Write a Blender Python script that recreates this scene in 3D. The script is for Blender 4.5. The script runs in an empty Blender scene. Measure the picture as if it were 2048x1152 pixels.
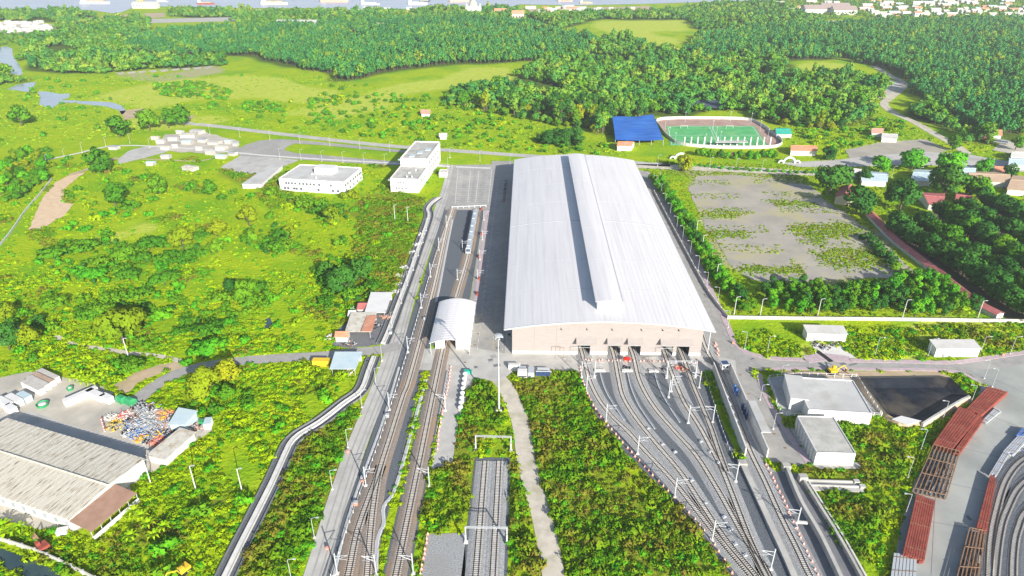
import bpy, bmesh, math, random
import numpy as np
from mathutils import Vector, Matrix
from mathutils.geometry import tessellate_polygon

random.seed(7); RNG = np.random.default_rng(11)
R = math.radians
S = bpy.context.scene
COL = S.collection

# ---------------------------------------------------------------- camera, sky, sun, exposure
CAM_F, CAM_H, CAM_PITCH, CAM_YAW = 1365.0, 160.0, R(27.18), R(1.16)
cam = bpy.data.cameras.new('camera'); cam.sensor_width = 36.0; cam.lens = 36.0 * CAM_F / 2048.0
cam.clip_start = 1.0; cam.clip_end = 20000.0
camo = bpy.data.objects.new('camera', cam); COL.objects.link(camo)
camo.location = (0, 0, CAM_H); camo.rotation_euler = (R(90) - CAM_PITCH, 0, CAM_YAW)
S.camera = camo

SUN_EL = R(22.5)
SUN_DIR = Vector((0.465 * math.cos(SUN_EL) / 1.0, -0.885 * math.cos(SUN_EL), math.sin(SUN_EL))).normalized()
W = bpy.data.worlds.new('World'); S.world = W; W.use_nodes = True
nt = W.node_tree
bg = nt.nodes['Background']
sky = nt.nodes.new('ShaderNodeTexSky'); sky.sky_type = 'NISHITA'; sky.sun_disc = False
sky.sun_elevation = SUN_EL
sky.sun_rotation = math.atan2(SUN_DIR.x, SUN_DIR.y)
sky.air_density = 1.0; sky.dust_density = 1.2; sky.ozone_density = 1.0
nt.links.new(sky.outputs[0], bg.inputs[0]); bg.inputs[1].default_value = 0.09
sl = bpy.data.lights.new('sun', 'SUN'); sl.energy = 5.0; sl.angle = R(0.5); sl.color = (1.0, 0.935, 0.83)
so = bpy.data.objects.new('sun', sl); COL.objects.link(so)
so.rotation_euler = (-SUN_DIR).to_track_quat('-Z', 'Y').to_euler(); so.location = (200, -300, 400)
S.view_settings.view_transform = 'Standard'; S.view_settings.look = 'None'
S.view_settings.exposure = 0.86; S.view_settings.gamma = 1.0; S.view_settings.use_curve_mapping = False
S.render.engine = 'CYCLES'
S.cycles.max_bounces = 6; S.cycles.diffuse_bounces = 3; S.cycles.glossy_bounces = 2
S.cycles.transmission_bounces = 3; S.cycles.volume_bounces = 0; S.cycles.transparent_max_bounces = 8
S.cycles.use_denoising = True; S.cycles.use_adaptive_sampling = True

# ---------------------------------------------------------------- survey: photograph point -> place on the ground
_cp, _sp, _cy, _sy = math.cos(CAM_PITCH), math.sin(CAM_PITCH), math.cos(CAM_YAW), math.sin(CAM_YAW)
def G(px, py, z=0.0):
    u = (px - 1024) / CAM_F; v = -(py - 576) / CAM_F
    t = (z - CAM_H) / (-_sp + v * _cp)
    X = u * t; Y = (_cp + v * _sp) * t
    return (X * _cy - Y * _sy, X * _sy + Y * _cy)
def GP(pts, z=0.0):
    return [G(p[0], p[1], z) for p in pts]
def scale_at(x, y):           # photograph pixels per metre on the ground there
    Y = -x * _sy + y * _cy
    return CAM_F / (Y * _cp + CAM_H * _sp)

# ---------------------------------------------------------------- materials
MATS = {}
def mk(name, c1, c2=None, scale=0.5, rough=0.85, detail=4.0, metal=0.0, bump=0.0, bscale=None, c3=None, s3=None, spec=0.3, stretch=None, lo=0.35, hi=0.65):
    """procedural surface: two colours mixed by world-space noise, a third one in larger blotches"""
    if name in MATS: return MATS[name]
    m = bpy.data.materials.new(name); m.use_nodes = True; t = m.node_tree; N = t.nodes; L = t.links
    b = N['Principled BSDF']; b.inputs['Roughness'].default_value = rough; b.inputs['Metallic'].default_value = metal
    b.inputs['Specular IOR Level'].default_value = spec
    c = lambda k: (k[0], k[1], k[2], 1.0)
    if c2 is None and not bump:
        b.inputs['Base Color'].default_value = c(c1)
    else:
        g = N.new('ShaderNodeNewGeometry'); src = g.outputs['Position']
        if stretch:
            mp = N.new('ShaderNodeMapping'); mp.inputs['Scale'].default_value = stretch
            L.new(src, mp.inputs['Vector']); src = mp.outputs[0]
        def noise(s, d=detail):
            n = N.new('ShaderNodeTexNoise'); n.inputs['Scale'].default_value = s; n.inputs['Detail'].default_value = d
            n.inputs['Roughness'].default_value = 0.6
            L.new(src, n.inputs['Vector']); return n
        def ramp(n, a, bb):
            mr = N.new('ShaderNodeMapRange'); mr.inputs[1].default_value = a; mr.inputs[2].default_value = bb
            L.new(n.outputs[0], mr.inputs[0]); return mr
        if c2 is not None:
            mx = N.new('ShaderNodeMix'); mx.data_type = 'RGBA'
            mx.inputs[6].default_value = c(c1); mx.inputs[7].default_value = c(c2)
            L.new(ramp(noise(scale), lo, hi).outputs[0], mx.inputs[0]); out = mx.outputs[2]
            if c3 is not None:
                m2 = N.new('ShaderNodeMix'); m2.data_type = 'RGBA'; m2.inputs[7].default_value = c(c3)
                L.new(out, m2.inputs[6]); L.new(ramp(noise(s3 or scale * 0.15), 0.5, 0.68).outputs[0], m2.inputs[0]); out = m2.outputs[2]
            L.new(out, b.inputs['Base Color'])
        else:
            b.inputs['Base Color'].default_value = c(c1)
        if bump:
            bn = N.new('ShaderNodeBump'); bn.inputs['Strength'].default_value = bump; bn.inputs['Distance'].default_value = 0.3
            L.new(noise(bscale or scale * 2).outputs[0], bn.inputs['Height']); L.new(bn.outputs[0], b.inputs['Normal'])
    MATS[name] = m
    return m

def leafmat(name, cols, trans=0.18, nscale=0.05, rnd=0.5):
    """foliage: colour differs from plant to plant and drifts over the land; a little light passes through"""
    m = bpy.data.materials.new(name); m.use_nodes = True; t = m.node_tree; N = t.nodes; L = t.links
    N.remove(N['Principled BSDF']); out = N['Material Output']
    oi = N.new('ShaderNodeObjectInfo'); g = N.new('ShaderNodeNewGeometry')
    n = N.new('ShaderNodeTexNoise'); n.inputs['Scale'].default_value = nscale; n.inputs['Detail'].default_value = 3
    L.new(g.outputs['Position'], n.inputs['Vector'])
    n2 = N.new('ShaderNodeTexNoise'); n2.inputs['Scale'].default_value = 0.9; n2.inputs['Detail'].default_value = 1
    L.new(g.outputs['Position'], n2.inputs['Vector'])
    mr = N.new('ShaderNodeMapRange'); mr.inputs[1].default_value = 0.3; mr.inputs[2].default_value = 0.7
    L.new(n.outputs[0], mr.inputs[0])
    a = N.new('ShaderNodeMix'); a.inputs[0].default_value = rnd
    L.new(mr.outputs[0], a.inputs[2]); L.new(oi.outputs['Random'], a.inputs[3])
    a2 = N.new('ShaderNodeMix'); a2.inputs[0].default_value = 0.22
    L.new(a.outputs[0], a2.inputs[2]); L.new(n2.outputs[0], a2.inputs[3])
    r = N.new('ShaderNodeValToRGB'); e = r.color_ramp.elements
    k = len(cols)
    while len(e) < k: e.new(0.5)
    for i, cc in enumerate(cols):
        e[i].position = 0.12 + 0.76 * i / (k - 1); e[i].color = (*cc, 1)
    L.new(a2.outputs[0], r.inputs[0])
    d = N.new('ShaderNodeBsdfDiffuse'); tr = N.new('ShaderNodeBsdfTranslucent'); mx = N.new('ShaderNodeMixShader')
    mx.inputs[0].default_value = trans
    L.new(r.outputs[0], d.inputs[0]); L.new(r.outputs[0], tr.inputs[0])
    L.new(d.outputs[0], mx.inputs[1]); L.new(tr.outputs[0], mx.inputs[2]); L.new(mx.outputs[0], out.inputs[0])
    MATS[name] = m
    return m

LEAF = {
 'dark':  leafmat('leaf_dark',  [(.026, .115, .020), (.045, .165, .024), (.075, .22, .026)], rnd=.6),
 'mid':   leafmat('leaf_mid',   [(.050, .19, .014), (.095, .27, .014), (.17, .34, .016)], rnd=.65),
 'wood':  leafmat('leaf_wood',  [(.040, .19, .044), (.070, .26, .048), (.13, .34, .042), (.24, .40, .040), (.34, .42, .06)], rnd=.5, nscale=.010),
 'plant': leafmat('leaf_plantation', [(.040, .21, .060), (.068, .29, .070), (.13, .37, .065)], rnd=.5, nscale=.010),
 'yellow':leafmat('leaf_yellow',[(.15, .27, .012), (.25, .33, .012), (.36, .37, .014)], rnd=.6),
 'weed':  leafmat('leaf_weed',  [(.16, .34, .008), (.28, .44, .008), (.34, .49, .008), (.40, .49, .014)], rnd=.10, nscale=.035),
 'weed2': leafmat('leaf_weed_rank', [(.05, .18, .010), (.11, .28, .010), (.19, .31, .012), (.23, .20, .035), (.30, .37, .014)], rnd=.3, nscale=.07),
 'meadow':leafmat('leaf_meadow',[(.13, .36, .016), (.26, .45, .02), (.42, .51, .05)], rnd=.25, nscale=.015),
 'vine':  leafmat('leaf_vine',  [(.050, .28, .016), (.10, .38, .016), (.19, .46, .016)], rnd=.5, nscale=.08),
 'banana':leafmat('leaf_banana',[(.18, .40, .01), (.32, .50, .01), (.45, .55, .02)], rnd=.6),
}
BARK = mk('bark', (.07, .06, .045), (.13, .11, .09), 1.5)

M_ASPH  = mk('asphalt', (.29, .285, .275), (.37, .36, .345), .35, .9, detail=8.0, c3=(.41, .40, .37), s3=.05)
M_ASPHD = mk('asphalt_dark', (.15, .16, .18), (.19, .195, .21), .3, .9)
M_CONC  = mk('concrete', (.42, .41, .39), (.51, .50, .475), .2, .9, detail=8.0, c3=(.36, .355, .34), s3=.07)
M_CONCL = mk('concrete_light', (.56, .56, .54), (.68, .67, .65), .4, .85)
M_YARD  = mk('yard_concrete', (.31, .33, .315), (.39, .405, .385), .08, .9, detail=8.0, c3=(.26, .28, .27), s3=.03)
M_DUSTY = mk('dusty_yard', (.44, .41, .35), (.55, .51, .44), .12, .95, detail=7.0, c3=(.33, .32, .29), s3=.04)
M_PINK  = mk('pink_paving', (.42, .33, .36), (.50, .41, .43), .6, .9)
M_BALL  = mk('ballast', (.24, .25, .26), (.40, .41, .42), 2.2, .95, bump=.6, bscale=3.0, c3=(.30, .30, .30), s3=.06)
M_BALLD = mk('ballast_dark', (.085, .098, .118), (.15, .165, .185), 2.0, .95, bump=.5, bscale=3.0)
M_BALLB = mk('ballast_brown', (.21, .17, .14), (.30, .26, .23), 2.0, .95, bump=.5, bscale=3.0, c3=(.32, .22, .15), s3=.05)
M_SLEEP = mk('sleeper_concrete', (.42, .40, .38), (.52, .50, .47), .8, .9)
M_RAIL  = mk('rail_steel', (.055, .042, .034), (.09, .07, .055), .5, .6, metal=.3)
M_GRAV  = mk('gravel_lot', (.32, .30, .26), (.41, .38, .33), .06, .95, detail=8.0, c3=(.40, .37, .20), s3=.03)
M_DIRT  = mk('dirt', (.42, .32, .21), (.54, .42, .29), .15, .95, c3=(.34, .30, .18), s3=.06)
M_TRACK = mk('dirt_track', (.48, .44, .37), (.60, .55, .47), .3, .95, detail=7.0, c3=(.38, .36, .26), s3=.12)
M_SAND  = mk('sandy_soil', (.58, .42, .27), (.68, .52, .36), .3, .95, bump=.8, bscale=.5)
M_WATER = mk('creek_water', (.28, .31, .38), (.33, .36, .42), .05, .18, spec=.5)
M_RIVER = mk('river_water', (.42, .46, .55), (.48, .52, .60), .004, .35, spec=.5, stretch=(1, 6, 1))
M_DITCH = mk('ditch_water', (.03, .06, .07), (.05, .09, .09), .1, .1, spec=.5)
M_WHITE = mk('white_wall', (.62, .62, .62), (.68, .68, .68), .2, .8)
M_WHITED= mk('white_wall_stained', (.50, .50, .48), (.64, .64, .62), .5, .85, stretch=(1, 1, .15))
M_FLAT  = mk('flat_roof', (.46, .46, .46), (.54, .54, .53), .12, .9, c3=(.40, .40, .38), s3=.08)
M_FLATD = mk('flat_roof_weathered', (.38, .38, .35), (.52, .51, .48), .3, .9, c3=(.33, .33, .31), s3=.12)
M_ROOF  = mk('metal_roof', (.66, .65, .67), (.71, .70, .715), .06, .5, c3=(.615, .605, .625), s3=.05, metal=.0, spec=.35, stretch=(8, .3, 1))
M_SEAM  = mk('roof_seam', (.42, .44, .49), rough=.5)
M_BEIGE = mk('beige_cladding', (.31, .283, .277), (.34, .312, .305), .3, .8, stretch=(1, 1, 4))
M_STEEL = mk('galvanised_steel', (.42, .45, .50), (.52, .55, .60), 1.0, .55, metal=.2)
M_LIGHTS= mk('pale_grey_paint', (.42, .45, .48), rough=.6)
M_DARK  = mk('dark_opening', (.03, .032, .035), rough=.6)
M_GLASS = mk('window_glass', (.07, .09, .13), rough=.15, spec=.6)
M_PAINT = mk('road_paint', (.66, .67, .70), (.55, .56, .58), 2.0, .8)
M_YPAINT= mk('yellow_paint', (.55, .43, .16), (.42, .36, .2), 1.0, .8)
M_ORANGE= mk('cone_orange', (.72, .27, .19), rough=.6)
M_REDW  = mk('barrier_red', (.62, .10, .08), rough=.6)
M_RUST  = mk('red_oxide_steel', (.25, .055, .04), (.33, .085, .06), .6, .75, c3=(.20, .045, .035), s3=.2)
M_RUSTB = mk('rusty_steel', (.17, .10, .065), (.30, .19, .12), 1.2, .85)
M_TILE  = mk('red_roof_tile', (.40, .12, .12), (.50, .17, .16), .5, .8)
M_TILEO = mk('orange_roof_tile', (.60, .24, .14), (.70, .33, .2), .4, .8)
M_BLUE  = mk('blue_tarpaulin', (.015, .10, .44), (.025, .15, .56), .15, .5, bump=.8, bscale=.5, stretch=(.35, 3, 1), c3=(.06, .22, .60), s3=.12)
M_YELLOW= mk('yellow_paint_metal', (.75, .52, .03), (.70, .45, .03), .5, .5)
M_GREENT= mk('green_plastic', (.03, .26, .10), (.05, .34, .14), .5, .5)
M_TEAL  = mk('teal_roof', (.03, .40, .28), (.06, .48, .36), .3, .6)
M_BLUEP = mk('blue_paint', (.04, .13, .42), (.06, .2, .5), .6, .5)
M_LBLUE = mk('pale_blue_roof', (.42, .54, .60), (.50, .60, .64), .3, .6)
M_RIBR  = mk('weathered_roof_sheet', (.50, .48, .42), (.62, .60, .54), .4, .8, c3=(.42, .34, .24), s3=.5)
M_BROWN = mk('brown_roof_sheet', (.30, .18, .13), (.36, .23, .17), .4, .8)
M_TURF  = mk('football_turf', (.07, .37, .12), (.12, .46, .17), .12, .9, c3=(.16, .44, .16), s3=.06)
M_LINER = mk('pond_liner', (.010, .013, .020), (.022, .028, .040), .15, .6, bump=.4, bscale=.3, spec=.15, c3=(.085, .075, .06), s3=.045)
M_GREYBOX = mk('grey_paint', (.30, .33, .36), (.36, .39, .42), .5, .7)
M_BLACK = mk('black_rubber', (.02, .02, .022), rough=.7)
M_PINKR = mk('terracotta_clutter', (.55, .3, .22), (.6, .38, .3), .8, .8)

# ---------------------------------------------------------------- mesh builder
class MB:
    def __init__(s): s.v = []; s.f = []; s.m = []
    def add(s, vs, fs, m=0):
        o = len(s.v); s.v += [tuple(p) for p in vs]; s.f += [tuple(i + o for i in f) for f in fs]; s.m += [m] * len(fs); return s
    def box(s, x0, x1, y0, y1, z0, z1, m=0):
        return s.add([(x0, y0, z0), (x1, y0, z0), (x1, y1, z0), (x0, y1, z0), (x0, y0, z1), (x1, y0, z1), (x1, y1, z1), (x0, y1, z1)],
                     [(0, 3, 2, 1), (4, 5, 6, 7), (0, 1, 5, 4), (1, 2, 6, 5), (2, 3, 7, 6), (3, 0, 4, 7)], m)
    def obox(s, cx, cy, z0, sx, sy, h, rot=0.0, m=0):
        c, q = math.cos(rot), math.sin(rot)
        P = [(cx + a * sx / 2 * c - b * sy / 2 * q, cy + a * sx / 2 * q + b * sy / 2 * c) for a, b in ((-1, -1), (1, -1), (1, 1), (-1, 1))]
        return s.prism(P, z0, z0 + h, m)
    def prism(s, P, z0, z1, m=0):
        a = sum(P[i][0] * P[(i + 1) % len(P)][1] - P[(i + 1) % len(P)][0] * P[i][1] for i in range(len(P)))
        if a < 0: P = P[::-1]
        n = len(P)
        vs = [(p[0], p[1], z0) for p in P] + [(p[0], p[1], z1) for p in P]
        fs = [(i, (i + 1) % n, n + (i + 1) % n, n + i) for i in range(n)]
        if n == 4: fs += [(3, 2, 1, 0), (4, 5, 6, 7)]
        else:
            for t in tessellate_polygon([[Vector((p[0], p[1], 0)) for p in P]]):
                q = [P[i] for i in t]
                ar = (q[1][0] - q[0][0]) * (q[2][1] - q[0][1]) - (q[2][0] - q[0][0]) * (q[1][1] - q[0][1])
                t = t if ar > 0 else t[::-1]
                fs += [tuple(n + i for i in t), tuple(t[::-1])]
        return s.add(vs, fs, m)
    def tube(s, p, q, r0, r1=None, n=6, m=0, cap=True):
        r1 = r0 if r1 is None else r1
        p = Vector(p); q = Vector(q); d = (q - p).normalized()
        a = d.orthogonal().normalized(); b = d.cross(a)
        vs = [tuple(p + (a * math.cos(2 * math.pi * i / n) + b * math.sin(2 * math.pi * i / n)) * r0) for i in range(n)]
        vs += [tuple(q + (a * math.cos(2 * math.pi * i / n) + b * math.sin(2 * math.pi * i / n)) * r1) for i in range(n)]
        fs = [(i, (i + 1) % n, n + (i + 1) % n, n + i) for i in range(n)]
        if cap: fs += [tuple(range(n - 1, -1, -1)), tuple(range(n, 2 * n))]
        return s.add(vs, fs, m)
    def lathe(s, prof, n=12, c=(0, 0), m=0):
        vs = []; fs = []
        for r, z in prof: vs += [(c[0] + r * math.cos(2 * math.pi * i / n), c[1] + r * math.sin(2 * math.pi * i / n), z) for i in range(n)]
        for k in range(len(prof) - 1):
            fs += [(k * n + i, k * n + (i + 1) % n, (k + 1) * n + (i + 1) % n, (k + 1) * n + i) for i in range(n)]
        fs += [tuple(range(n - 1, -1, -1)), tuple((len(prof) - 1) * n + i for i in range(n))]
        return s.add(vs, fs, m)
    def ribbon(s, pts, w, z0, z1, m=0, off=0.0):
        """raised strip along a line on the ground"""
        L_, R_ = offset_line(pts, off + w / 2), offset_line(pts, off - w / 2)
        n = len(pts); vs = []
        for i in range(n): vs += [(*L_[i], z0), (*R_[i], z0), (*L_[i], z1), (*R_[i], z1)]
        fs = [(1, 0, 2, 3)]
        for i in range(n - 1):
            a, b = 4 * i, 4 * i + 4
            fs += [(a + 2, b + 2, b + 3, a + 3)[::-1], (a, b, b + 2, a + 2), (a + 3, b + 3, b + 1, a + 1)]
        e = 4 * (n - 1); fs += [(e, e + 1, e + 3, e + 2)]
        return s.add(vs, fs, m)
    def mesh(s, name, mats):
        me = bpy.data.meshes.new(name); me.from_pydata(s.v, [], s.f)
        mats = mats if isinstance(mats, (list, tuple)) else [mats]
        for q in mats: me.materials.append(q)
        if len(mats) > 1: me.polygons.foreach_set('material_index', s.m)
        me.update(); return me
    def build(s, name, mats, parent=None, world=False, label=None, cat=None, group=None, kind=None):
        if world and parent is not None:
            r = parent
            while r.parent is not None: r = r.parent
            x, y, z = r.location; a = -r.rotation_euler[2]; c, q = math.cos(a), math.sin(a)
            s.v = [((p[0] - x) * c - (p[1] - y) * q, (p[0] - x) * q + (p[1] - y) * c, p[2] - z) for p in s.v]
        o = bpy.data.objects.new(name, s.mesh(name, mats)); COL.objects.link(o)
        if parent is not None: o.parent = parent
        return tag(o, label, cat, group, kind)
def tag(o, label=None, cat=None, group=None, kind=None):
    if label: o['label'] = label
    if cat: o['category'] = cat
    if group: o['group'] = group
    if kind: o['kind'] = kind
    return o
def thing(name, label, cat, loc=(0, 0, 0), rot=0.0, group=None):
    o = bpy.data.objects.new(name, None); COL.objects.link(o); o.empty_display_size = 0.5
    o.location = loc if len(loc) == 3 else (loc[0], loc[1], 0.0); o.rotation_euler = (0, 0, rot)
    return tag(o, label, cat, group)
def dup(root, loc, rot=0.0, label=None, group=None, scale=None):
    r = root.copy(); COL.objects.link(r); r.location = loc if len(loc) == 3 else (loc[0], loc[1], 0.0); r.rotation_euler = (0, 0, rot)
    if scale is not None: r.scale = (scale,) * 3 if not isinstance(scale, tuple) else scale
    tag(r, label, None, group)
    for ch in list(root.children):
        c = ch.copy(); COL.objects.link(c); c.parent = r
        for g_ in ch.children:
            d = g_.copy(); COL.objects.link(d); d.parent = c
    return r
ORD = ['first', 'second', 'third', 'fourth', 'fifth', 'sixth', 'seventh', 'eighth', 'ninth', 'tenth', 'eleventh', 'twelfth', 'thirteenth',
       'fourteenth', 'fifteenth', 'sixteenth', 'seventeenth', 'eighteenth', 'nineteenth', 'twentieth']
_T = {2: 'twenty', 3: 'thirty', 4: 'forty', 5: 'fifty', 6: 'sixty', 7: 'seventy', 8: 'eighty', 9: 'ninety'}
def ordinal(i):
    if i < 20: return ORD[i]
    n = i + 1; t, u = divmod(n, 10)
    return (_T[t][:-1] + 'ieth') if u == 0 else _T[t] + '-' + ORD[u - 1]
def offset_line(pts, d):
    out = []; n = len(pts)
    for i in range(n):
        a = Vector(pts[max(i - 1, 0)][:2]); b = Vector(pts[min(i + 1, n - 1)][:2])
        t = (b - a).normalized(); out.append((pts[i][0] - t.y * d, pts[i][1] + t.x * d))
    return out
def smooth(pts, step=4.0):
    """Catmull-Rom line through the points, resampled evenly"""
    P = [Vector(p[:2]) for p in pts]; P = [P[0] * 2 - P[1]] + P + [P[-1] * 2 - P[-2]]
    out = []
    for i in range(1, len(P) - 2):
        a, b, c, d = P[i - 1:i + 3]; n = max(2, int((c - b).length / step))
        for k in range(n):
            t = k / n
            out.append(0.5 * ((2 * b) + (c - a) * t + (2 * a - 5 * b + 4 * c - d) * t * t + (3 * b - a - 3 * c + d) * t ** 3))
    out.append(P[-2])
    # even spacing
    res = [out[0]]; acc = 0.0
    for a, b in zip(out, out[1:]):
        L_ = (b - a).length; pos = step - acc
        while pos <= L_:
            res.append(a.lerp(b, pos / L_)); pos += step
        acc = (acc + L_) % step
    if (res[-1] - out[-1]).length > step * .3: res.append(out[-1])
    return [(p.x, p.y) for p in res]
NOVEG = []          # places where nothing grows (paved, built, water)
def noveg(P, pad=0.0):
    NOVEG.append(np.array([(p[0], p[1]) for p in P]))
def strip_poly(pts, w):
    return offset_line(pts, w / 2) + offset_line(pts, -w / 2)[::-1]
def sheet(name, P, z, mat, kind='structure', clear=True, label=None, parent=None):
    """flat sheet on the ground"""
    mb = MB(); vs = [(p[0], p[1], z) for p in P]
    fs = []
    for t in tessellate_polygon([[Vector((p[0], p[1], 0)) for p in P]]):
        q = [P[i] for i in t]; ar = (q[1][0] - q[0][0]) * (q[2][1] - q[0][1]) - (q[2][0] - q[0][0]) * (q[1][1] - q[0][1])
        fs.append(tuple(t) if ar > 0 else tuple(t[::-1]))
    mb.add(vs, fs); o = mb.build(name, mat, parent); 
    if parent is None: tag(o, label, None, None, kind)
    if clear: noveg(P)
    return o
def wobble(P, amp, step=6.0, closed=True):
    """natural, uneven outline"""
    out = []; n = len(P)
    for i in range(n if closed else n - 1):
        a = Vector(P[i]); b = Vector(P[(i + 1) % n]); k = max(1, int((b - a).length / step))
        for j in range(k):
            p = a.lerp(b, j / k); out.append((p.x + random.uniform(-amp, amp), p.y + random.uniform(-amp, amp)))
    return out
def inpoly(X, Y, P):
    P = np.asarray(P); r = np.zeros(len(X), bool); n = len(P); j = n - 1
    bb = (X >= P[:, 0].min()) & (X <= P[:, 0].max()) & (Y >= P[:, 1].min()) & (Y <= P[:, 1].max())
    if not bb.any(): return r
    x = X[bb]; y = Y[bb]; q = np.zeros(len(x), bool)
    for i in range(n):
        xi, yi = P[i]; xj, yj = P[j]
        if yi != yj:
            q ^= ((yi > y) != (yj > y)) & (x < (xj - xi) * (y - yi) / (yj - yi) + xi)
        j = i
    r[bb] = q
    return r

# ================================================================ THE GROUND
ZONES_DRY = [GP(p) for p in (
    [(190, 190), (300, 160), (430, 152), (560, 158), (680, 180), (640, 205), (520, 200), (400, 205), (280, 212)],
    [(560, 235), (650, 205), (760, 175), (860, 160), (960, 132), (1040, 140), (1015, 165), (930, 180), (830, 190), (770, 215), (640, 240)],
    [(1180, 44), (1290, 38), (1372, 42), (1375, 62), (1300, 66), (1360, 80), (1345, 96), (1290, 88), (1250, 70), (1200, 60)],
    [(1570, 128), (1640, 122), (1700, 132), (1700, 142), (1600, 145)],
    [(180, 480), (260, 450), (300, 430), (330, 450), (240, 490), (200, 500)],
    [(1540, 700), (1560, 660), (1620, 640), (2048, 650), (2048, 700)],
    [(270, 230), (330, 225), (420, 230), (430, 250), (330, 255), (250, 250)])]
ZONES_RANK = [GP(p) for p in (
    [(1030, 760), (1160, 740), (1200, 830), (1300, 940), (1400, 1060), (1480, 1152), (1140, 1152), (1090, 990), (1040, 850)],
    [(920, 770), (985, 760), (1010, 850), (940, 900), (890, 900)], [(850, 930), (945, 910), (935, 1060), (850, 1060)],
    [(1010, 920), (1040, 920), (1090, 1060), (1110, 1152), (1015, 1152)],
    [(1670, 850), (1760, 850), (1820, 880), (1790, 1000), (1720, 1152), (1690, 1130), (1620, 990), (1600, 940)],
    [(560, 900), (700, 800), (720, 860), (640, 1050), (560, 1152), (480, 1152)],
    [(720, 400), (850, 395), (800, 560), (760, 620), (700, 560)], [(200, 1080), (300, 1040), (380, 1070), (300, 1152), (180, 1152)],
    [(520, 330), (560, 360), (620, 420), (520, 380), (430, 340)])]
ZONES_BARE = [GP(p) for p in (
    [(1360, 345), (1500, 350), (1620, 360), (1680, 430), (1750, 470), (1800, 540), (1640, 560), (1480, 540), (1420, 460)],
    [(1240, 120), (1330, 118), (1330, 130), (1250, 132)], [(220, 150), (330, 148), (450, 130), (460, 140), (330, 160)])]

# woods
W_PLANT = [wobble(GP(p), 9, 22) for p in ([(262, 78), (400, 62), (560, 58), (700, 50), (900, 40), (1050, 52), (1180, 80), (1180, 108), (1020, 128), (900, 128), (820, 138), (700, 162), (620, 140), (500, 112), (300, 112), (262, 98)],
                           [(1376, 106), (1400, 76), (1500, 62), (1640, 56), (1700, 52), (1900, 46), (2300, 40), (2600, 250), (2100, 262), (2000, 270), (1960, 262), (1890, 235), (1850, 215), (1832, 195), (1820, 165), (1770, 135), (1700, 122), (1560, 118), (1380, 116)])]
W_MIX = [wobble(GP(p), 9, 22) for p in ([(40, 100), (60, 78), (150, 70), (260, 72), (262, 112), (440, 122), (450, 132), (330, 140), (240, 145), (130, 150), (80, 145), (52, 125)],
                         [(880, 200), (940, 178), (1040, 150), (1090, 120), (1180, 82), (1240, 74), (1270, 92), (1340, 100), (1380, 116), (1560, 120), (1570, 150), (1700, 150), (1760, 165), (1765, 200), (1740, 240), (1680, 262), (1600, 260), (1570, 250), (1530, 240), (1480, 226), (1370, 230), (1320, 232), (1222, 240), (1215, 285), (1160, 262), (1080, 250), (1000, 230), (900, 215)],
                         [(1800, 225), (1840, 240), (1890, 262), (1940, 285), (1990, 285), (2050, 268), (2300, 250), (2300, 200), (1900, 240), (1840, 212)],
                         [(-200, 30), (0, 24), (150, 24), (200, 34), (170, 40), (130, 44), (0, 42), (-200, 60)], [(130, 46), (230, 40), (300, 38), (300, 60), (250, 72), (150, 66), (110, 58)], [(335, 24), (480, 22), (700, 26), (830, 22), (930, 18), (1010, 19), (1050, 28), (1060, 52), (900, 40), (700, 50), (560, 58), (480, 56), (480, 44), (335, 32)], [(1050, 30), (1180, 28), (1300, 26), (1420, 12), (1560, 6), (1640, 48), (1500, 58), (1390, 60), (1380, 40), (1200, 40), (1120, 60)],
                         [(0, 145), (50, 158), (70, 165), (20, 170), (-200, 180), (-200, 150)])]
W_TOWN = [GP(p) for p in ([(1560, 2), (1800, -6), (2500, -12), (2500, 42), (2060, 46), (1700, 50), (1600, 46)], [(-200, 66), (0, 68), (90, 66), (130, 56), (100, 90), (20, 95), (-200, 95)])]
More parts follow.
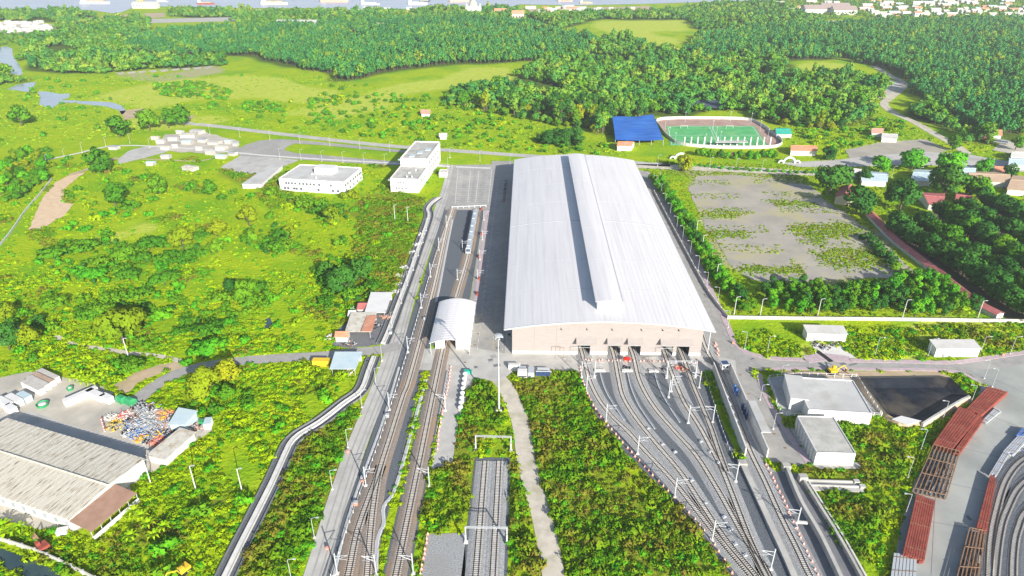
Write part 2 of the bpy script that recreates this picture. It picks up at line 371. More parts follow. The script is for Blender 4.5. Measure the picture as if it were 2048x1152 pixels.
def build_ground():
    ys = [-370.0, -150.0, -20.0, 60.0]; y = 100.0
    while y < 2600: ys.append(y); y += 1.6 + (y - 100) * 0.0075
    ys += [3200.0, 4200.0, 6300.0]
    ts = np.linspace(-1.15, 1.15, 330); ts = np.concatenate([[-1.5], ts, [1.5]])
    ys = np.array(ys); nx, ny = len(ts), len(ys)
    Yg = np.repeat(ys, nx); Xg = (np.tile(ts, ny)) * (np.clip(Yg, 60, None) * .78 + 95); Xg = np.clip(Xg, -5300, 5300)
    k = RNG.normal(size=(6, 2)) * .05; ph = RNG.uniform(0, 6, 6)
    Z = sum(np.sin(k[i, 0] * Xg + k[i, 1] * Yg + ph[i]) for i in range(6)) * .03 - .12
    Z = np.minimum(Z, -0.03)
    me = bpy.data.meshes.new('ground')
    V = np.stack([Xg, Yg, Z], 1)
    idx = np.arange(nx * ny).reshape(ny, nx)
    F = np.stack([idx[:-1, :-1], idx[:-1, 1:], idx[1:, 1:], idx[1:, :-1]], -1).reshape(-1, 4)
    me.from_pydata(V.tolist(), [], F.tolist())
    def field(polys):
        a = np.zeros(nx * ny)
        for P in polys: a[inpoly(Xg + 9 * np.sin(Yg * .035 + 2 * np.sin(Xg * .02)) + 5 * np.sin(Yg * .11), Yg + 14 * np.sin(Xg * .025 + 1.7 * np.sin(Yg * .017)) + 6 * np.sin(Xg * .09), P)] = 1
        a = a.reshape(ny, nx)
        for _ in range(3):
            a = (np.roll(a, 1, 0) + a + np.roll(a, -1, 0)) / 3; a = (np.roll(a, 1, 1) + a + np.roll(a, -1, 1)) / 3
        return a.ravel()
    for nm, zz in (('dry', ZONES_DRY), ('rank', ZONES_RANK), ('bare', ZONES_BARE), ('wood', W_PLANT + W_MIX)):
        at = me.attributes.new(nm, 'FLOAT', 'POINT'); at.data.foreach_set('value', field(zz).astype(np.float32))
    m = bpy.data.materials.new('grassland'); m.use_nodes = True; t = m.node_tree; N = t.nodes; L = t.links
    b = N['Principled BSDF']; b.inputs['Roughness'].default_value = .95; b.inputs['Specular IOR Level'].default_value = .0
    g = N.new('ShaderNodeNewGeometry')
    def noise(s, d=4):
        n = N.new('ShaderNodeTexNoise'); n.inputs['Scale'].default_value = s; n.inputs['Detail'].default_value = d; n.inputs['Roughness'].default_value = .62
        L.new(g.outputs['Position'], n.inputs['Vector']); return n.outputs[0]
    def rmp(f, a, c):
        r = N.new('ShaderNodeMapRange'); r.inputs[1].default_value = a; r.inputs[2].default_value = c; L.new(f, r.inputs[0]); return r.outputs[0]
    def mix(f, A, B):
        x = N.new('ShaderNodeMix'); x.data_type = 'RGBA'
        for i, q in ((6, A), (7, B)):
            if isinstance(q, tuple): x.inputs[i].default_value = (*q, 1)
            else: L.new(q, x.inputs[i])
        L.new(f, x.inputs[0]); return x.outputs[2]
    def att(nm, n_, amt=.6):
        a = N.new('ShaderNodeAttribute'); a.attribute_name = nm
        s = N.new('ShaderNodeMath'); s.operation = 'MULTIPLY_ADD'; L.new(n_, s.inputs[0]); s.inputs[1].default_value = amt; s.inputs[2].default_value = -amt * .5
        q = N.new('ShaderNodeMath'); q.operation = 'ADD'; L.new(a.outputs['Fac'], q.inputs[0]); L.new(s.outputs[0], q.inputs[1])
        return rmp(q.outputs[0], .3, .75)
    n1, n2, n3, n4 = noise(.02), noise(.12), noise(.6, 5), noise(.05, 5)
    c = mix(rmp(n2, .35, .65), (.29, .44, .012), (.42, .51, .012))
    c = mix(rmp(n1, .45, .65), c, (.18, .38, .014))
    c = mix(rmp(n4, .55, .72), c, (.40, .53, .022))
    dry = mix(rmp(n2, .35, .7), (.42, .54, .05), (.60, .60, .12))
    c = mix(att('dry', n4), c, dry)
    rank = mix(rmp(n3, .4, .6), (.17, .27, .012), (.26, .24, .04))
    c = mix(att('rank', n4), c, rank)
    bare = mix(rmp(n2, .35, .65), (.44, .39, .31), (.42, .40, .18))
    c = mix(att('bare', n4, 1.0), c, bare)
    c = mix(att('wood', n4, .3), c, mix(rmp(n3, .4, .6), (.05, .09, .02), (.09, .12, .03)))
    c = mix(rmp(n3, .3, .8), c, mix(rmp(n3, 0, 1), c, (.16, .30, .008)))
    L.new(c, b.inputs['Base Color'])
    bn = N.new('ShaderNodeBump'); bn.inputs['Strength'].default_value = .9; bn.inputs['Distance'].default_value = .8
    L.new(noise(.5, 6), bn.inputs['Height']); L.new(bn.outputs[0], b.inputs['Normal'])
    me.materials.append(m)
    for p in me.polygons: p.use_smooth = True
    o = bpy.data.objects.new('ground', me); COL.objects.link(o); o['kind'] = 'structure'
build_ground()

# ---------------------------------------------------------------- water
sheet('river', GP([(-1500, 40), (-200, 26), (0, 22), (110, 21), (180, 20), (235, 28), (262, 17), (300, 12), (345, 14), (400, 17), (640, 16), (700, 22), (760, 20), (830, 17), (900, 15),
      (1010, 17), (1040, 9), (1150, 11), (1290, 8), (1420, 4), (1560, 0), (1800, -10), (3400, -14)]) + [(5200, 6200), (-5200, 6200), (-5200, 2600)], .30, M_RIVER)
CREEK1 = GP([(0, 95), (12, 92), (24, 97), (26, 112), (40, 132), (46, 146), (38, 151), (22, 147), (16, 128), (-10, 124), (-60, 122), (-60, 95)])
CREEK2 = GP([(14, 178), (38, 168), (60, 165), (72, 164), (66, 178), (60, 184), (40, 182)])
CREEK3 = GP([(76, 182), (100, 184), (120, 188), (140, 187), (138, 195), (122, 200), (150, 201), (190, 203), (222, 204), (246, 212), (252, 222), (243, 230), (236, 220), (215, 213), (180, 210), (150, 206), (118, 207), (104, 216), (80, 212), (78, 198)])
for P in (CREEK1, CREEK2, CREEK3): sheet('creek', wobble(P, .6, 8), .02, M_WATER)
sheet('pond', wobble(GP([(985, 197), (1000, 196), (1012, 203), (1004, 206), (990, 203)]), .5, 5), .02, M_WATER)
sheet('pond', wobble(GP([(530, 640), (540, 634), (546, 652), (540, 662), (529, 655)]), .3, 3), .02, M_DITCH)
sheet('ditch_water', GP([(-40, 1080), (0, 1096), (60, 1118), (130, 1150), (190, 1180), (110, 1190), (40, 1150), (-40, 1112)]), .03, M_DITCH)

# ---------------------------------------------------------------- dirt and tracks
sheet('dirt_patch', wobble(GP([(170, 345), (140, 350), (110, 366), (85, 395), (70, 430), (58, 458), (80, 460), (110, 440), (130, 430), (148, 408), (125, 405), (128, 380), (150, 360)]), .7, 4), .02, M_SAND)
sheet('dirt_patch', wobble(GP([(240, 222), (290, 216), (300, 226), (270, 236), (248, 240)]), 1.5, 8), .02, M_DIRT)
sheet('dirt_patch', wobble(GP([(345, 232), (390, 232), (370, 246), (330, 244)]), 1.5, 8), .02, M_DIRT)
sheet('dirt_path', strip_poly(smooth(GP([(110, 672), (150, 690), (205, 697), (260, 706), (320, 712), (360, 722)]), 3), 2.6), .02, M_TRACK)
sheet('dirt_path', wobble(GP([(225, 770), (270, 745), (320, 728), (362, 722), (370, 738), (320, 746), (275, 766), (250, 790)]), .4, 4), .018, M_DIRT)
sheet('dirt_track', strip_poly(smooth(GP([(965, 742), (990, 752), (1012, 775), (1030, 815), (1042, 850), (1050, 905), (1062, 960), (1078, 1010), (1090, 1060), (1100, 1110), (1110, 1170)]), 3), 6.4), .022, M_TRACK)
sheet('dirt_path', strip_poly(smooth(GP([(285, 318), (340, 320), (400, 322), (440, 312)]), 5), 2.4), .02, M_DIRT)
sheet('dirt_path', strip_poly(smooth(GP([(140, 350), (185, 335), (210, 322), (235, 316)]), 5), 5), .024, M_DIRT)
sheet('vacant_lot', wobble(GP([(1395, 352), (1470, 350), (1560, 360), (1625, 372), (1650, 400), (1700, 430), (1745, 470), (1790, 510), (1830, 548), (1790, 556), (1660, 560), (1560, 566), (1500, 560), (1470, 535), (1440, 500), (1412, 455), (1390, 410), (1378, 375)]), 1.5, 7), .02, M_GRAV, clear=False)
sheet('dirt_patch', wobble(GP([(1560, 742), (1880, 742), (1900, 755), (1895, 762), (1720, 762), (1690, 756), (1560, 750)]), .6, 4), .025, M_DIRT)

noveg(strip_poly(smooth(GP([(965, 742), (990, 752), (1012, 775), (1030, 815), (1042, 850), (1050, 905), (1062, 960), (1078, 1010), (1090, 1060), (1100, 1110), (1110, 1170)]), 3), 7.4))
# ---------------------------------------------------------------- roads and paving
ROADS = {}
def road(px, z=.06, mat=M_ASPH, name='road'):
    P = GP(px); return sheet(name, P, z, mat)
road([(1274, 340), (1296, 343), (1316, 370), (1345, 425), (1381, 500), (1419, 580), (1449, 645), (1466, 685), (1486, 704), (1530, 717), (1640, 722), (1760, 725), (1900, 727), (1950, 722), (2080, 703), (2120, 900), (2075, 905),
      (2036, 930), (2000, 985), (1968, 1060), (1952, 1180), (1780, 1180), (1800, 1060), (1830, 960), (1880, 880), (1930, 830), (1970, 790), (1975, 775), (1940, 748), (1890, 738), (1700, 735), (1540, 735), (1512, 738), (1508, 750),
      (1525, 785), (1550, 830), (1590, 890), (1615, 925), (1600, 932), (1535, 924), (1500, 860), (1458, 780), (1438, 738), (1405, 715), (1395, 690)], .058, M_ASPH)
sheet('concrete_yard', GP([(1940, 742), (2010, 735), (2080, 722), (2140, 900), (2075, 906), (2036, 931), (2000, 986), (1968, 1061), (1950, 1185), (1784, 1185), (1803, 1061), (1833, 961), (1883, 881), (1933, 831), (1973, 791), (1978, 775)]), .066, M_YARD)
sheet('concrete_apron', [(-44, 236), (-44, 252.5), (-22, 254.0), (-6, 249.0), (82, 249.0), (90, 246), (88, 236.5), (60, 235.8), (18, 236), (-4, 236), (-10, 228), (-20, 231), (-24, 205), (-24, 180), (-31, 176), (-31, 236)], .062, M_CONC)
sheet('asphalt_lane', [(-27.0, 254.5), (-8.2, 250), (-8.2, 470), (-10, 535), (-27.0, 535), (-27, 430)], .055, M_ASPH)
noveg([(-9, 247), (-4, 247), (-4, 500), (-9, 500)]); noveg([(-43, 286), (-26, 286), (-26, 430), (-44, 430)])
sheet('hall_plinth_paving', [(-8.2, 249.2), (-4.6, 249.2), (-4.6, 494), (-8.2, 494)], .052, M_CONC); sheet('hall_plinth_paving', [(75.6, 249.2), (83.5, 249.2), (83.5, 494), (75.6, 494)], .030, M_CONC)
sheet('parking_lot', GP([(890, 420), (905, 338), (915, 330), (1032, 328), (1030, 345), (985, 420)]), .050, M_ASPH)
# service road along the tracks, branch road to the yard
SERV = smooth(GP([(905, 330), (893, 380), (868, 450), (838, 530), (812, 610), (790, 690), (768, 755), (742, 820), (712, 895), (690, 960), (668, 1030), (648, 1100), (620, 1190)]), 4)
sheet('service_road', strip_poly(SERV, 7.2), .040, M_CONC); noveg(strip_poly(SERV, 8.6))
BRANCH = smooth(GP([(800, 690), (760, 700), (700, 705), (640, 712), (560, 716), (480, 722), (410, 732), (360, 745), (318, 766), (288, 788), (262, 812), (240, 830)]), 4)
sheet('branch_road', strip_poly(BRANCH, 6.6), .046, M_ASPH); noveg(strip_poly(BRANCH, 8.0))
sheet('work_yard', wobble(GP([(-60, 770), (60, 742), (130, 755), (200, 768), (250, 800), (330, 815), (420, 840), (425, 860), (330, 930), (270, 965), (250, 1000), (160, 1060), (120, 1070), (-60, 1020)]), .4, 5), .030, M_DUSTY)
sheet('yard_shadow_band', GP([(-60, 830), (30, 828), (60, 822), (140, 850), (290, 893), (285, 920), (-60, 900)]), .040, M_CONC)  # greyer sheet laid to stand in for the warehouse's shadow band, no separate paving
# roads behind the depot
BACK = smooth(GP([(330, 238), (372, 246), (430, 252), (520, 263), (640, 277), (760, 290), (850, 297), (960, 305), (1060, 312), (1200, 320), (1300, 328), (1340, 330)]), 6)
sheet('back_road', strip_poly(BACK, 9.0), .040, M_CONC)
sheet('loop_road', GP([(470, 302), (490, 290), (520, 281), (560, 278), (620, 282), (760, 296), (850, 305), (850, 309), (760, 301), (640, 290), (590, 287), (575, 293), (568, 300), (590, 306), (640, 310), (780, 322), (900, 329), (900, 335), (760, 329), (640, 322), (560, 316), (480, 312)]), .044, M_ASPH)
sheet('gravel_patch', wobble(GP([(440, 335), (480, 312), (560, 316), (600, 320), (560, 335), (520, 350), (470, 345)]), .6, 6), .034, M_CONC)
sheet('gravel_patch', wobble(GP([(235, 318), (260, 300), (300, 291), (350, 295), (330, 305), (280, 318), (240, 328)]), .6, 6), .034, M_CONC)
sheet('lane', strip_poly(smooth(GP([(90, 320), (150, 308), (210, 294), (260, 291), (330, 294), (420, 300), (520, 310), (620, 317), (760, 325), (900, 333), (1030, 338)]), 6), 3.2), .052, M_CONCL)
sheet('east_road', GP([(1270, 328), (1400, 330), (1560, 338), (1660, 346), (1760, 352), (1760, 357), (1640, 352), (1500, 346), (1320, 338), (1270, 336)]), .040, M_TRACK)
sheet('east_road', GP([(1560, 326), (1680, 319), (1760, 310), (1850, 304), (1930, 308), (2060, 330), (2060, 345), (1930, 332), (1800, 330), (1700, 334), (1600, 334)]), .042, M_CONC)
sheet('bus_lot', wobble(GP([(1690, 300), (1760, 285), (1850, 278), (1900, 300), (1870, 308), (1790, 310), (1700, 318)]), .8, 6), .036, M_GRAV)
sheet('bus_lot', wobble(GP([(1985, 300), (2000, 286), (2060, 276), (2080, 310), (2040, 312)]), .8, 6), .036, M_DUSTY)
sheet('forest_road', strip_poly(smooth(GP([(1748, 132), (1775, 148), (1802, 162), (1812, 168), (1800, 180), (1780, 196), (1768, 208), (1785, 224), (1830, 245), (1870, 268), (1910, 290), (1935, 308)]), 6), 8.5), .040, M_TRACK)
sheet('forest_clearing', GP([(1778, 160), (1812, 166), (1806, 182), (1775, 200), (1766, 192), (1770, 176)]), .036, M_CONC)
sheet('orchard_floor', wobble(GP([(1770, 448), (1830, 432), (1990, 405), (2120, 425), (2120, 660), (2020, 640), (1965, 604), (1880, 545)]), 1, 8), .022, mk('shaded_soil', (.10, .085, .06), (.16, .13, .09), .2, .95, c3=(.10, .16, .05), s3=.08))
sheet('settlement_ground', wobble(GP([(300, 300), (330, 270), (400, 262), (480, 282), (482, 300), (430, 308), (360, 304)]), 2, 8), .026, M_DUSTY)
noveg(GP([(1870, 1000), (2000, 1000), (1995, 1190), (1870, 1190)]))
# pink pavements with a kerb
def pave(px, w, name='pavement'):
    pts = smooth(GP(px), 3); mb = MB().ribbon(pts, w, .0, .16); noveg(strip_poly(pts, w)); return tag(mb.build(name, M_PINK), kind='structure')
pave([(1296, 345), (1318, 374), (1347, 428), (1384, 500), (1422, 580), (1452, 645), (1470, 685), (1490, 703), (1532, 715), (1610, 720)], 2.6)
pave([(1700, 721), (1800, 723), (1900, 725), (1955, 719), (2080, 700)], 2.6)
pave([(1610, 719), (1655, 714), (1700, 720)], 5.5)
pave([(1516, 742), (1528, 782), (1553, 830), (1592, 890), (1618, 926)], 2.4)
pave([(1516, 742), (1545, 738), (1700, 738), (1890, 741), (1940, 753), (1968, 776), (1958, 792)], 2.0)
pave([(951, 600), (965, 500), (973, 420)], 1.7)
sheet('concrete_forecourt', GP([(1625, 690), (1680, 690), (1712, 716), (1655, 720), (1632, 712)]), .052, M_CONCL)

# ---------------------------------------------------------------- ballast
sheet('ballast_bed', [(-56.5, 125), (-42, 125), (-41.5, 240), (-41.0, 284), (-38.4, 287), (-39.4, 430), (-53.5, 430), (-53.5, 240)], .045, M_BALLD)
sheet('ballast_bed', [(-39.2, 125), (-31.5, 125), (-31.8, 245), (-39.0, 245)], .047, M_BALLD)
sheet('ballast_bed', [(-38.5, 288), (-27.4, 288), (-27.0, 428), (-39.5, 428)], .048, M_BALLD)
sheet('concrete_strip', GP([(826, 912), (842, 830), (858, 760), (870, 712), (905, 712), (900, 740), (862, 912)]), .038, M_CONC)
FAN = GP([(1155, 722), (1160, 760), (1190, 830), (1250, 905), (1320, 975), (1400, 1065), (1462, 1152), (1480, 1185), (1625, 1185), (1560, 1060), (1500, 960), (1450, 860), (1400, 735), (1395, 722)])
sheet('ballast_bed', FAN, .034, M_BALLD)
sheet('ballast_bed', GP([(1478, 900), (1535, 926), (1570, 965), (1610, 1050), (1680, 1185), (1600, 1185), (1540, 1070), (1490, 940)]), .040, M_BALL)
sheet('ballast_bed', GP([(2120, 880), (2048, 905), (2012, 940), (1985, 1000), (1968, 1060), (1958, 1185), (2200, 1185)]), .074, M_BALL)
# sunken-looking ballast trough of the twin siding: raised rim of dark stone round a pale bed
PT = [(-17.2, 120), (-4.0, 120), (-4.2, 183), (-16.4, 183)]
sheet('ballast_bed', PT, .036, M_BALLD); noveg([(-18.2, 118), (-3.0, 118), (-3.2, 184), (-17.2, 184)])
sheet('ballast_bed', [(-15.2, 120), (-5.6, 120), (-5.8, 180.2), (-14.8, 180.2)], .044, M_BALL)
sheet('ballast_pit', GP([(852, 1068), (930, 1066), (932, 1190), (840, 1190)]), .036, M_BALL)

# ================================================================ RAILWAY TRACKS
def track(px, label, world=None, name='railway_track', bed=None, spacing=.7, wire=False):
    pts = smooth(world if world else GP(px), 1.5)
    o = thing(name, label, 'railway track', (*pts[0], 0.0))
    fine = smooth(pts, spacing)
    if bed is not None:
        mb = MB(); A, B, C, D = (offset_line(pts, d) for d in (3.1, 1.9, -1.9, -3.1))
        vs = []; fs = []
        for i in range(len(pts)): vs += [(*A[i], .05), (*B[i], .26), (*C[i], .26), (*D[i], .05)]
        for i in range(len(pts) - 1):
            k = 4 * i
            for j in range(3): fs.append((k + j + 1, k + j, k + j + 4, k + j + 5)[::-1])
        mb.add(vs, fs).build('ballast', bed, o, world=True)
    mb = MB()
    for i in range(len(fine)):
        a = Vector(fine[max(0, i - 1)]); b = Vector(fine[min(len(fine) - 1, i + 1)]); t = b - a
        mb.obox(fine[i][0], fine[i][1], .22, .30, 2.55, .14, math.atan2(t.y, t.x))
    mb.build('sleepers', M_SLEEP, o, world=True, kind='stuff')
    for s in (.75, -.75):
        MB().ribbon(pts, .19, .35, .52, off=s).build('rail', M_RAIL, o, world=True)
    if wire:
        mb = MB(); q = [(*p, 6.3) for p in pts[::6]]
        for a_, b_ in zip(q, q[1:]): mb.tube(a_, b_, .035, n=3, cap=False)
        tag(mb.build('contact_wire', M_STEEL), 'thin contact wire above the ' + label, 'wire', 'contact wires')
    return o
track([(905, 418), (893, 460), (870, 565), (840, 680), (815, 770), (806, 792), (779, 878), (759, 943), (748, 1004), (741, 1066), (735, 1144), (731, 1185)], 'long straight railway track on the left beside the service road', bed=M_BALLB)
track([(762, 932), (748, 970), (735, 1004), (714, 1066), (698, 1144), (688, 1185)], 'branch track curving off to the left at the bottom edge', bed=M_BALLB)
track(None, 'railway track running into the small arched shed', [(-35.4, 120), (-35.4, 180), (-35.4, 245), (-34.6, 290), (-32.8, 330), (-32.0, 360), (-32.0, 426)], bed=M_BALLB)
track(None, 'left track of the short twin siding in the stone bed', [(-12.9, 120), (-12.9, 181)], bed=M_BALL)
track(None, 'right track of the short twin siding in the stone bed', [(-8.1, 120), (-8.1, 181)], bed=M_BALL)
DOORS_PX = [(1155, 1179), (1214, 1239), (1254, 1279), (1320, 1343), (1350, 1375)]
track([(1158, 686), (1167, 718), (1171, 731), (1180, 764), (1197, 799), (1222, 832), (1258, 867), (1289, 902), (1350, 968), (1392, 1021), (1444, 1086), (1500, 1152), (1525, 1185)], 'leftmost curving track of the fan, from the hall\'s first door', bed=M_BALL, wire=True)
track([(1217, 682), (1226, 706), (1231, 727), (1237, 759), (1246, 795), (1272, 838), (1310, 886), (1360, 945), (1402, 1008), (1452, 1082), (1510, 1152), (1532, 1185)], 'curving track of the fan from the hall\'s second door', bed=M_BALL, wire=True)
track([(1252, 678), (1264, 706), (1270, 727), (1277, 757), (1291, 788), (1314, 823), (1352, 867), (1392, 912), (1433, 977), (1464, 1032), (1498, 1093), (1529, 1148), (1548, 1185)], 'curving track of the fan from the hall\'s third door', bed=M_BALL, wire=True)
track([(1318, 680), (1328, 705), (1337, 731), (1352, 769), (1370, 809), (1398, 853), (1422, 897), (1446, 945), (1468, 1000), (1490, 1058), (1512, 1110), (1540, 1168)], 'curving track of the fan from the hall\'s fourth door', bed=M_BALL, wire=True)
track([(1352, 680), (1361, 705), (1373, 734), (1387, 773), (1403, 811), (1422, 858), (1436, 900), (1452, 945)], 'short steep track of the fan from the hall\'s fifth door', bed=M_BALLD)
track([(1390, 620), (1408, 687), (1429, 731), (1441, 759), (1459, 799), (1478, 850), (1502, 908), (1529, 963), (1560, 1032), (1594, 1100), (1615, 1145), (1640, 1190)], 'track passing between the two wash walls', bed=M_BALL, wire=True)
track([(2110, 895), (2048, 919), (2012, 960), (1990, 1030), (1980, 1090), (1976, 1185)], 'outermost curved track at the right edge beside the storage yard', bed=M_BALLD)
track([(2130, 925), (2048, 966), (2014, 1020), (1998, 1075), (1986, 1185)], 'second curved track at the right edge joining the outermost one', bed=M_BALLD)
track([(2150, 975), (2060, 1018), (2035, 1060), (2026, 1110), (2024, 1185)], 'third curved track in the bottom right corner', bed=M_BALLD)
# concrete cable troughs between the tracks
for px, lb in (([(1200, 745), (1206, 768), (1218, 795), (1248, 841)], 'pale cable trough between the first and second tracks of the fan'),
               ([(1255, 745), (1262, 775), (1278, 812), (1309, 858)], 'pale cable trough between the second and third tracks of the fan'),
               ([(1309, 745), (1318, 775), (1335, 808), (1359, 845)], 'pale cable trough between the third and fourth tracks of the fan')):
    pts = smooth(GP(px), 1.5); t = thing('cable_trough', lb, 'cable trough', (*pts[0], 0), group='cable troughs of the track fan')
    MB().ribbon(pts, .55, .03, .28).build('trough', M_LIGHTS, t, world=True)
    MB().ribbon(pts, .12, .06, .34, off=.55).build('handrail', M_STEEL, t, world=True)
    p = pts[0]; MB().obox(p[0], p[1] + 1, .03, 4.4, 1.6, .6, .05).build('head_block', M_CONCL, t, world=True)
def trough(px, label, w=.9, mat=M_CONCL, h=.35):
    pts = smooth(GP(px), 2.0); t = thing('cable_trough', label, 'cable trough', (*pts[0], 0))
    MB().ribbon(pts, w, .03, h).build('trough', mat, t, world=True)
    MB().ribbon(pts, w * .55, h, h + .06).build('cover', M_LIGHTS, t, world=True)
trough([(852, 760), (812, 905), (788, 985), (772, 1006), (766, 1020), (768, 1050), (755, 1080), (752, 1185)], 'long pale cable trough on the right of the left main track', 1.1)
trough([(905, 440), (893, 500), (880, 570), (872, 605)], 'pale cable trough between the left main track and the train', 1.0)
trough([(798, 735), (770, 830), (745, 900), (715, 980), (690, 1060), (668, 1152)], 'ladder-like cable trough beside the service road', .8)

# ================================================================ CONCRETE DRAINS
def drain(px, label):
    pts = smooth(GP(px), 3); t = thing('drain_channel', label, 'drain', (*pts[0], 0)); noveg(strip_poly(pts, 7.6))
    sl_ = MB(); A, B = offset_line(pts, 3.0), offset_line(pts, -3.0)
    MB().ribbon(pts, 6.0, .0, .12).build('lining', M_BALLD, t, world=True)
    MB().ribbon(pts, 2.0, .12, .62).build('cover_slab', M_CONCL, t, world=True)
    for s in (2.85, -2.85): MB().ribbon(pts, .35, .0, .7, off=s).build('side_wall', M_ASPHD, t, world=True)
    for s in (.8, -.8): MB().ribbon(pts, .18, .62, .80, off=s).build('curb', M_CONC, t, world=True)
drain([(878, 396), (862, 408), (855, 420), (858, 432), (846, 470), (822, 540), (800, 600), (778, 660), (766, 688)], 'covered concrete drain running down from the white office building')
drain([(748, 714), (738, 740), (722, 782), (690, 806), (640, 845), (590, 876), (572, 905), (545, 965), (510, 1035), (478, 1098), (448, 1160), (436, 1185)], 'long bent concrete drain across the weeds in the lower left')
def wall_line(px, label, h, w, mat, name='wall', cat='wall', panels=None, coping=None, world=None):
    pts = smooth(world if world else GP(px), 4 if panels is None else panels); t = thing(name, label, cat, (*pts[0], 0))
    if panels:
        for i, (a, b) in enumerate(zip(pts, pts[1:])):
            MB().ribbon([a, b], w, 0, h - (.02 if i % 2 else 0)).build('panel', mat, t, world=True)
            MB().obox(*a, 0, w * 1.9, w * 1.9, h + .15).build('post', coping or mat, t, world=True)
    else:
        MB().ribbon(pts, w, 0, h).build('masonry', mat, t, world=True)
        MB().ribbon(pts, w * 1.5, h, h + .12).build('coping', coping or mat, t, world=True)
    noveg(strip_poly(pts, max(w, .8)))
    return t
wall_line([(1455, 638), (1600, 640), (1800, 642), (2080, 646)], 'long pale boundary wall between the saplings and the grass verge', 1.9, .25, M_CONC, panels=9.0)
wall_line([(1308, 385), (1345, 455), (1385, 530), (1420, 592), (1455, 636)], 'low boundary wall along the hedge beside the hall road', 1.6, .25, M_CONCL, panels=9.0)
wall_line([(-20, 515), (20, 468), (52, 422), (80, 390), (105, 358)], 'thin pale concrete wall beside the creek at the left edge', 1.2, .3, M_CONCL)
wall_line([(-30, 1072), (60, 1100), (120, 1125), (200, 1165)], 'grey concrete ditch wall in the bottom left corner', 1.6, .3, M_CONC, panels=5.0)
# wash plant walls with the track between them
def wash():
    t = thing('train_wash', 'pair of long grey wash walls with blue brushes around one track', 'train wash', (*G(1470, 800), 0))
    A = GP([(1425, 742), (1489, 916)]); B = GP([(1458, 742), (1533, 918)])
    for P, n in ((A, 9), (B, 9)):
        for i in range(n):
            a = Vector(P[0]).lerp(Vector(P[1]), i / n); b = Vector(P[0]).lerp(Vector(P[1]), (i + .985) / n)
            MB().ribbon([tuple(a), tuple(b)], 0.4, 0, 4.4).build('wall_panel', M_CONCL, t, world=True)
    fl = sheet('wash_floor', [A[0], A[1], B[1], B[0]], .07, M_CONC, parent=None)
    for k in (.28, .33, .50, .55, .60):
        p = Vector(B[0]).lerp(Vector(B[1]), k); mb = MB().lathe([(.25, .2), (.55, .5), (.6, 1.8), (.55, 3.4), (.25, 3.7)], 10, (p.x - 1.6, p.y)); mb.build('brush', M_BLUEP if k < .4 else mk('brush_navy', (.02, .04, .12), rough=.9), t, world=True)
    q0 = Vector(B[0]).lerp(Vector(B[1]), .50); q1 = Vector(B[0]).lerp(Vector(B[1]), .84); d = Vector((3.2, 0))
    MB().prism([tuple(q0), tuple(q0 + d * .9), tuple(q1 + d), tuple(q1)], 4.45, 4.8).build('canopy', M_FLAT, t, world=True)
    for k in range(12):
        a = Vector(A[0]).lerp(Vector(A[1]), .35 + k * .03); MB().obox(a.x + .6, a.y, 0, .9, .9, 2.4 + (k % 3) * .5).build('spray_pipe', M_STEEL, t, world=True)
wash()

# ================================================================ BUILDINGS
def rect_from(px3, h):
    """footprint rectangle from three roof corners seen in the photograph at height h (front-left, front-right, back-right)"""
    a, b, c = (Vector(G(*p, h)) for p in px3)
    u = (b - a).normalized(); n = Vector((-u.y, u.x)); d = (c - b).dot(n)
    return [tuple(a), tuple(b), tuple(b + n * d), tuple(a + n * d)]
def lerp2(a, b, t): return (a[0] + (b[0] - a[0]) * t, a[1] + (b[1] - a[1]) * t)
def grow(P, d):
    cx = sum(p[0] for p in P) / len(P); cy = sum(p[1] for p in P) / len(P); out = []
    n = len(P)
    for i in range(n):
        a, b, c = Vector(P[i - 1]), Vector(P[i]), Vector(P[(i + 1) % n])
        u = (b - a).normalized(); v = (c - b).normalized(); out.append(tuple(b + (u - v) * d))
    return out
def windows(t, a, b, z0, z1, ks, w, name='window', mat=M_GLASS, sill=True):
    """window openings on the wall from a to b (outside to the right of a->b), at fractions ks"""
    A, B = Vector(a), Vector(b); u = (B - A).normalized(); n = Vector((u.y, -u.x)); ang = math.atan2(u.y, u.x)
    for k in ks:
        c = A.lerp(B, k) + n * .03
        o = MB().obox(c.x, c.y, z0, w, .10, z1 - z0, ang).build(name, mat, t, world=True)
        if sill:
            c2 = c + n * .06; MB().obox(c2.x, c2.y, z0 - .12, w + .3, .22, .12, ang).build('sill', M_CONCL, o, world=True)
def flat_building(name, label, P, h, wall=M_WHITE, roof=M_FLAT, par=.5, cat='building'):
    t = thing(name, label, cat, (*P[0], 0)); noveg(grow(P, .6))
    MB().prism(P, 0, h - .02).build('wall', wall, t, world=True)
    MB().prism(grow(P, -.3), h - .01, h + .06).build('roof', roof, t, world=True)
    if par:
        for i in range(4):
            a, b = P[i], P[(i + 1) % 4]
            MB().ribbon([a, b], .3, h - .02, h + par, off=.15).build('parapet', wall, t, world=True)
    return t
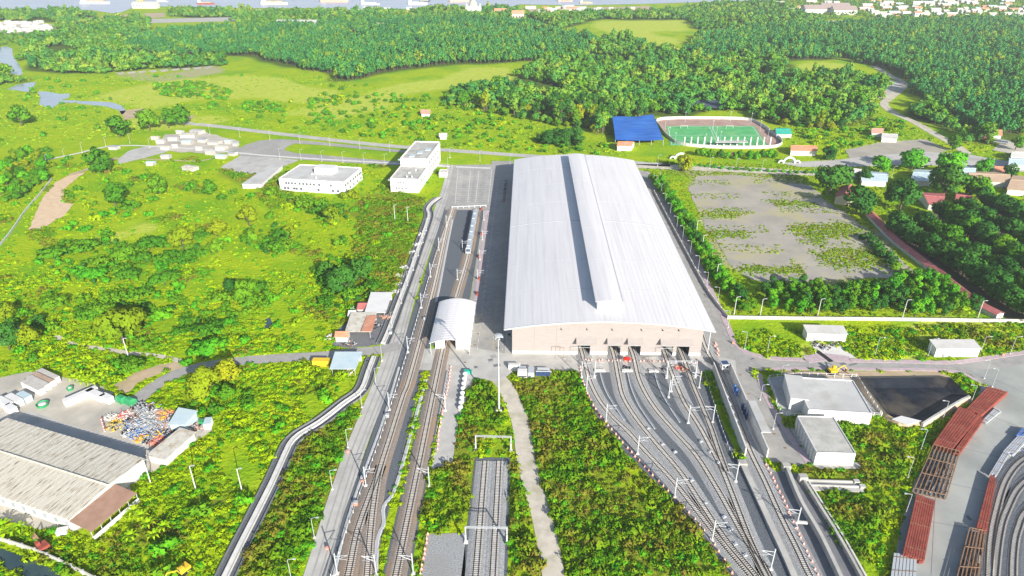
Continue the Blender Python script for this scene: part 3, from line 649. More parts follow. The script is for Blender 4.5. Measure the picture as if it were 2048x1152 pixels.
def gable(name, label, P, h, rh, wall, roof, axis=0, over=.5, cat='building', ribs=0, ridge=True):
    """ridge runs parallel to side 0 (P0-P1) if axis is 0, else parallel to side 1"""
    if axis: P = P[1:] + P[:1]
    t = thing(name, label, cat, (*P[0], 0)); noveg(grow(P, .5))
    m1, m2 = lerp2(P[0], P[3], .5), lerp2(P[1], P[2], .5)
    vs = [(*p, 0) for p in P] + [(*p, h) for p in P] + [(*m1, h + rh), (*m2, h + rh)]
    MB().add(vs, [(0, 1, 5, 4), (1, 2, 6, 9, 5), (2, 3, 7, 6), (3, 0, 4, 8, 7), (3, 2, 1, 0)]).build('wall', wall, t, world=True)
    Q = grow(P, over); q1, q2 = lerp2(Q[0], Q[3], .5), lerp2(Q[1], Q[2], .5)
    dz = -rh * over / max(1, (Vector(P[0]) - Vector(m1)).length)
    for (a, b) in ((Q[0], Q[1]), (Q[2], Q[3])):
        r1, r2 = (q2, q1) if a is Q[0] else (q1, q2)
        vs = [(*a, h + dz), (*b, h + dz), (*r1, h + rh), (*r2, h + rh)]
        vs = [(x, y, z + .05) for x, y, z in vs] + [(x, y, z + .22) for x, y, z in vs]
        o = MB().add(vs, [(3, 2, 1, 0), (4, 5, 6, 7), (0, 1, 5, 4), (1, 2, 6, 5), (2, 3, 7, 6), (3, 0, 4, 7)]).build('roof_slope', roof, t, world=True)
    if ridge: MB().tube((*q1, h + rh + .2), (*q2, h + rh + .2), .22, n=6).build('ridge', roof, t, world=True)
    return t
def mono(name, label, P, h0, h1, wall, roof, open_front=False, cat='shed', group=None, over=.5):
    """lean-to: side 0 (front) at h0, back at h1; on posts if open"""
    t = thing(name, label, cat, (*P[0], 0), group=group); noveg(grow(P, .4))
    hs = [h0, h0, h1, h1]
    if open_front:
        for p, hh in zip(grow(P, -.3), hs): MB().tube((*p, 0), (*p, hh), .12, n=6).build('post', M_STEEL, t, world=True)
        MB().ribbon([P[2], P[3]], .15, 0, h1 - .1).build('back_wall', wall, t, world=True)
    else:
        MB().add([(*p, 0) for p in P] + [(*p, z) for p, z in zip(P, hs)], [(0, 1, 5, 4), (1, 2, 6, 5), (2, 3, 7, 6), (3, 0, 4, 7), (3, 2, 1, 0), (4, 5, 6, 7)]).build('wall', wall, t, world=True)
    Q = grow(P, over); vs = [(*p, z + .03) for p, z in zip(Q, hs)] + [(*p, z + .2) for p, z in zip(Q, hs)]
    MB().add(vs, [(3, 2, 1, 0), (4, 5, 6, 7), (0, 1, 5, 4), (1, 2, 6, 5), (2, 3, 7, 6), (3, 0, 4, 7)]).build('roof', roof, t, world=True)
    return t

# ---------------------------------------------------------------- the great maintenance hall
def arc_z(x, x0, x1, he, hr):
    c = (x0 + x1) / 2; a = (x1 - x0) / 2; s = hr - he; r = (a * a + s * s) / (2 * s)
    return hr - r + math.sqrt(max(0, r * r - (x - c) ** 2))
def arch_roof(mb, x0, x1, y0, y1, he, hr, th=.25, n=28, m=0):
    vs = []; fs = []
    for i in range(n + 1):
        x = x0 + (x1 - x0) * i / n; z = arc_z(x, x0, x1, he, hr)
        vs += [(x, y0, z), (x, y1, z), (x, y0, z - th), (x, y1, z - th)]
    for i in range(n):
        a, b = 4 * i, 4 * i + 4
        fs += [(a, b, b + 1, a + 1), (a + 2, a + 3, b + 3, b + 2), (a, a + 2, b + 2, b), (a + 1, b + 1, b + 3, a + 3)]
    fs += [(0, 1, 3, 2), (4 * n, 4 * n + 2, 4 * n + 3, 4 * n + 1)]
    return mb.add(vs, fs, m)
def hall():
    x0, x1, y0, y1, he, hr = -8.2, 80.2, 247.6, 494.0, 13.4, 17.6
    wx0, wx1, wy0, wy1 = -5.0, 75.8, 249.4, 492.0
    t = thing('maintenance_hall', 'huge arched white-roofed train hall in the middle', 'train hall', (35, 250, 0)); noveg([(x0, y0), (x1, y0), (x1, y1), (x0, y1)])
    doors = [(G(a, 706)[0], G(b, 707)[0]) for a, b in DOORS_PX]
    # front wall in cladding panels between the doors
    def panel(xa, xb, z0, name='wall_panel', y=wy0, th=.3):
        n = 6; vs = []
        for i in range(n + 1):
            x = xa + (xb - xa) * i / n; z = arc_z(x, x0, x1, he, hr) - .26
            vs += [(x, y, z0), (x, y, z), (x, y + th, z0), (x, y + th, z)]
        fs = []
        for i in range(n):
            a, b = 4 * i, 4 * i + 4; fs += [(a, b, b + 1, a + 1), (b + 2, a + 2, a + 3, b + 3), (a + 1, b + 1, b + 3, a + 3), (a, a + 2, b + 2, b)]
        fs += [(0, 1, 3, 2), (4 * n, 4 * n + 2, 4 * n + 3, 4 * n + 1)]
        return MB().add(vs, fs).build(name, M_BEIGE, t, world=True)
    xs = [wx0] + [v for d in doors for v in d] + [wx1]
    for i in range(0, len(xs), 2):
        a, b = xs[i], xs[i + 1]; k = max(1, round((b - a) / 8.5))
        for j in range(k): panel(a + (b - a) * j / k + .02, a + (b - a) * (j + 1) / k - .02, .0)
        MB().box(a + .03, b - .03, wy0 - .14, wy0, 0, 1.5).build('plinth', M_WHITE, t, world=True)
    for a, b in doors: panel(a, b, 5.6)
    # canopies over the doors
    for a, b in ((doors[0][0] - 1, doors[0][1] + 2.6), (doors[1][0] - .6, doors[1][1] + .8), (doors[2][0] - .6, doors[2][1] + .8), (doors[3][0] - 1, doors[4][1] + 1)):
        vs = [(a, wy0 - .02, 8.4), (b, wy0 - .02, 8.4), (b, wy0 - 2.9, 6.6), (a, wy0 - 2.9, 6.6)]
        vs = vs + [(x, y, z + .25) for x, y, z in vs]
        MB().add(vs, [(0, 1, 2, 3), (7, 6, 5, 4), (4, 5, 1, 0), (5, 6, 2, 1), (6, 7, 3, 2), (7, 4, 0, 3)]).build('door_canopy', M_BEIGE, t, world=True)
        for xx in (a, b): MB().add([(xx, wy0 - .02, 6.5), (xx, wy0 - .02, 8.38), (xx, wy0 - 2.85, 6.58)], [(0, 1, 2)]).build('canopy_cheek', M_GREYBOX, t, world=True)
    for a, b in doors:
        MB().box(a + .05, b - .05, wy0 + .05, wy0 + .25, 4.5, 5.58).build('door_shutter', M_GREYBOX, t, world=True)
    # gable louvres
    for px in (1121, 1172, 1222, 1280, 1322, 1354):
        x = G(px, 655, 12.6)[0]; w = 2.6 if px in (1172, 1222, 1280) else 1.7
        o = MB().box(x, x + w, wy0 - .08, wy0 - .01, 12.2, 13.2).build('louvre', M_DARK, t, world=True)
        MB().add([(x - .2, wy0 - .05, 13.5), (x + w + 1.8, wy0 - .05, 13.5), (x + w + 1.8, wy0 - 1.0, 12.7), (x - .2 + .9, wy0 - 1.0, 12.7)], [(3, 2, 1, 0)]).build('hood', M_BEIGE, o, world=True)
    # side and rear walls
    for xx, nm in ((wx0, 'side_wall'), (wx1, 'side_wall')):
        z = arc_z(xx, x0, x1, he, hr) - .3
        MB().box(xx - .15, xx + .15, wy0 + .32, wy1, 0, z).build(nm, M_BEIGE, t, world=True)
    panel(wx0 + .2, wx1 - .2, 0, 'rear_wall', wy1)
    MB().box(wx0 + .3, wx1 - .3, wy0 + .35, wy1 - .1, .03, .08).build('floor', M_CONC, t, world=True)
    for i in range(16):                                        # columns of the open east bay
        y = wy0 + 1 + i * 16; MB().box(x1 - 1.2, x1 - .8, y, y + .4, 0, he - .3).build('column', M_LIGHTS, t, world=True)
    # roof: two arched halves of sheeting, with seams and a cross joint
    ym = 362.0
    r1 = arch_roof(MB(), x0, x1, y0, ym - .15, he, hr).build('roof', M_ROOF, t, world=True)
    r2 = arch_roof(MB(), x0, x1, ym + .15, y1, he, hr).build('roof', M_ROOF, t, world=True)
    for r in (r1, r2):
        for p in r.data.polygons: p.use_smooth = False
    j = arch_roof(MB(), x0 + .1, x1 - .1, ym - .3, ym + .3, he + .12, hr + .12, .3).build('expansion_joint', M_SEAM, r1, world=True)
    mb = MB()
    for k in range(1, 44):
        x = x0 + (x1 - x0) * k / 44; z = arc_z(x, x0, x1, he, hr); mb.box(x - .05, x + .05, y0 + .02, y1 - .02, z - .02, z + .035)
    tag(mb.build('roof_seams', M_ROOF, t, world=True), kind='stuff')
    for y in (y0 + 30, y0 + 62, ym + 32, ym + 66, ym + 100):
        arch_roof(MB(), x0 + .1, x1 - .1, y, y + .16, he + .05, hr + .05, .2).build('sheet_lap', M_SEAM, r1, world=True)
    # fascia and gutters
    arch_roof(MB(), x0 - .05, x1 + .05, y0 - .25, y0 - .02, he + .1, hr + .1, .75).build('fascia', M_LIGHTS, t, world=True)
    for xx in (x0 - .3, x1 - .1): MB().box(xx, xx + .4, y0, y1, he - .45, he - .05).build('gutter', M_STEEL, t, world=True)
    # raised ventilation monitor along the roof
    a, b, ya, yb = 31.4, 41.2, 257.5, 480.0
    for xx in (a, b): MB().box(xx - .12, xx + .12, ya + .3, yb, 16.4, 21.6).build('monitor_side', M_STEEL, t, world=True)
    MB().box(a, b, ya + .3, ya + .5, 16.4, 21.8).build('monitor_end', M_LIGHTS, t, world=True)
    mr = arch_roof(MB(), a - .9, b + .9, ya - .4, yb + .6, 21.7, 22.2, .2, 12).build('monitor_roof', M_ROOF, t, world=True)
    for y in (300, 340, 380, 420, 455): arch_roof(MB(), a - .85, b + .85, y, y + .2, 21.76, 22.26, .2, 12).build('sheet_lap', M_SEAM, mr, world=True)
    MB().box(b + .9, b + 1.15, ya - .4, yb + .6, 21.45, 21.8).build('monitor_gutter', M_SEAM, t, world=True)
    # cable gantries on the front wall
    for x, w in ((13.5, 3.6), (21.5, 8.0), (58, 6)):
        for s in (0, w): MB().tube((x + s, wy0 - 3.0, 0), (x + s, wy0 - 3.0, 5.4), .09).build('gantry_post', M_RUSTB if x < 20 else M_STEEL, t, world=True)
        MB().tube((x, wy0 - 3.0, 5.4), (x + w, wy0 - 3.0, 5.4), .09).build('gantry_beam', M_RUSTB if x < 20 else M_STEEL, t, world=True)
hall()
# ---------------------------------------------------------------- plant along the shaded west side of the hall
for i in range(9):
    y = 262 + i * 26; t = thing('plant_unit', f'{ordinal(i)} grey plant unit from the front along the hall\'s shaded side', 'plant unit', (-6.6, y, 0), group='plant units beside the hall')
    MB().box(-.9, .9, -1.6, 1.6, .05, 1.9).build('cabinet', M_GREYBOX, t); MB().lathe([(.6, 1.9), (.6, 2.3)], 10).build('fan', M_DARK, t)

# ---------------------------------------------------------------- small arched shed
def small_shed():
    x0, x1, y0, y1, he, hr = -40.4, -22.9, 247.6, 285.0, 5.8, 7.9
    t = thing('arched_shed', 'small white shed with arched roof over the track left of the hall', 'shed', (-32, 250, 0)); noveg([(x0, y0), (x1, y0), (x1, y1), (x0, y1)])
    arch_roof(MB(), x0, x1, y0, y1, he, hr, .2, 20).build('roof', M_ROOF, t, world=True)
    mb = MB()
    for k in range(1, 18):
        y = y0 + (y1 - y0) * k / 18; arch_roof(mb, x0 + .05, x1 - .05, y, y + .08, he + .05, hr + .05, .1, 14)
    tag(mb.build('roof_seams', M_ROOF, t, world=True), kind='stuff')
    w0, w1, yy = -38.6, -24.0, 252.6
    for a, b in ((w0, -34.4), (-29.6, w1)):
        for k in range(2):
            xa = a + (b - a) * k / 2; xb = a + (b - a) * (k + 1) / 2 - .03
            za, zb = arc_z(xa, x0, x1, he, hr) - .2, arc_z(xb, x0, x1, he, hr) - .2
            MB().add([(xa, yy, 0), (xb, yy, 0), (xb, yy, min(za, 6.0)), (xa, yy, min(za, 6.0)), (xa, yy + .25, 0), (xb, yy + .25, 0), (xb, yy + .25, min(zb, 6.0)), (xa, yy + .25, min(zb, 6.0))],
                     [(0, 1, 2, 3), (5, 4, 7, 6), (3, 2, 6, 7), (0, 3, 7, 4), (1, 5, 6, 2)]).build('wall_panel', M_WHITE, t, world=True)
    for xx in (w0, w1): MB().box(xx - .12, xx + .12, yy + .3, y1 - 1, 0, 5.9).build('side_wall', M_WHITE, t, world=True)
    for xx in (x0 + .5, x1 - .5):
        for k in range(6): MB().box(xx - .12, xx + .12, y0 + .5 + k * 7, y0 + .75 + k * 7, 0, he - .1).build('column', M_LIGHTS, t, world=True)
    MB().box(w0 + .2, w1 - .2, yy + .3, y1 - 1, .03, .07).build('floor', M_CONC, t, world=True)
    t2 = thing('locomotive', 'yellow shunting locomotive standing inside the small shed', 'locomotive', (-32, 262, 0))
    MB().box(-1.4, 1.4, 0, 9, .9, 2.0).build('chassis', M_BLACK, t2)
    MB().box(-1.35, 1.35, .4, 2.6, 2.0, 4.0).build('cab', M_YELLOW, t2); MB().box(-1.0, 1.0, 2.6, 8.6, 2.0, 3.3).build('bonnet', M_YELLOW, t2)
    MB().box(-1.0, 1.0, .32, .42, 2.9, 3.7).build('windscreen', M_GLASS, t2)
    for y in (1.8, 7): 
        for x in (-.75, .75): MB().tube((x - .1, y, .95), (x + .1, y, .95), .45, n=12).build('wheel', M_BLACK, t2)
small_shed()

# ---------------------------------------------------------------- train
def train():
    t = thing('passenger_train', 'silver three-car passenger train parked left of the hall', 'train', (-32.0, 352.0, 0))
    sil = mk('train_silver', (.46, .52, .58), (.52, .58, .63), .3, .35, metal=.3); L_ = 20.4
    for i in range(3):
        y = i * (L_ + .8)
        prof = [(-1.45, .9), (-1.5, 2.0), (-1.4, 3.5), (-1.0, 3.95), (0, 4.05), (1.0, 3.95), (1.4, 3.5), (1.5, 2.0), (1.45, .9)]
        n = len(prof); ya = y + (.0); yb = y + L_; nose = .9 if i == 0 else 0
        vs = [(x, ya + (nose * max(0, (z - 1.8) / 2.2)), z) for x, z in prof] + [(x, yb, z) for x, z in prof]
        fs = [(k, n + k, n + k + 1, k + 1)[::-1] for k in range(n - 1)] + [tuple(range(n)), tuple(range(2 * n - 1, n - 1, -1)), (0, n, 2 * n - 1, n - 1)]
        c = MB().add(vs, fs).build('carriage', sil, t)
        for s in (-1, 1):
            MB().box(s * 1.49 - .04, s * 1.49 + .04, ya + 1.4, yb - 1, 2.05, 2.9).build('window_band', M_GLASS, c)
            for d in range(4): MB().box(s * 1.51 - .05, s * 1.51 + .05, ya + 2.5 + d * 4.8, ya + 3.9 + d * 4.8, 1.1, 3.1).build('door', M_LIGHTS, c)
        for d in (5, 14): MB().box(-.85, .85, ya + d - 1.6, ya + d + 1.6, 4.0, 4.4).build('air_conditioner', M_STEEL, c)
        for d in (3.4, 17): MB().box(-1.2, 1.2, ya + d - 1.5, ya + d + 1.5, .45, .92).build('bogie', M_BLACK, c)
        if i == 0:
            MB().add([(-1.3, -.06 + .05, 2.0), (1.3, -.06 + .05, 2.0), (1.15, .60, 3.45), (-1.15, .60, 3.45)], [(0, 1, 2, 3)]).build('windscreen', M_GLASS, c)
            for s in (-1, 1): MB().box(s * 1.0 - .2, s * 1.0 + .2, -.1, .02, 1.3, 1.6).build('headlight', M_LIGHTS, c)
        if i: MB().box(-1.1, 1.1, ya - .75, ya + .05, 1.0, 3.6).build('gangway', M_BLACK, c)
train()

# ---------------------------------------------------------------- white office buildings at the back left
a, b, d = Vector(G(561, 381)), Vector(G(690, 389)), Vector(G(735, 360))
u = (b - a).normalized(); nrm = Vector((-u.y, u.x)); dep = 34.0
P = [tuple(a), tuple(b), tuple(b + nrm * dep + u * 0), tuple(a + nrm * dep)]
OFFICE_P = P
ob = flat_building('office_building', 'wide two-storey white office with a flat roof and roof box', P, 8.6, par=.6)
windows(ob, P[0], P[1], 5.2, 6.7, [.11, .15, .2, .25, .32, .375, .43, .485, .54, .62, .80], 1.3)
windows(ob, P[0], P[1], 1.4, 2.9, [.08, .13, .22, .26, .33, .60, .82, .9], 1.7)
windows(ob, P[1], P[2], 5.2, 6.7, [.08, .2, .35, .5, .62, .75, .85, .93], 1.8); windows(ob, P[1], P[2], 1.4, 2.9, [.1, .3, .5, .7, .9], 1.6)
q = Vector(P[0]) + u * 22 + nrm * 14
bx = MB().obox(q.x + 6, q.y + 5, 8.66, 14, 9, 4.4, math.atan2(u.y, u.x)).build('roof_box', M_WHITE, ob, world=True)
MB().obox(q.x + 6.5, q.y + .45, 10.6, 1.6, .15, 1.1, math.atan2(u.y, u.x)).build('window', M_GLASS, bx, world=True)
# covered walkway
P = [G(486, 377), G(522, 377), G(566, 338), G(545, 336)]
mono('covered_walkway', 'long white covered walkway beside the wide office', P, 3.2, 3.2, M_WHITE, M_FLAT, cat='walkway')
# taller office
a, b = Vector(G(782, 384)), Vector(G(838, 386)); u = (b - a).normalized(); nrm = Vector((-u.y, u.x)) * 1.0
far = Vector(G(893, 348)); dep = (far - b).dot(nrm)
sk = (far - b) - nrm * dep
P = [tuple(a), tuple(b), tuple(b + nrm * 30), tuple(a + nrm * 30)]
BLOCK_P = P
t = flat_building('office_block', 'lower front wing of the tall white office block beside the parking lot', P, 9.5, par=.7, roof=M_FLATD)
windows(t, P[0], P[1], 6.6, 7.6, [.28, .36, .48], .9, sill=True); windows(t, P[0], P[1], 2.6, 3.6, [.22, .3, .42, .55], 1.1)
windows(t, P[1], P[2], 5.6, 7.0, [.3, .6], 1.4)
Q = [tuple(a + nrm * 30.3), tuple(b + nrm * 30.3), tuple(b + nrm * 78), tuple(a + nrm * 78)]
MB().prism(Q, 0, 15.0).build('tall_wing', M_WHITE, t, world=True); noveg(grow(Q, .5))
for i in range(4): MB().ribbon([Q[i], Q[(i + 1) % 4]], .3, 15.0, 15.8, off=.15).build('parapet', M_WHITE, t, world=True)
MB().prism(grow(Q, -1.2), 15.0, 15.15).build('roof', M_FLATD, t, world=True)
for k in (0, 1, 2):
    c = Vector(Q[0]).lerp(Vector(Q[1]), .35 + .2 * k) + nrm * (8 + 9 * k); MB().obox(c.x, c.y, 15.16, 4, 6, .5).build('skylight', M_LBLUE, t, world=True)
c = Vector(Q[0]) + nrm * 1 + u * 3; MB().obox(c.x, c.y, 14.2, 9, 3.5, .5, math.atan2(u.y, u.x)).build('balcony_canopy', M_LBLUE, t, world=True)
c = Vector(P[0]) - u * .4 + nrm * 2; MB().obox(c.x, c.y, 8.4, 2.4, 3.5, .4, math.atan2(u.y, u.x)).build('balcony_canopy', M_LBLUE, t, world=True)
windows(t, Q[1], Q[2], 10.5, 12.0, [.15, .3, .45, .6, .75], 1.5); windows(t, Q[1], Q[2], 5, 6.5, [.15, .3, .45, .6, .75], 1.5)
c = Vector(G(887, 352)); flat_building('gatehouse', 'small white gatehouse at the foot of the tall office block', [(c.x - 3, c.y - 3), (c.x + 3, c.y - 3), (c.x + 3, c.y + 4), (c.x - 3, c.y + 4)], 3.6, par=.3)

# ---------------------------------------------------------------- white plant buildings on the right
def bld(px3, h, name, label, wall=M_WHITE, roof=M_FLAT, par=.35):
    P = rect_from(px3, h); return P, flat_building(name, label, P, h, wall, roof, par)
P, t = bld([(1617, 820), (1745, 828), (1712, 762)], 5.2, 'plant_building', 'wide white flat-roofed plant building behind a white fence')
PLANT_P = P
windows(t, P[0], P[1], .8, 2.6, [.1, .26, .42, .58, .74, .9], 1.2, 'pilaster', M_CONCL, False)
P2 = rect_from([(1582, 796), (1617, 800), (1590, 752)], 5.6)
MB().prism(P2, 0, 5.6).build('annex', M_WHITE, t, world=True); noveg(grow(P2, .5))
MB().prism(grow(P2, .25), 5.62, 5.85).build('annex_roof', M_FLAT, t, world=True)
P3, t3 = bld([(1633, 906), (1712, 908), (1664, 834)], 5.0, 'pump_house', 'white pump house with a stained flat roof in front of the plant building', M_WHITE, M_FLATD, .3)
for k in range(7):
    c = Vector(P3[3]).lerp(Vector(P3[0]), .12 + k * .125); MB().obox(c.x - .25, c.y, 0, .5, .6, 4.6).build('pilaster', M_CONCL, t3, world=True)
noveg(GP([(1530, 760), (1760, 760), (1762, 832), (1565, 830)]))
sheet('plant_yard', GP([(1535, 758), (1560, 752), (1712, 756), (1764, 832), (1566, 832)]), .050, M_CONC)
sheet('pump_forecourt', GP([(1575, 850), (1600, 846), (1640, 925), (1720, 925), (1722, 938), (1640, 938), (1625, 930)]), .048, M_CONC)
def hut(px, h, label, wall=M_WHITE, roof=M_FLAT, rise=.9):
    a, b = Vector(G(*px[0])), Vector(G(*px[1])); u = (b - a).normalized(); n = Vector((-u.y, u.x)); d = px[2]
    P = [tuple(a), tuple(b), tuple(b + n * d), tuple(a + n * d)]
    t = mono('equipment_hut', label, P, h, h + rise, wall, roof, cat='hut', over=.4)
    MB().obox(*(Vector(P[0]).lerp(Vector(P[1]), .2) - n * .06), .1, 1.2, .1, 2.2, math.atan2(u.y, u.x)).build('door', M_GREYBOX, t, world=True)
    MB().obox(*(Vector(P[0]).lerp(Vector(P[1]), .7) - n * .06), .1, 2.2, .1, 2.4, math.atan2(u.y, u.x)).build('door', M_LIGHTS, t, world=True)
hut([(1612, 682), (1690, 684), 5.5], 4.0, 'white equipment hut on the verge with scrap piled in front')
hut([(1868, 714), (1955, 714), 5.5], 4.2, 'white equipment hut on the verge close to the right edge', M_WHITE, M_FLAT)
# scrap heaps before the first hut
def heap(name, label, c, r, n, mats, cat, h=.9, group=None, stick=False):
    t = thing(name, label, cat, (c[0], c[1], 0), group=group)
    per = [MB() for _ in mats]
    for i in range(n):
        a = random.uniform(0, 6.28); d = r * math.sqrt(random.random()); x, y = d * math.cos(a), d * math.sin(a); k = random.randrange(len(mats))
        z = h * max(0.05, 1 - d / r) * random.random()
        if stick or random.random() < .4:
            b = random.uniform(0, 3.14); L_ = random.uniform(.6, 1.8); per[k].tube((x, y, z + .15), (x + L_ * math.cos(b), y + L_ * math.sin(b), z + random.uniform(.1, .7)), random.uniform(.06, .16), n=5)
        else: per[k].obox(x, y, z, random.uniform(.25, .9), random.uniform(.2, .7), random.uniform(.15, .6), random.uniform(0, 3))
    for i, mb in enumerate(per):
        if mb.v: mb.build('pieces', mats[i], t, kind='stuff')
    return t
for i, (px, py) in enumerate(((1632, 690), (1650, 696), (1668, 690))):
    heap('scrap_heap', ['left', 'middle, largest', 'right'][i] + ' heap of dark scrap metal in front of the white hut', G(px, py), 2.2 if i == 1 else 1.7, 60, [M_BLACK, M_RUSTB, M_STEEL, M_GREYBOX], 'scrap heap')
# control cabin on legs beside the wash
def cabin():
    c = G(1447, 742); t = thing('control_cabin', 'tiny raised control cabin with a blue-grey roof beside the wash track', 'cabin', (*c, 0), .1)
    for x in (-1, 1):
        for y in (-1, 1): MB().box(x * 1.1 - .1, x * 1.1 + .1, y * 1.1 - .1, y * 1.1 + .1, 0, 1.4).build('leg', M_STEEL, t)
    MB().box(-1.4, 1.4, -1.4, 1.4, 1.4, 4.0).build('body', M_WHITE, t); MB().box(-1.7, 1.7, -1.7, 1.7, 4.0, 4.2).build('roof', M_LIGHTS, t)
    MB().box(-1.3, 1.3, -1.3, 1.3, 4.2, 4.26).build('solar_panel', mk('solar', (.04, .07, .16), rough=.2), t)
    for s in (-1, 1): MB().box(s * .7 - .45, s * .7 + .45, -1.46, -1.41, 2.4, 3.5).build('window', M_GLASS, t)
cabin()
def substation():
    c = G(1048, 752); t = thing('generator_set', 'white generator housing with blue solar panels on the grass before the hall', 'generator', (*c, 0))
    MB().box(-2.6, 1.3, -1.3, 1.3, 0, 2.8).build('housing', M_WHITE, t); MB().box(-2.4, 1.1, -1.36, -1.31, .3, .9).build('louvre', M_DARK, t)
    MB().box(1.7, 4.2, -1.0, 3.4, .1, 2.4).build('frame', M_STEEL, t); MB().box(-2.2, .8, 1.8, 4.5, 0, 1.9).build('tank', M_LIGHTS, t)
    for i in range(4):
        x = 5.0 + i * 1.5; o = MB().add([(x, -1.3, .9), (x + 1.35, -1.3, .9), (x + 1.35, .5, 1.8), (x, .5, 1.8)], [(0, 1, 2, 3)]).build('solar_panel', mk('solar', (.04, .07, .16), rough=.2), t)
    MB().box(4.8, 11.2, .6, 1.2, 0, 2.0).build('panel_rack', M_LIGHTS, t); MB().box(5.5, 10.5, 3.2, 4.4, 0, 1.5).build('battery_box', M_LIGHTS, t)
    noveg([(c[0] - 3, c[1] - 2), (c[0] + 11.5, c[1] - 2), (c[0] + 11.5, c[1] + 5), (c[0] - 3, c[1] + 5)])
substation()
c = G(1024, 736); flat_building('relay_box', 'little white relay box by the tall mast', [(c[0] - 1.5, c[1] - 1), (c[0] + 3.5, c[1] - 1), (c[0] + 3.5, c[1] + 1), (c[0] - 1.5, c[1] + 1)], 2.0, par=0)

# ---------------------------------------------------------------- retention pond with black liner (raised bund round a lined basin)
def pond():
    rim = GP([(1716, 764), (1898, 762), (1936, 800), (1842, 852), (1796, 850), (1772, 836)])
    inn = grow(rim, -4.5); t = thing('lined_pond', 'empty retention pond lined with black sheeting', 'pond', (*rim[0], 0)); noveg(grow(rim, 1.5))
    n = len(rim); out = grow(rim, 2.0)
    vs = [(*p, .05) for p in out] + [(*p, 1.9) for p in rim]; MB().add(vs, [(i, (i + 1) % n, n + (i + 1) % n, n + i) for i in range(n)]).build('bund', M_DIRT, t, world=True)
    vs = [(*p, 1.9) for p in rim] + [(*p, .09) for p in inn]; MB().add(vs, [(i, (i + 1) % n, n + (i + 1) % n, n + i) for i in range(n)]).build('liner_slope', M_LINER, t, world=True)
    MB().add([(*p, .085) for p in inn], [tuple(range(n)) if sum(inn[i][0]*inn[(i+1)%n][1]-inn[(i+1)%n][0]*inn[i][1] for i in range(n)) > 0 else tuple(range(n))[::-1]]).build('liner_floor', M_LINER, t, world=True)
    a, b, c, d = GP([(1782, 846), (1812, 858), (1840, 850), (1800, 840)])
    MB().prism([a, b, c, d], 1.6, 1.98).build('white_sheet', M_WHITE, t, world=True)
    pts = smooth(GP([(1842, 856), (1880, 832), (1920, 808), (1938, 800)]), 4); MB().ribbon(pts, .8, 0, 2.2).build('kerb_wall', M_CONC, t, world=True)
pond()

# ---------------------------------------------------------------- concrete ramp trough and culverts (lower right)
def ramp():
    t = thing('ramp_trough', 'long concrete ramp trough with pale walls beside the wash track', 'ramp', (*G(1600, 1000), 0))
    Lw = smooth(GP([(1571, 940), (1600, 1010), (1640, 1080), (1690, 1185)]), 3); Rw = smooth(GP([(1604, 962), (1640, 1020), (1680, 1085), (1735, 1185)]), 3)
    MB().ribbon(Lw, 1.1, 0, 2.2).build('side_wall', M_CONC, t, world=True); MB().ribbon(Rw, .8, 0, 1.6).build('side_wall', M_CONC, t, world=True)
    MB().ribbon(offset_line(Rw, 1.6), .5, 0, 1.0).build('kerb', M_CONCL, t, world=True)
    P = GP([(1571, 940), (1600, 950), (1640, 1020), (1735, 1185), (1690, 1185), (1640, 1080)]); sheet('ramp_floor', P, .055, M_ASPHD)
    sheet('ramp_floor', GP([(1540, 945), (1571, 942), (1640, 1080), (1692, 1185), (1664, 1185), (1600, 1060)]), .050, M_ASPHD)
    for p, l in ((G(1571, 940), 'head_block'), (G(1604, 962), 'head_block')): MB().obox(*p, 0, 2.6, 2.0, 2.4).build(l, M_CONC, t, world=True)
    p, q = G(1588, 1054), G(1612, 1056); MB().ribbon([p, q], .8, 1.9, 2.4).build('strut', M_CONCL, t, world=True)
    for i, (a, b) in enumerate((((1600, 962), (1712, 966)), ((1612, 972), (1724, 976)))):
        t = thing('culvert_wall', ['upper', 'lower'][i] + ' of two parallel concrete culvert walls beside the ramp', 'culvert', (*G(*a), 0)); pts = GP([a, b])
        MB().ribbon(pts, .45, 0, .8).build('wall', M_CONC, t, world=True); MB().ribbon(offset_line(pts, -1.2), 1.6, 0, .2).build('apron', M_CONC, t, world=True)
        MB().obox(*pts[1], 0, 1.8, 1.4, 1.1).build('end_block', M_CONC, t, world=True); noveg(strip_poly(pts, 5))
    pts = smooth(GP([(1484, 930), (1510, 985), (1540, 1050), (1568, 1110), (1600, 1185)]), 3)
    t = thing('retaining_wall', 'low concrete retaining wall between the fan and the wash track', 'wall', (*pts[0], 0)); MB().ribbon(pts, 1.8, 0, .9).build('wall', M_CONC, t, world=True); noveg(strip_poly(pts, 2.4))
    MB().obox(*pts[0], 0, 2.8, 2.2, 1.5).build('head_block', M_CONC, t, world=True)
ramp()

def roof_clutter(name, n, h, P, seed):
    """air-conditioning units, tanks and hatches on a flat roof"""
    r = random.Random(seed); t = bpy.data.objects[name]
    for i in range(n):
        p = lerp2(lerp2(P[0], P[1], r.uniform(.1, .9)), lerp2(P[3], P[2], r.uniform(.1, .9)), r.uniform(.15, .85)); k = i % 3
        if k == 0: MB().obox(*p, h, 1.6, 1.0, .9, r.uniform(0, .3)).build('air_conditioner', M_STEEL, t, world=True)
        elif k == 1: MB().lathe([(.7, h), (.7, h + 1.2), (.3, h + 1.5)], 10, p).build('water_tank', M_STEEL, t, world=True)
        else: MB().obox(*p, h, 1.2, 1.2, .4, .1).build('hatch', M_GREYBOX, t, world=True)
roof_clutter('office_building', 6, 8.68, OFFICE_P, 3); roof_clutter('office_block', 5, 9.6, BLOCK_P, 5)

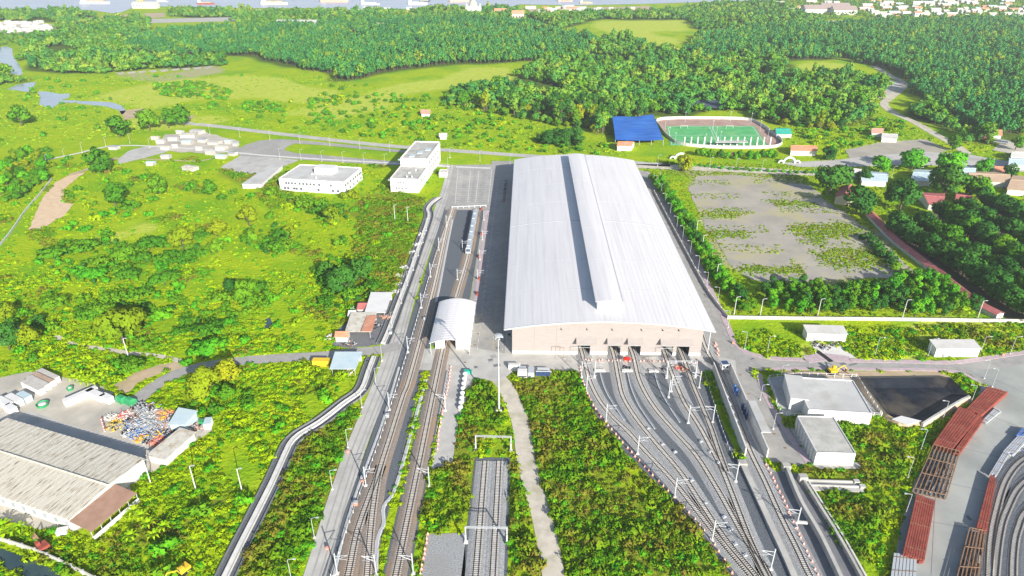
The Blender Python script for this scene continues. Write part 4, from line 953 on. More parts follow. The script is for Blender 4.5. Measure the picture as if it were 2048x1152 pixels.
# ================================================================ WORK YARD (left)
def container(c, rot, label, mat=M_WHITE, roof=None, L_=6.1, w=2.45, h=2.6, door=True, group='containers in the work yard', z=0):
    t = thing('shipping_container', label, 'container', (c[0], c[1], z), rot, group)
    MB().box(-w / 2, w / 2, -L_ / 2, L_ / 2, .12, h).build('body', mat, t)
    MB().box(-w / 2 - .06, w / 2 + .06, -L_ / 2 - .06, L_ / 2 + .06, h, h + .12).build('roof', roof or mat, t)
    mb = MB()
    for k in range(14):
        y = -L_ / 2 + .3 + k * (L_ - .6) / 13
        for s in (-1, 1): mb.box(s * w / 2 - .05, s * w / 2 + .05, y - .08, y + .08, .3, h - .1)
    mb.build('ribs', mat, t)
    if door:
        for s in (-1, 1): MB().box(s * .6 - .55, s * .6 + .55, -L_ / 2 - .09, -L_ / 2 - .02, .25, h - .15).build('door', mat, t)
    noveg([(c[0] - L_ / 2, c[1] - L_ / 2), (c[0] + L_ / 2, c[1] - L_ / 2), (c[0] + L_ / 2, c[1] + L_ / 2), (c[0] - L_ / 2, c[1] + L_ / 2)])
    return t
def along(p, q, n): return [lerp2(p, q, (i + .5) / n) for i in range(n)]
YR = math.atan2(G(215, 815)[1] - G(30, 770)[1], G(215, 815)[0] - G(30, 770)[0])
M_CBROWN = mk('faded_brown_container', (.38, .27, .20), (.46, .34, .26), .5, .8)
M_CGREY = mk('faded_grey_container', (.44, .42, .39), (.52, .50, .47), .5, .8)
a0 = math.radians(62.5)
for i, (px, py, m) in enumerate(((61, 774, M_CGREY), (72, 766, M_CGREY), (82, 759, M_CBROWN), (91, 752, M_CGREY))):
    container(G(px + 8, py + 6), a0, f'{["nearest grey", "second grey", "third, brown-topped", "farthest pale"][i]} long container in the row at the yard\'s top left', M_WHITE, m, 12.2)
container(G(12, 812), a0, 'white site container at the left edge of the yard', M_WHITE, None, 8)
container(G(32, 806), a0, 'white site container with square windows next to the row', M_WHITE, None, 8)
container(G(52, 800), a0, 'pale blue site container before the row', M_LBLUE, None, 6)
container(G(24, 824), a0, 'low white cabin nearest the warehouse shadow band at the left edge', M_WHITE, None, 5)
a1 = math.radians(-62)
container(G(164, 798), math.radians(-37.6), 'long low white container lying before the banana plants', M_WHITE, None, 12)
container(G(194, 796), a0, 'white office container with windows before the banana plants', M_WHITE, None, 9)
container(G(216, 803), a0, 'small white container at the yard entrance', M_WHITE, None, 5)
def skip(c, label, r=2.2):
    t = thing('round_skip', label, 'skip', (*c, 0)); MB().lathe([(r * .85, .05), (r, 1.3), (r * .92, 1.3), (r * .8, .3)], 14).build('shell', M_GREENT, t)
    MB().lathe([(r * .78, .3), (r * .6, 1.15), (r * .2, 1.3)], 10).build('contents', M_CONCL, t)
skip(G(86, 812), 'open green round skip filled with pale rubble in the yard'); skip(G(141, 780), 'small green tank beside the container row', 1.2)
for i, p in enumerate(((245, 803), (262, 807))):
    c = G(*p); t = thing('green_container', ['left', 'right'][i] + ' of two green domed containers at the yard entrance', 'container', (*c, 0), -.5, 'green domed containers')
    MB().box(-1.9, 1.9, -1.5, 1.5, .1, 1.8).build('body', M_GREENT, t)
    MB().add([(-1.9, -1.5, 1.8), (1.9, -1.5, 1.8), (1.9, 1.5, 1.8), (-1.9, 1.5, 1.8), (-1.5, -.7, 2.5), (1.5, -.7, 2.5), (1.5, .7, 2.5), (-1.5, .7, 2.5)], [(4, 5, 6, 7), (0, 1, 5, 4), (1, 2, 6, 5), (2, 3, 7, 6), (3, 0, 4, 7)]).build('lid', M_GREENT, t)
# equipment and scrap in the storage corner: each heap is its own thing
JUNK = [((278, 812), 2.6, [M_BLACK, M_GREYBOX], 'black rubber hose coils'), ((305, 815), 2.8, [M_BLACK, M_STEEL, M_RUSTB], 'black tyres and engine parts'),
        ((248, 832), 2.6, [M_PINKR, M_REDW, M_CONCL], 'pink and red pipe fittings'), ((222, 836), 2.0, [M_CONCL, M_RIBR], 'pale sandbags'), ((232, 852), 3.2, [M_YELLOW, M_YPAINT, M_BLACK], 'yellow machine parts'),
        ((262, 850), 3.4, [M_STEEL, M_GREYBOX, M_STEEL, M_BLUEP], 'grey and blue scaffold parts'), ((300, 845), 4.0, [M_STEEL, M_GREYBOX, M_LIGHTS], 'grey steel tubes'), ((290, 828), 3.4, [M_LIGHTS, M_GREYBOX, M_STEEL], 'pale steel bars'),
        ((330, 830), 3.2, [M_YELLOW, M_TILEO, M_BROWN], 'orange and yellow drums'), ((345, 838), 2.6, [M_STEEL, M_BLACK, M_RUSTB], 'rusty grating'), ((275, 868), 3.0, [M_LIGHTS, M_STEEL, M_BLUEP], 'blue and white crates'),
        ((298, 874), 2.8, [M_BLUEP, M_BLACK, M_GREYBOX], 'blue machine parts'), ((283, 878), 1.8, [M_YELLOW, M_TILEO], 'yellow-orange barrels'), ((296, 882), 2.0, [M_BLACK, M_GREYBOX], 'black pipe bends'), ((314, 884), 2.4, [M_TILEO, M_REDW, M_ORANGE], 'orange-red pipe pieces'),
        ((320, 868), 2.2, [M_YELLOW, M_BLUEP, M_RUSTB], 'yellow and blue tools'), ((340, 866), 2.4, [M_BLACK, M_STEEL, M_RUSTB], 'dark machine frames'), ((335, 852), 3.0, [M_STEEL, M_LIGHTS, M_PINKR], 'mixed grey and pink panels'), ((255, 866), 2.0, [M_LIGHTS, M_BLACK, M_CONCL], 'white and dark boxes'),
        ((392, 855), 2.4, [M_PINKR, M_BLACK, M_STEEL], 'brown and black scrap behind the sheds'), ((312, 856), 3.0, [M_STEEL, M_LIGHTS, M_GREYBOX, M_RUSTB], 'greyish steel sections'), ((268, 838), 2.4, [M_BLACK, M_RUSTB, M_STEEL], 'dark cable drums')]
for p, r, ms, d in JUNK: heap('equipment_pile', f'pile of {d} in the cluttered storage corner', G(*p), r * 1.1, 80, ms, 'pile', .9, 'piles in the storage corner')
# barrier boards at the corner of the pile
for i in range(4):
    c = G(204 + i * 2, 842 + i * 7); t = thing('barrier_post', f'{ordinal(i)} red and white barrier post from the back at the storage corner', 'barrier', (*c, 0), 0, 'red-white barrier posts at the storage corner')
    for k in range(4): MB().box(-.2, .2, -.2, .2, .05 + k * .35, .4 + k * .35 - .01).build('band', M_REDW if k % 2 else M_WHITE, t)
# sheds at the right side of the storage corner
P = [G(343, 862), G(372, 862), G(396, 838), G(362, 832)]
mono('blue_roofed_shed', 'shed with pale blue roof and blue walls among the piles', P, 3.0, 3.4, M_LBLUE, M_LBLUE)
c = G(418, 853); container(c, .2, 'white water tank container at the yard\'s right corner', M_WHITE, M_LBLUE, 4)
c = G(404, 848); t = thing('green_bin', 'bright green bin beside the blue-roofed shed', 'bin', (*c, 0)); MB().box(-.8, .8, -.8, .8, .05, 1.5).build('body', M_GREENT, t); MB().box(-.9, .9, -.9, .9, 1.5, 1.65).build('lid', M_GREENT, t)
P = [G(300, 924), G(334, 932), G(392, 880), G(364, 872)]
mono('long_shed', 'long narrow cream shed along the yard\'s right fence', P, 3.0, 3.2, M_CONCL, M_RIBR)
# big warehouse with ribbed, rust-stained roof
def warehouse():
    h = 5.0
    e0, e1 = Vector(G(286, 920, h)), Vector(G(138, 1036, h))               # right gable end, back and front eave corners
    b0 = Vector(G(42, 848, h)); u = (b0 - e0).normalized(); n = (e1 - e0); n = n - u * n.dot(u); wid = n.length; n.normalize()
    L_ = 64.0
    A = e0; B = e0 + n * wid; C = B + u * L_; D = A + u * L_
    t = thing('warehouse', 'large warehouse with rust-streaked ribbed cream roof in the lower left', 'warehouse', (A.x, A.y, 0)); P = [tuple(p) for p in (A, B, C, D)]; noveg(grow(P, 1))
    rh = 0.9; m1, m2 = A.lerp(B, .5), D.lerp(C, .5)
    vs = [(*p, 0) for p in P] + [(*p, h) for p in P] + [(*m1, h + rh), (*m2, h + rh)]
    MB().add(vs, [(1, 0, 4, 8, 5), (2, 1, 5, 6), (3, 2, 6, 9, 7), (0, 3, 7, 4)]).build('wall', M_WHITED, t, world=True)
    rust = bpy.data.materials.new('rust_streaked_sheet'); rust.use_nodes = True; T = rust.node_tree; N = T.nodes; LL = T.links
    b = N['Principled BSDF']; b.inputs['Roughness'].default_value = .8
    g = N.new('ShaderNodeNewGeometry'); mp = N.new('ShaderNodeMapping'); mp.inputs['Rotation'].default_value = (0, 0, -math.atan2(n.y, n.x)); LL.new(g.outputs['Position'], mp.inputs['Vector'])
    mp2 = N.new('ShaderNodeMapping'); mp2.inputs['Scale'].default_value = (.28, 1.9, 1); LL.new(mp.outputs[0], mp2.inputs['Vector'])
    ns = N.new('ShaderNodeTexNoise'); ns.inputs['Scale'].default_value = 1.0; ns.inputs['Detail'].default_value = 4; LL.new(mp2.outputs[0], ns.inputs['Vector'])
    rp = N.new('ShaderNodeValToRGB'); e = rp.color_ramp.elements; e[0].position = .50; e[0].color = (.58, .555, .48, 1); e[1].position = .70; e[1].color = (.20, .15, .11, 1); e.new(.58).color = (.52, .48, .39, 1)
    LL.new(ns.outputs[0], rp.inputs[0]); LL.new(rp.outputs[0], b.inputs['Base Color'])
    for side in (0, 1):
        ea, eb = (A, D) if side == 0 else (B, C); k = int(L_ / 1.05)
        slope = Vector((*(m1 - ea), rh)).normalized()
        dn = (m1 - ea).normalized()
        for i in range(k):                                        # each roof sheet is laid on its own, every second one a step higher
            p0 = ea.lerp(eb, i / k); p1 = ea.lerp(eb, (i + .93) / k); r0 = m1.lerp(m2, i / k); r1 = m1.lerp(m2, (i + .93) / k)
            z = .10 + (i % 2) * .13 + random.uniform(0, .04); p0 = p0 - dn * .7; p1 = p1 - dn * .7; zd = h - rh * .7 / (wid / 2)
            vs = [(*p0, zd + z), (*p1, zd + z), (*r1, h + rh + z), (*r0, h + rh + z)]
            vs += [(x, y, q - .1) for x, y, q in vs]
            fs = [(0, 1, 2, 3), (7, 6, 5, 4), (0, 4, 5, 1), (1, 5, 6, 2), (2, 6, 7, 3), (3, 7, 4, 0)]
            if side == 0: fs = [f[::-1] for f in fs]
            MB().add(vs, fs).build('roof_sheet', rust, t, world=True)
    MB().tube((*m1, h + rh + .3), (*m2, h + rh + .3), .3, n=6).build('ridge_cap', M_RIBR, t, world=True)
    for i in range(10):
        p = B.lerp(C, .04 + i * .07) + n * .08; MB().obox(p.x, p.y, 1.4, 1.4, .15, 1.6, math.atan2(u.y, u.x)).build('window', M_GREYBOX, t, world=True)
    # brown lean-to at the gable end
    q0, q1 = A.lerp(B, .42) - u * .2, B.lerp(A, -.03) - u * .2; d = -u * 8.5
    vs = [(*q0, 4.6), (*q1, 4.6), (*(q1 + d), 3.4), (*(q0 + d), 3.4)]; vs += [(x, y, z + .15) for x, y, z in vs]
    o = MB().add(vs, [(0, 1, 2, 3), (7, 6, 5, 4), (0, 4, 5, 1), (1, 5, 6, 2), (2, 6, 7, 3), (3, 7, 4, 0)]).build('lean_to_roof', M_BROWN, t, world=True)
    for k in range(6):
        p = (q0 + d * .95).lerp(q1 + d * .95, k / 5); MB().tube((*p, 0), (*p, 3.4), .12).build('post', M_STEEL, t, world=True)
    MB().ribbon([tuple(q0 + d), tuple(q1 + d)], .2, 0, 1.6).build('low_wall', M_CONCL, t, world=True)
    noveg([tuple(q0), tuple(q1), tuple(q1 + d), tuple(q0 + d)])
warehouse()
# pale rubble strip and white box in front of the warehouse
c = G(126, 1066); t = thing('white_box', 'white box standing at the warehouse corner near the ditch', 'box', (*c, 0), .3); MB().box(-1.4, 1.4, -1, 1, 0, 1.4).build('body', M_WHITE, t); MB().box(-1.5, 1.5, -1.1, 1.1, 1.4, 1.5).build('lid', M_WHITE, t)
def excavator(c, rot, label, body, arm):
    t = thing('excavator', label, 'excavator', (*c, 0), rot)
    for s in (-1, 1):
        MB().box(s * 1.1 - .3, s * 1.1 + .3, -1.9, 1.9, .05, .9).build('crawler', M_BLACK, t)
    MB().box(-1.3, 1.3, -1.7, 1.4, 1.0, 1.9).build('house', body, t); c_ = MB().box(-1.25, -.25, .1, 1.5, 1.9, 3.0).build('cab', body, t); MB().box(-1.2, -.3, 1.5, 1.55, 2.1, 2.9).build('window', M_GLASS, c_)
    MB().tube((.3, 1.2, 1.6), (.3, 4.2, 3.6), .28, .22).build('boom', arm, t); MB().tube((.3, 4.2, 3.6), (.3, 5.9, 1.5), .2, .16).build('stick', arm, t); MB().box(-.2, .8, 5.5, 6.3, .4, 1.5).build('bucket', M_RUSTB, t)
excavator(G(88, 1098), 1.0, 'small rusty digger standing by the ditch in the lower left', M_RUST, M_RUSTB)
excavator(G(368, 1144), 2.6, 'yellow digger half hidden in the weeds at the bottom edge', M_YELLOW, M_YELLOW)
excavator(G(1665, 746), -1.4, 'yellow excavator on the earth beside the pond', M_YELLOW, M_YELLOW)
# ---------------------------------------------------------------- sheds along the branch road
P = [G(664, 752), G(712, 752), G(724, 722), G(674, 722)]
mono('pale_blue_shed', 'open shed with pale blue roof beside the branch road', P, 3.6, 4.2, M_LBLUE, M_LBLUE, True)
heap('stored_goods', 'brown and blue goods stored under the pale blue shed roof', G(692, 746), 2.6, 40, [M_PINKR, M_BLUEP, M_CONCL, M_GREYBOX], 'pile', .8)
container(G(643, 730), 1.57, 'bright yellow container beside the pale blue shed', M_YELLOW, M_YELLOW, 6.8, 2.6, 2.7, group=None)
P = [G(733, 638), G(771, 638), G(784, 600), G(745, 600)]; mono('white_roofed_shed', 'white-roofed shed beside the drain', P, 3.6, 4.0, M_CONCL, M_WHITE, True)
P = [G(694, 676), G(742, 676), G(753, 640), G(706, 640)]; mono('rusty_roofed_shed', 'shed with half red rusty, half pale roof beside the drain', P, 3.4, 3.8, M_CONCL, M_RIBR, True)
a, b, c_, d = GP([(722, 664), (744, 664), (754, 632), (734, 632)], 3.9)
t = bpy.data.objects['rusty_roofed_shed']; MB().prism([a, b, c_, d], 4.1, 4.22).build('rusty_sheet', mk('rusted_sheet', (.52, .22, .14), (.6, .3, .2), .4, .8), t, world=True)
for p, r, ms, d in (((712, 618), 2.4, [M_WHITE, M_LIGHTS, M_LBLUE], 'white sacks behind the sheds'), ((716, 632), 2.2, [M_BLUEP, M_LIGHTS, M_PINKR], 'blue and white junk between the sheds'), ((660, 676), 2.2, [M_RIBR, M_CONCL, M_PINKR], 'brown sacks left of the rusty shed'), ((700, 688), 2.4, [M_BLACK, M_LIGHTS, M_RUSTB], 'dark scrap before the rusty shed'), ((752, 652), 2.0, [M_BLACK, M_GREYBOX], 'black pipes right of the rusty shed'), ((772, 636), 1.6, [M_PINKR, M_TILEO], 'red-brown goods under the white-roofed shed')):
    heap('junk_pile', f'pile of {d}', G(*p), r * 1.2, 36, ms, 'pile', 1.0)
sheet('shed_yard', wobble(GP([(664, 692), (672, 668), (700, 632), (742, 598), (788, 598), (772, 640), (756, 690), (705, 697)]), .8, 2), .026, M_ASPHD)
for px, h, m, lb in (([(672, 684), (696, 684), (700, 672), (676, 672)], 2.6, M_TILEO, 'small hut with orange-red roof at the left end of the shed cluster'), ([(716, 628), (732, 628), (738, 614), (722, 614)], 2.6, M_TILE, 'small hut with dark red roof behind the rusty shed'), ([(698, 640), (710, 640), (714, 630), (702, 630)], 2.4, M_WHITE, 'tiny white-roofed hut left behind the rusty shed')):
    gable('small_hut', lb, GP(px), h, 1.0, M_CONCL, m, cat='hut', over=.4)
for i, (px, py) in enumerate(((834, 490), (826, 505), (808, 535), (800, 552), (795, 568), (790, 585), (842, 470))):
    heap('rubble_heap', f'{ordinal(i)} white rubble heap along the drain', G(px, py), 2.4, 30, [M_WHITE, M_CONCL], 'rubble', .9, 'white rubble heaps along the drain')
P = [G(-20, 690), G(38, 688), G(56, 668), G(8, 664)]; mono('brown_shed', 'brown-grey roofed shed at the left edge amid the trees', P, 2.8, 3.2, M_CONC, mk('grey_brown_sheet', (.34, .27, .24), (.42, .34, .3), .5, .8))

# ================================================================ STORAGE YARD (right): steel stacks
def steel_stack(px, label, h, n, mat=M_RUST, name='steel_stack', layers=3, cross=True):
    """stack of long parallel members; px = near-left, near-right, far-right, far-left corners on the ground"""
    a, b, c, d = (Vector(p) for p in GP(px)); t = thing(name, label, 'steel stack', (*a, 0)); noveg([tuple(p) for p in (a, b, c, d)])
    for L_ in range(layers):
        z0 = .25 + (h - .25) * L_ / layers; z1 = .25 + (h - .25) * (L_ + .86) / layers
        for i in range(n):
            k0, k1 = i / n, (i + .82) / n; j = random.uniform(-.35, .35)
            p, q, r, s = a.lerp(b, k0), a.lerp(b, k1), d.lerp(c, k1), d.lerp(c, k0); e = (s - p).normalized() * j
            MB().prism([tuple(p + e), tuple(q + e), tuple(r + e), tuple(s + e)], z0, z1 + random.uniform(-.04, .04)).build('beam', mat, t, world=True)
    if cross:
        for k in (.12, .5, .88):
            p, q = a.lerp(d, k), b.lerp(c, k); MB().ribbon([tuple(p), tuple(q)], .3, .02, .24).build('bearer', M_RUSTB, t, world=True)
            MB().ribbon([tuple(p), tuple(q)], .12, h + .02, h + .1).build('strap', M_RUSTB, t, world=True)
    return t
steel_stack([(1802, 1118), (1846, 1130), (1868, 1010), (1830, 998)], 'red steel stack nearest the bottom edge of the storage yard', 2.2, 9)
steel_stack([(1864, 896), (1902, 908), (1956, 842), (1916, 822)], 'large red steel stack in the middle of the storage yard', 2.4, 8)
steel_stack([(1905, 910), (1918, 914), (1966, 846), (1956, 840)], 'narrow red steel stack leaning against the large one', 1.9, 3)
steel_stack([(1928, 828), (1962, 838), (2014, 792), (1972, 782)], 'red steel stack at the far end of the storage yard', 2.2, 7)
steel_stack([(1950, 1062), (1972, 1068), (1990, 966), (1978, 956)], 'long dark red steel stack beside the curved tracks', 1.8, 4)
steel_stack([(1776, 1185), (1830, 1185), (1832, 1118), (1786, 1112)], 'pale steel beams stacked at the bottom edge of the storage yard', 1.4, 7, M_LIGHTS)
steel_stack([(1962, 846), (1972, 850), (2002, 826), (1990, 818)], 'pale steel beams beside the far red stack', 1.0, 4, M_LIGHTS, layers=2)
steel_stack([(1978, 952), (1992, 956), (2018, 912), (2006, 906)], 'lower pale steel bundle by the curved tracks', 1.4, 4, M_STEEL, layers=2)
steel_stack([(2004, 908), (2028, 914), (2056, 882), (2034, 876)], 'upper pale steel bundle by the curved tracks', 1.4, 5, M_STEEL, layers=2)
steel_stack([(2030, 876), (2060, 880), (2070, 868), (2042, 862)], 'blue bundle at the right edge above the pale steel', 1.6, 3, M_BLUEP, layers=2)
def frame_stack(px, label, h, n, dark=True):
    a, b, c, d = (Vector(p) for p in GP(px)); t = thing('beam_rack', label, 'steel frames', (*a, 0)); noveg([tuple(p) for p in (a, b, c, d)])
    for i in range(n + 1):
        k = i / n; p, s = a.lerp(b, k), d.lerp(c, k)
        for z in (.3, h): MB().ribbon([tuple(p), tuple(s)], .3, z, z + .25).build('chord', M_RUSTB, t, world=True)
    for j in range(7):
        k = j / 6; p, q = a.lerp(d, k), b.lerp(c, k); MB().ribbon([tuple(p), tuple(q)], .2, .05, .28).build('cross_member', M_RUSTB, t, world=True)
        if j % 2 == 0: MB().ribbon([tuple(p), tuple(q)], .2, h + .27, h + .45).build('cross_member', M_RUSTB, t, world=True)
    for i in range(26):
        p = a.lerp(b, random.random()).lerp(d.lerp(c, random.random()), random.uniform(.1, .7)); ang = math.atan2((d - a).y, (d - a).x) + random.uniform(-.15, .15)
        MB().obox(p.x, p.y, .3 + random.random() * .8, random.uniform(2, 6), .28, .3, ang).build('bar', random.choice([M_BLACK, M_RUSTB, M_GREYBOX]), t, world=True)
frame_stack([(1826, 986), (1890, 1000), (1916, 912), (1864, 898)], 'brown steel frames holding dark bars in the middle of the yard', 1.8, 7)
frame_stack([(1905, 1185), (1950, 1185), (1968, 1070), (1936, 1064)], 'brown steel frames with blue and dark bars at the bottom right', 1.5, 5)
for i, (px, py) in enumerate(((1930, 876), (2052, 900))):
    heap('small_parts', ['white and blue small parts beside the large red stack', 'grey fittings at the right edge above the curved tracks'][i], G(px, py), 1.6, 24, [M_WHITE, M_BLUEP, M_LIGHTS], 'parts', .7)

# ================================================================ FOOTBALL GROUND
def stadium():
    outer = [(1350, 286), (1332, 272), (1320, 256), (1312, 244), (1330, 239), (1400, 238), (1490, 240), (1520, 250), (1545, 268), (1562, 282), (1560, 292), (1530, 297), (1440, 297), (1372, 292)]
    pts = smooth(GP(outer + outer[:1]), 5); P = pts[:-1]; noveg(P)
    sheet('running_surface', P, .03, mk('stadium_earth', (.36, .22, .18), (.44, .32, .27), .1, .95))
    pit = [G(1332, 252), G(1508, 252), G(1536, 291), G(1340, 291)]
    t = thing('football_pitch', 'green football pitch pair inside the walled ground', 'pitch', (*pit[0], 0))
    MB().prism(pit, .03, .08).build('turf', M_TURF, t, world=True)
    def bil(u, v): return lerp2(lerp2(pit[0], pit[1], u), lerp2(pit[3], pit[2], u), v)
    for u0, u1, v0, v1 in ((.02, .98, .03, .03), (.02, .98, .97, .97), (.02, .02, .03, .97), (.98, .98, .03, .97), (.49, .49, .03, .97), (.52, .52, .03, .97), (.02, .49, .5, .5), (.52, .98, .5, .5)):
        MB().ribbon([bil(u0, v0), bil(u1, v1)], .45, .085, .10).build('line', M_PAINT, t, world=True)
    w = thing('stadium_wall', 'rounded white wall with pillars enclosing the football ground', 'wall', (*pts[0], 0))
    for a, b in zip(pts, pts[1:]): MB().ribbon([a, b], .5, 0, 2.6).build('panel', M_WHITED, w, world=True)
    for k in range(14):
        p = G(1368 + k * 13.2, 291); MB().obox(*p, 0, .9, .9, 7.5).build('pillar', M_WHITE, w, world=True)
    MB().prism(GP([(1430, 291.5), (1492, 291.5), (1494, 295), (1430, 295)]), 4.2, 4.6).build('stand_roof', M_FLAT, w, world=True)
    for i, (px, py) in enumerate(((1368, 257), (1459, 257))):
        c = G(px, py); g_ = thing('football_goal', ['left', 'right'][i] + ' white goal at the far side of the football pitch', 'goal', (*c, 0), 0, 'football goals')
        for s in (-3.2, 3.2): MB().tube((s, 0, 0), (s, 0, 2.6), .14).build('post', M_WHITE, g_)
        MB().tube((-3.2, 0, 2.6), (3.2, 0, 2.6), .14).build('crossbar', M_WHITE, g_)
    for i, (px, py) in enumerate(((1330, 258), (1338, 276), (1350, 288), (1425, 262), (1432, 275), (1440, 285), (1370, 244), (1460, 243), (1520, 262), (1535, 280), (1410, 290), (1502, 246))):
        c = G(px, py); p = thing('floodlight_pole', f'{ordinal(i)} slim white floodlight pole around the football pitch', 'pole', (*c, 0), 0, 'floodlight poles of the football ground')
        MB().tube((0, 0, 0), (0, 0, 9.5), .17, .1).build('shaft', M_LIGHTS, p); MB().box(-.6, .6, -.2, .2, 9.4, 9.8).build('lamp_bar', M_LIGHTS, p)
    # blue tarpaulin roof
    q = GP([(1230, 291), (1326, 291), (1305, 246), (1224, 250)]); noveg(q)
    b = thing('blue_tarpaulin_roof', 'large bright blue tarpaulin roof beside the football ground', 'tarpaulin roof', (*q[0], 0))
    n = 14; vs = []; fs = []
    for i in range(n + 1):
        for j in range(n + 1):
            u, v = i / n, j / n; p = lerp2(lerp2(q[0], q[1], u), lerp2(q[3], q[2], u), v)
            z = 5.0 + 3.0 * v + .5 * math.sin(u * 9) * math.sin(v * 7) - 1.2 * math.sin(math.pi * u) * .6; vs.append((*p, z))
    for i in range(n):
        for j in range(n): k = i * (n + 1) + j; fs.append((k, k + n + 1, k + n + 2, k + 1))
    vs2 = vs + [(x, y, z - .12) for x, y, z in vs]; m_ = len(vs); fs2 = fs + [tuple(x + m_ for x in f[::-1]) for f in fs]
    o = MB().add(vs2, fs2).build('sheet', M_BLUE, b, world=True)
    for p in o.data.polygons: p.use_smooth = True
    for p, z in zip(q, (5, 5, 8, 8)): MB().tube((*p, 0), (*p, z), .2).build('post', M_STEEL, b, world=True)
    for k in (.25, .5, .75): p = lerp2(q[0], q[1], k); MB().tube((*p, 0), (*p, 4.4), .18).build('post', M_STEEL, b, world=True)
    gable('small_house', 'small white house with orange roof before the blue tarpaulin', [G(1234, 302), G(1262, 302), G(1268, 294), G(1238, 293)], 4.2, 1.8, M_WHITE, M_TILEO, cat='house')
    gable('small_house', 'orange-roofed house at the right end of the football ground', [G(1580, 311), G(1632, 312), G(1628, 302), G(1582, 300)], 4.2, 2.0, M_CONCL, M_TILEO, cat='house')
    gable('tiny_hut', 'tiny orange-roofed hut in the hedge before the football ground', [G(1463, 317), G(1476, 317), G(1476, 312), G(1463, 312)], 2.6, 1.4, M_PINKR, M_TILEO, cat='hut')
    gable('teal_roofed_shed', 'shed with bright teal roof right of the football ground', [G(1552, 276), G(1582, 276), G(1574, 264), G(1548, 264)], 3.6, 1.6, M_CONC, M_TEAL, cat='shed')
    for i, (px, py, s) in enumerate(((1361, 318, 1.0), (1578, 326, 1.0))):
        c = G(px, py); a = thing('white_arch', ['white decorative gate arch nearest the hall', 'white decorative gate arch before the orange-roofed house'][i], 'gate', (*c, 0), 0, 'white gate arches')
        def arcband(cx, r, w, nm):
            mb = MB(); pr = [(cx + r * math.cos(math.pi * k / 12), r * math.sin(math.pi * k / 12)) for k in range(13)]
            for p, q_ in zip(pr, pr[1:]): mb.tube((p[0], 0, p[1]), (q_[0], 0, q_[1]), w, n=6)
            mb.build(nm, M_WHITE, a)
        arcband(0, 4.6, .9, 'main_arch'); arcband(-6.4, 2.0, .7, 'side_arch'); arcband(6.4, 2.0, .7, 'side_arch')
stadium()
# black netted shade houses behind the ground
for i, px in enumerate(([(1370, 222), (1440, 222), (1440, 205), (1392, 208)], [(1440, 216), (1480, 214), (1484, 200), (1446, 202)])):
    mono('shade_house', ['left', 'right'][i] + ' dark blue shade-net house behind the football ground', GP(px), 3.0, 3.2, M_GREYBOX, mk('shade_net', (.05, .07, .11), (.08, .1, .15), .3, .9), True, group='shade-net houses')

# ================================================================ HOUSES ON THE RIGHT
gable('tiled_house', 'cream house with dark red roof under the big tree', [G(1668, 408), G(1700, 412), G(1712, 392), G(1680, 386)], 5.0, 2.4, mk('cream_wall', (.62, .56, .42), rough=.85), M_TILE, 1, cat='house')
def ridge_row():
    """long low row of red-tiled roofs along the orchard"""
    px = [(1738, 432), (1757, 452), (1778, 474), (1800, 494), (1826, 514), (1852, 534), (1878, 552), (1902, 574), (1930, 596), (1960, 618), (2000, 638)]
    pts = GP(px); t = thing('tiled_row', 'long diagonal row of low red-tiled roofs beside the dark trees', 'building row', (*pts[0], 0)); noveg(strip_poly(pts, 8))
    for i, (a, b) in enumerate(zip(pts, pts[1:])):
        A, B = Vector(a), Vector(b); u = (B - A).normalized(); n = Vector((-u.y, u.x)); B = B - u * .5
        MB().prism([tuple(A - n * 2.2), tuple(B - n * 2.2), tuple(B + n * 2.2), tuple(A + n * 2.2)], 0, 2.4).build('wall', M_CONCL, t, world=True)
        for s in (-1, 1):
            vs = [(*(A + n * s * 2.9), 2.3), (*(B + n * s * 2.9), 2.3), (*B, 3.7), (*A, 3.7)]; vs += [(x, y, z + .15) for x, y, z in vs]
            MB().add(vs, [(0, 1, 2, 3), (4, 5, 6, 7), (0, 1, 5, 4), (1, 2, 6, 5), (3, 0, 4, 7)]).build('roof_slope', M_TILE, t, world=True)
ridge_row()
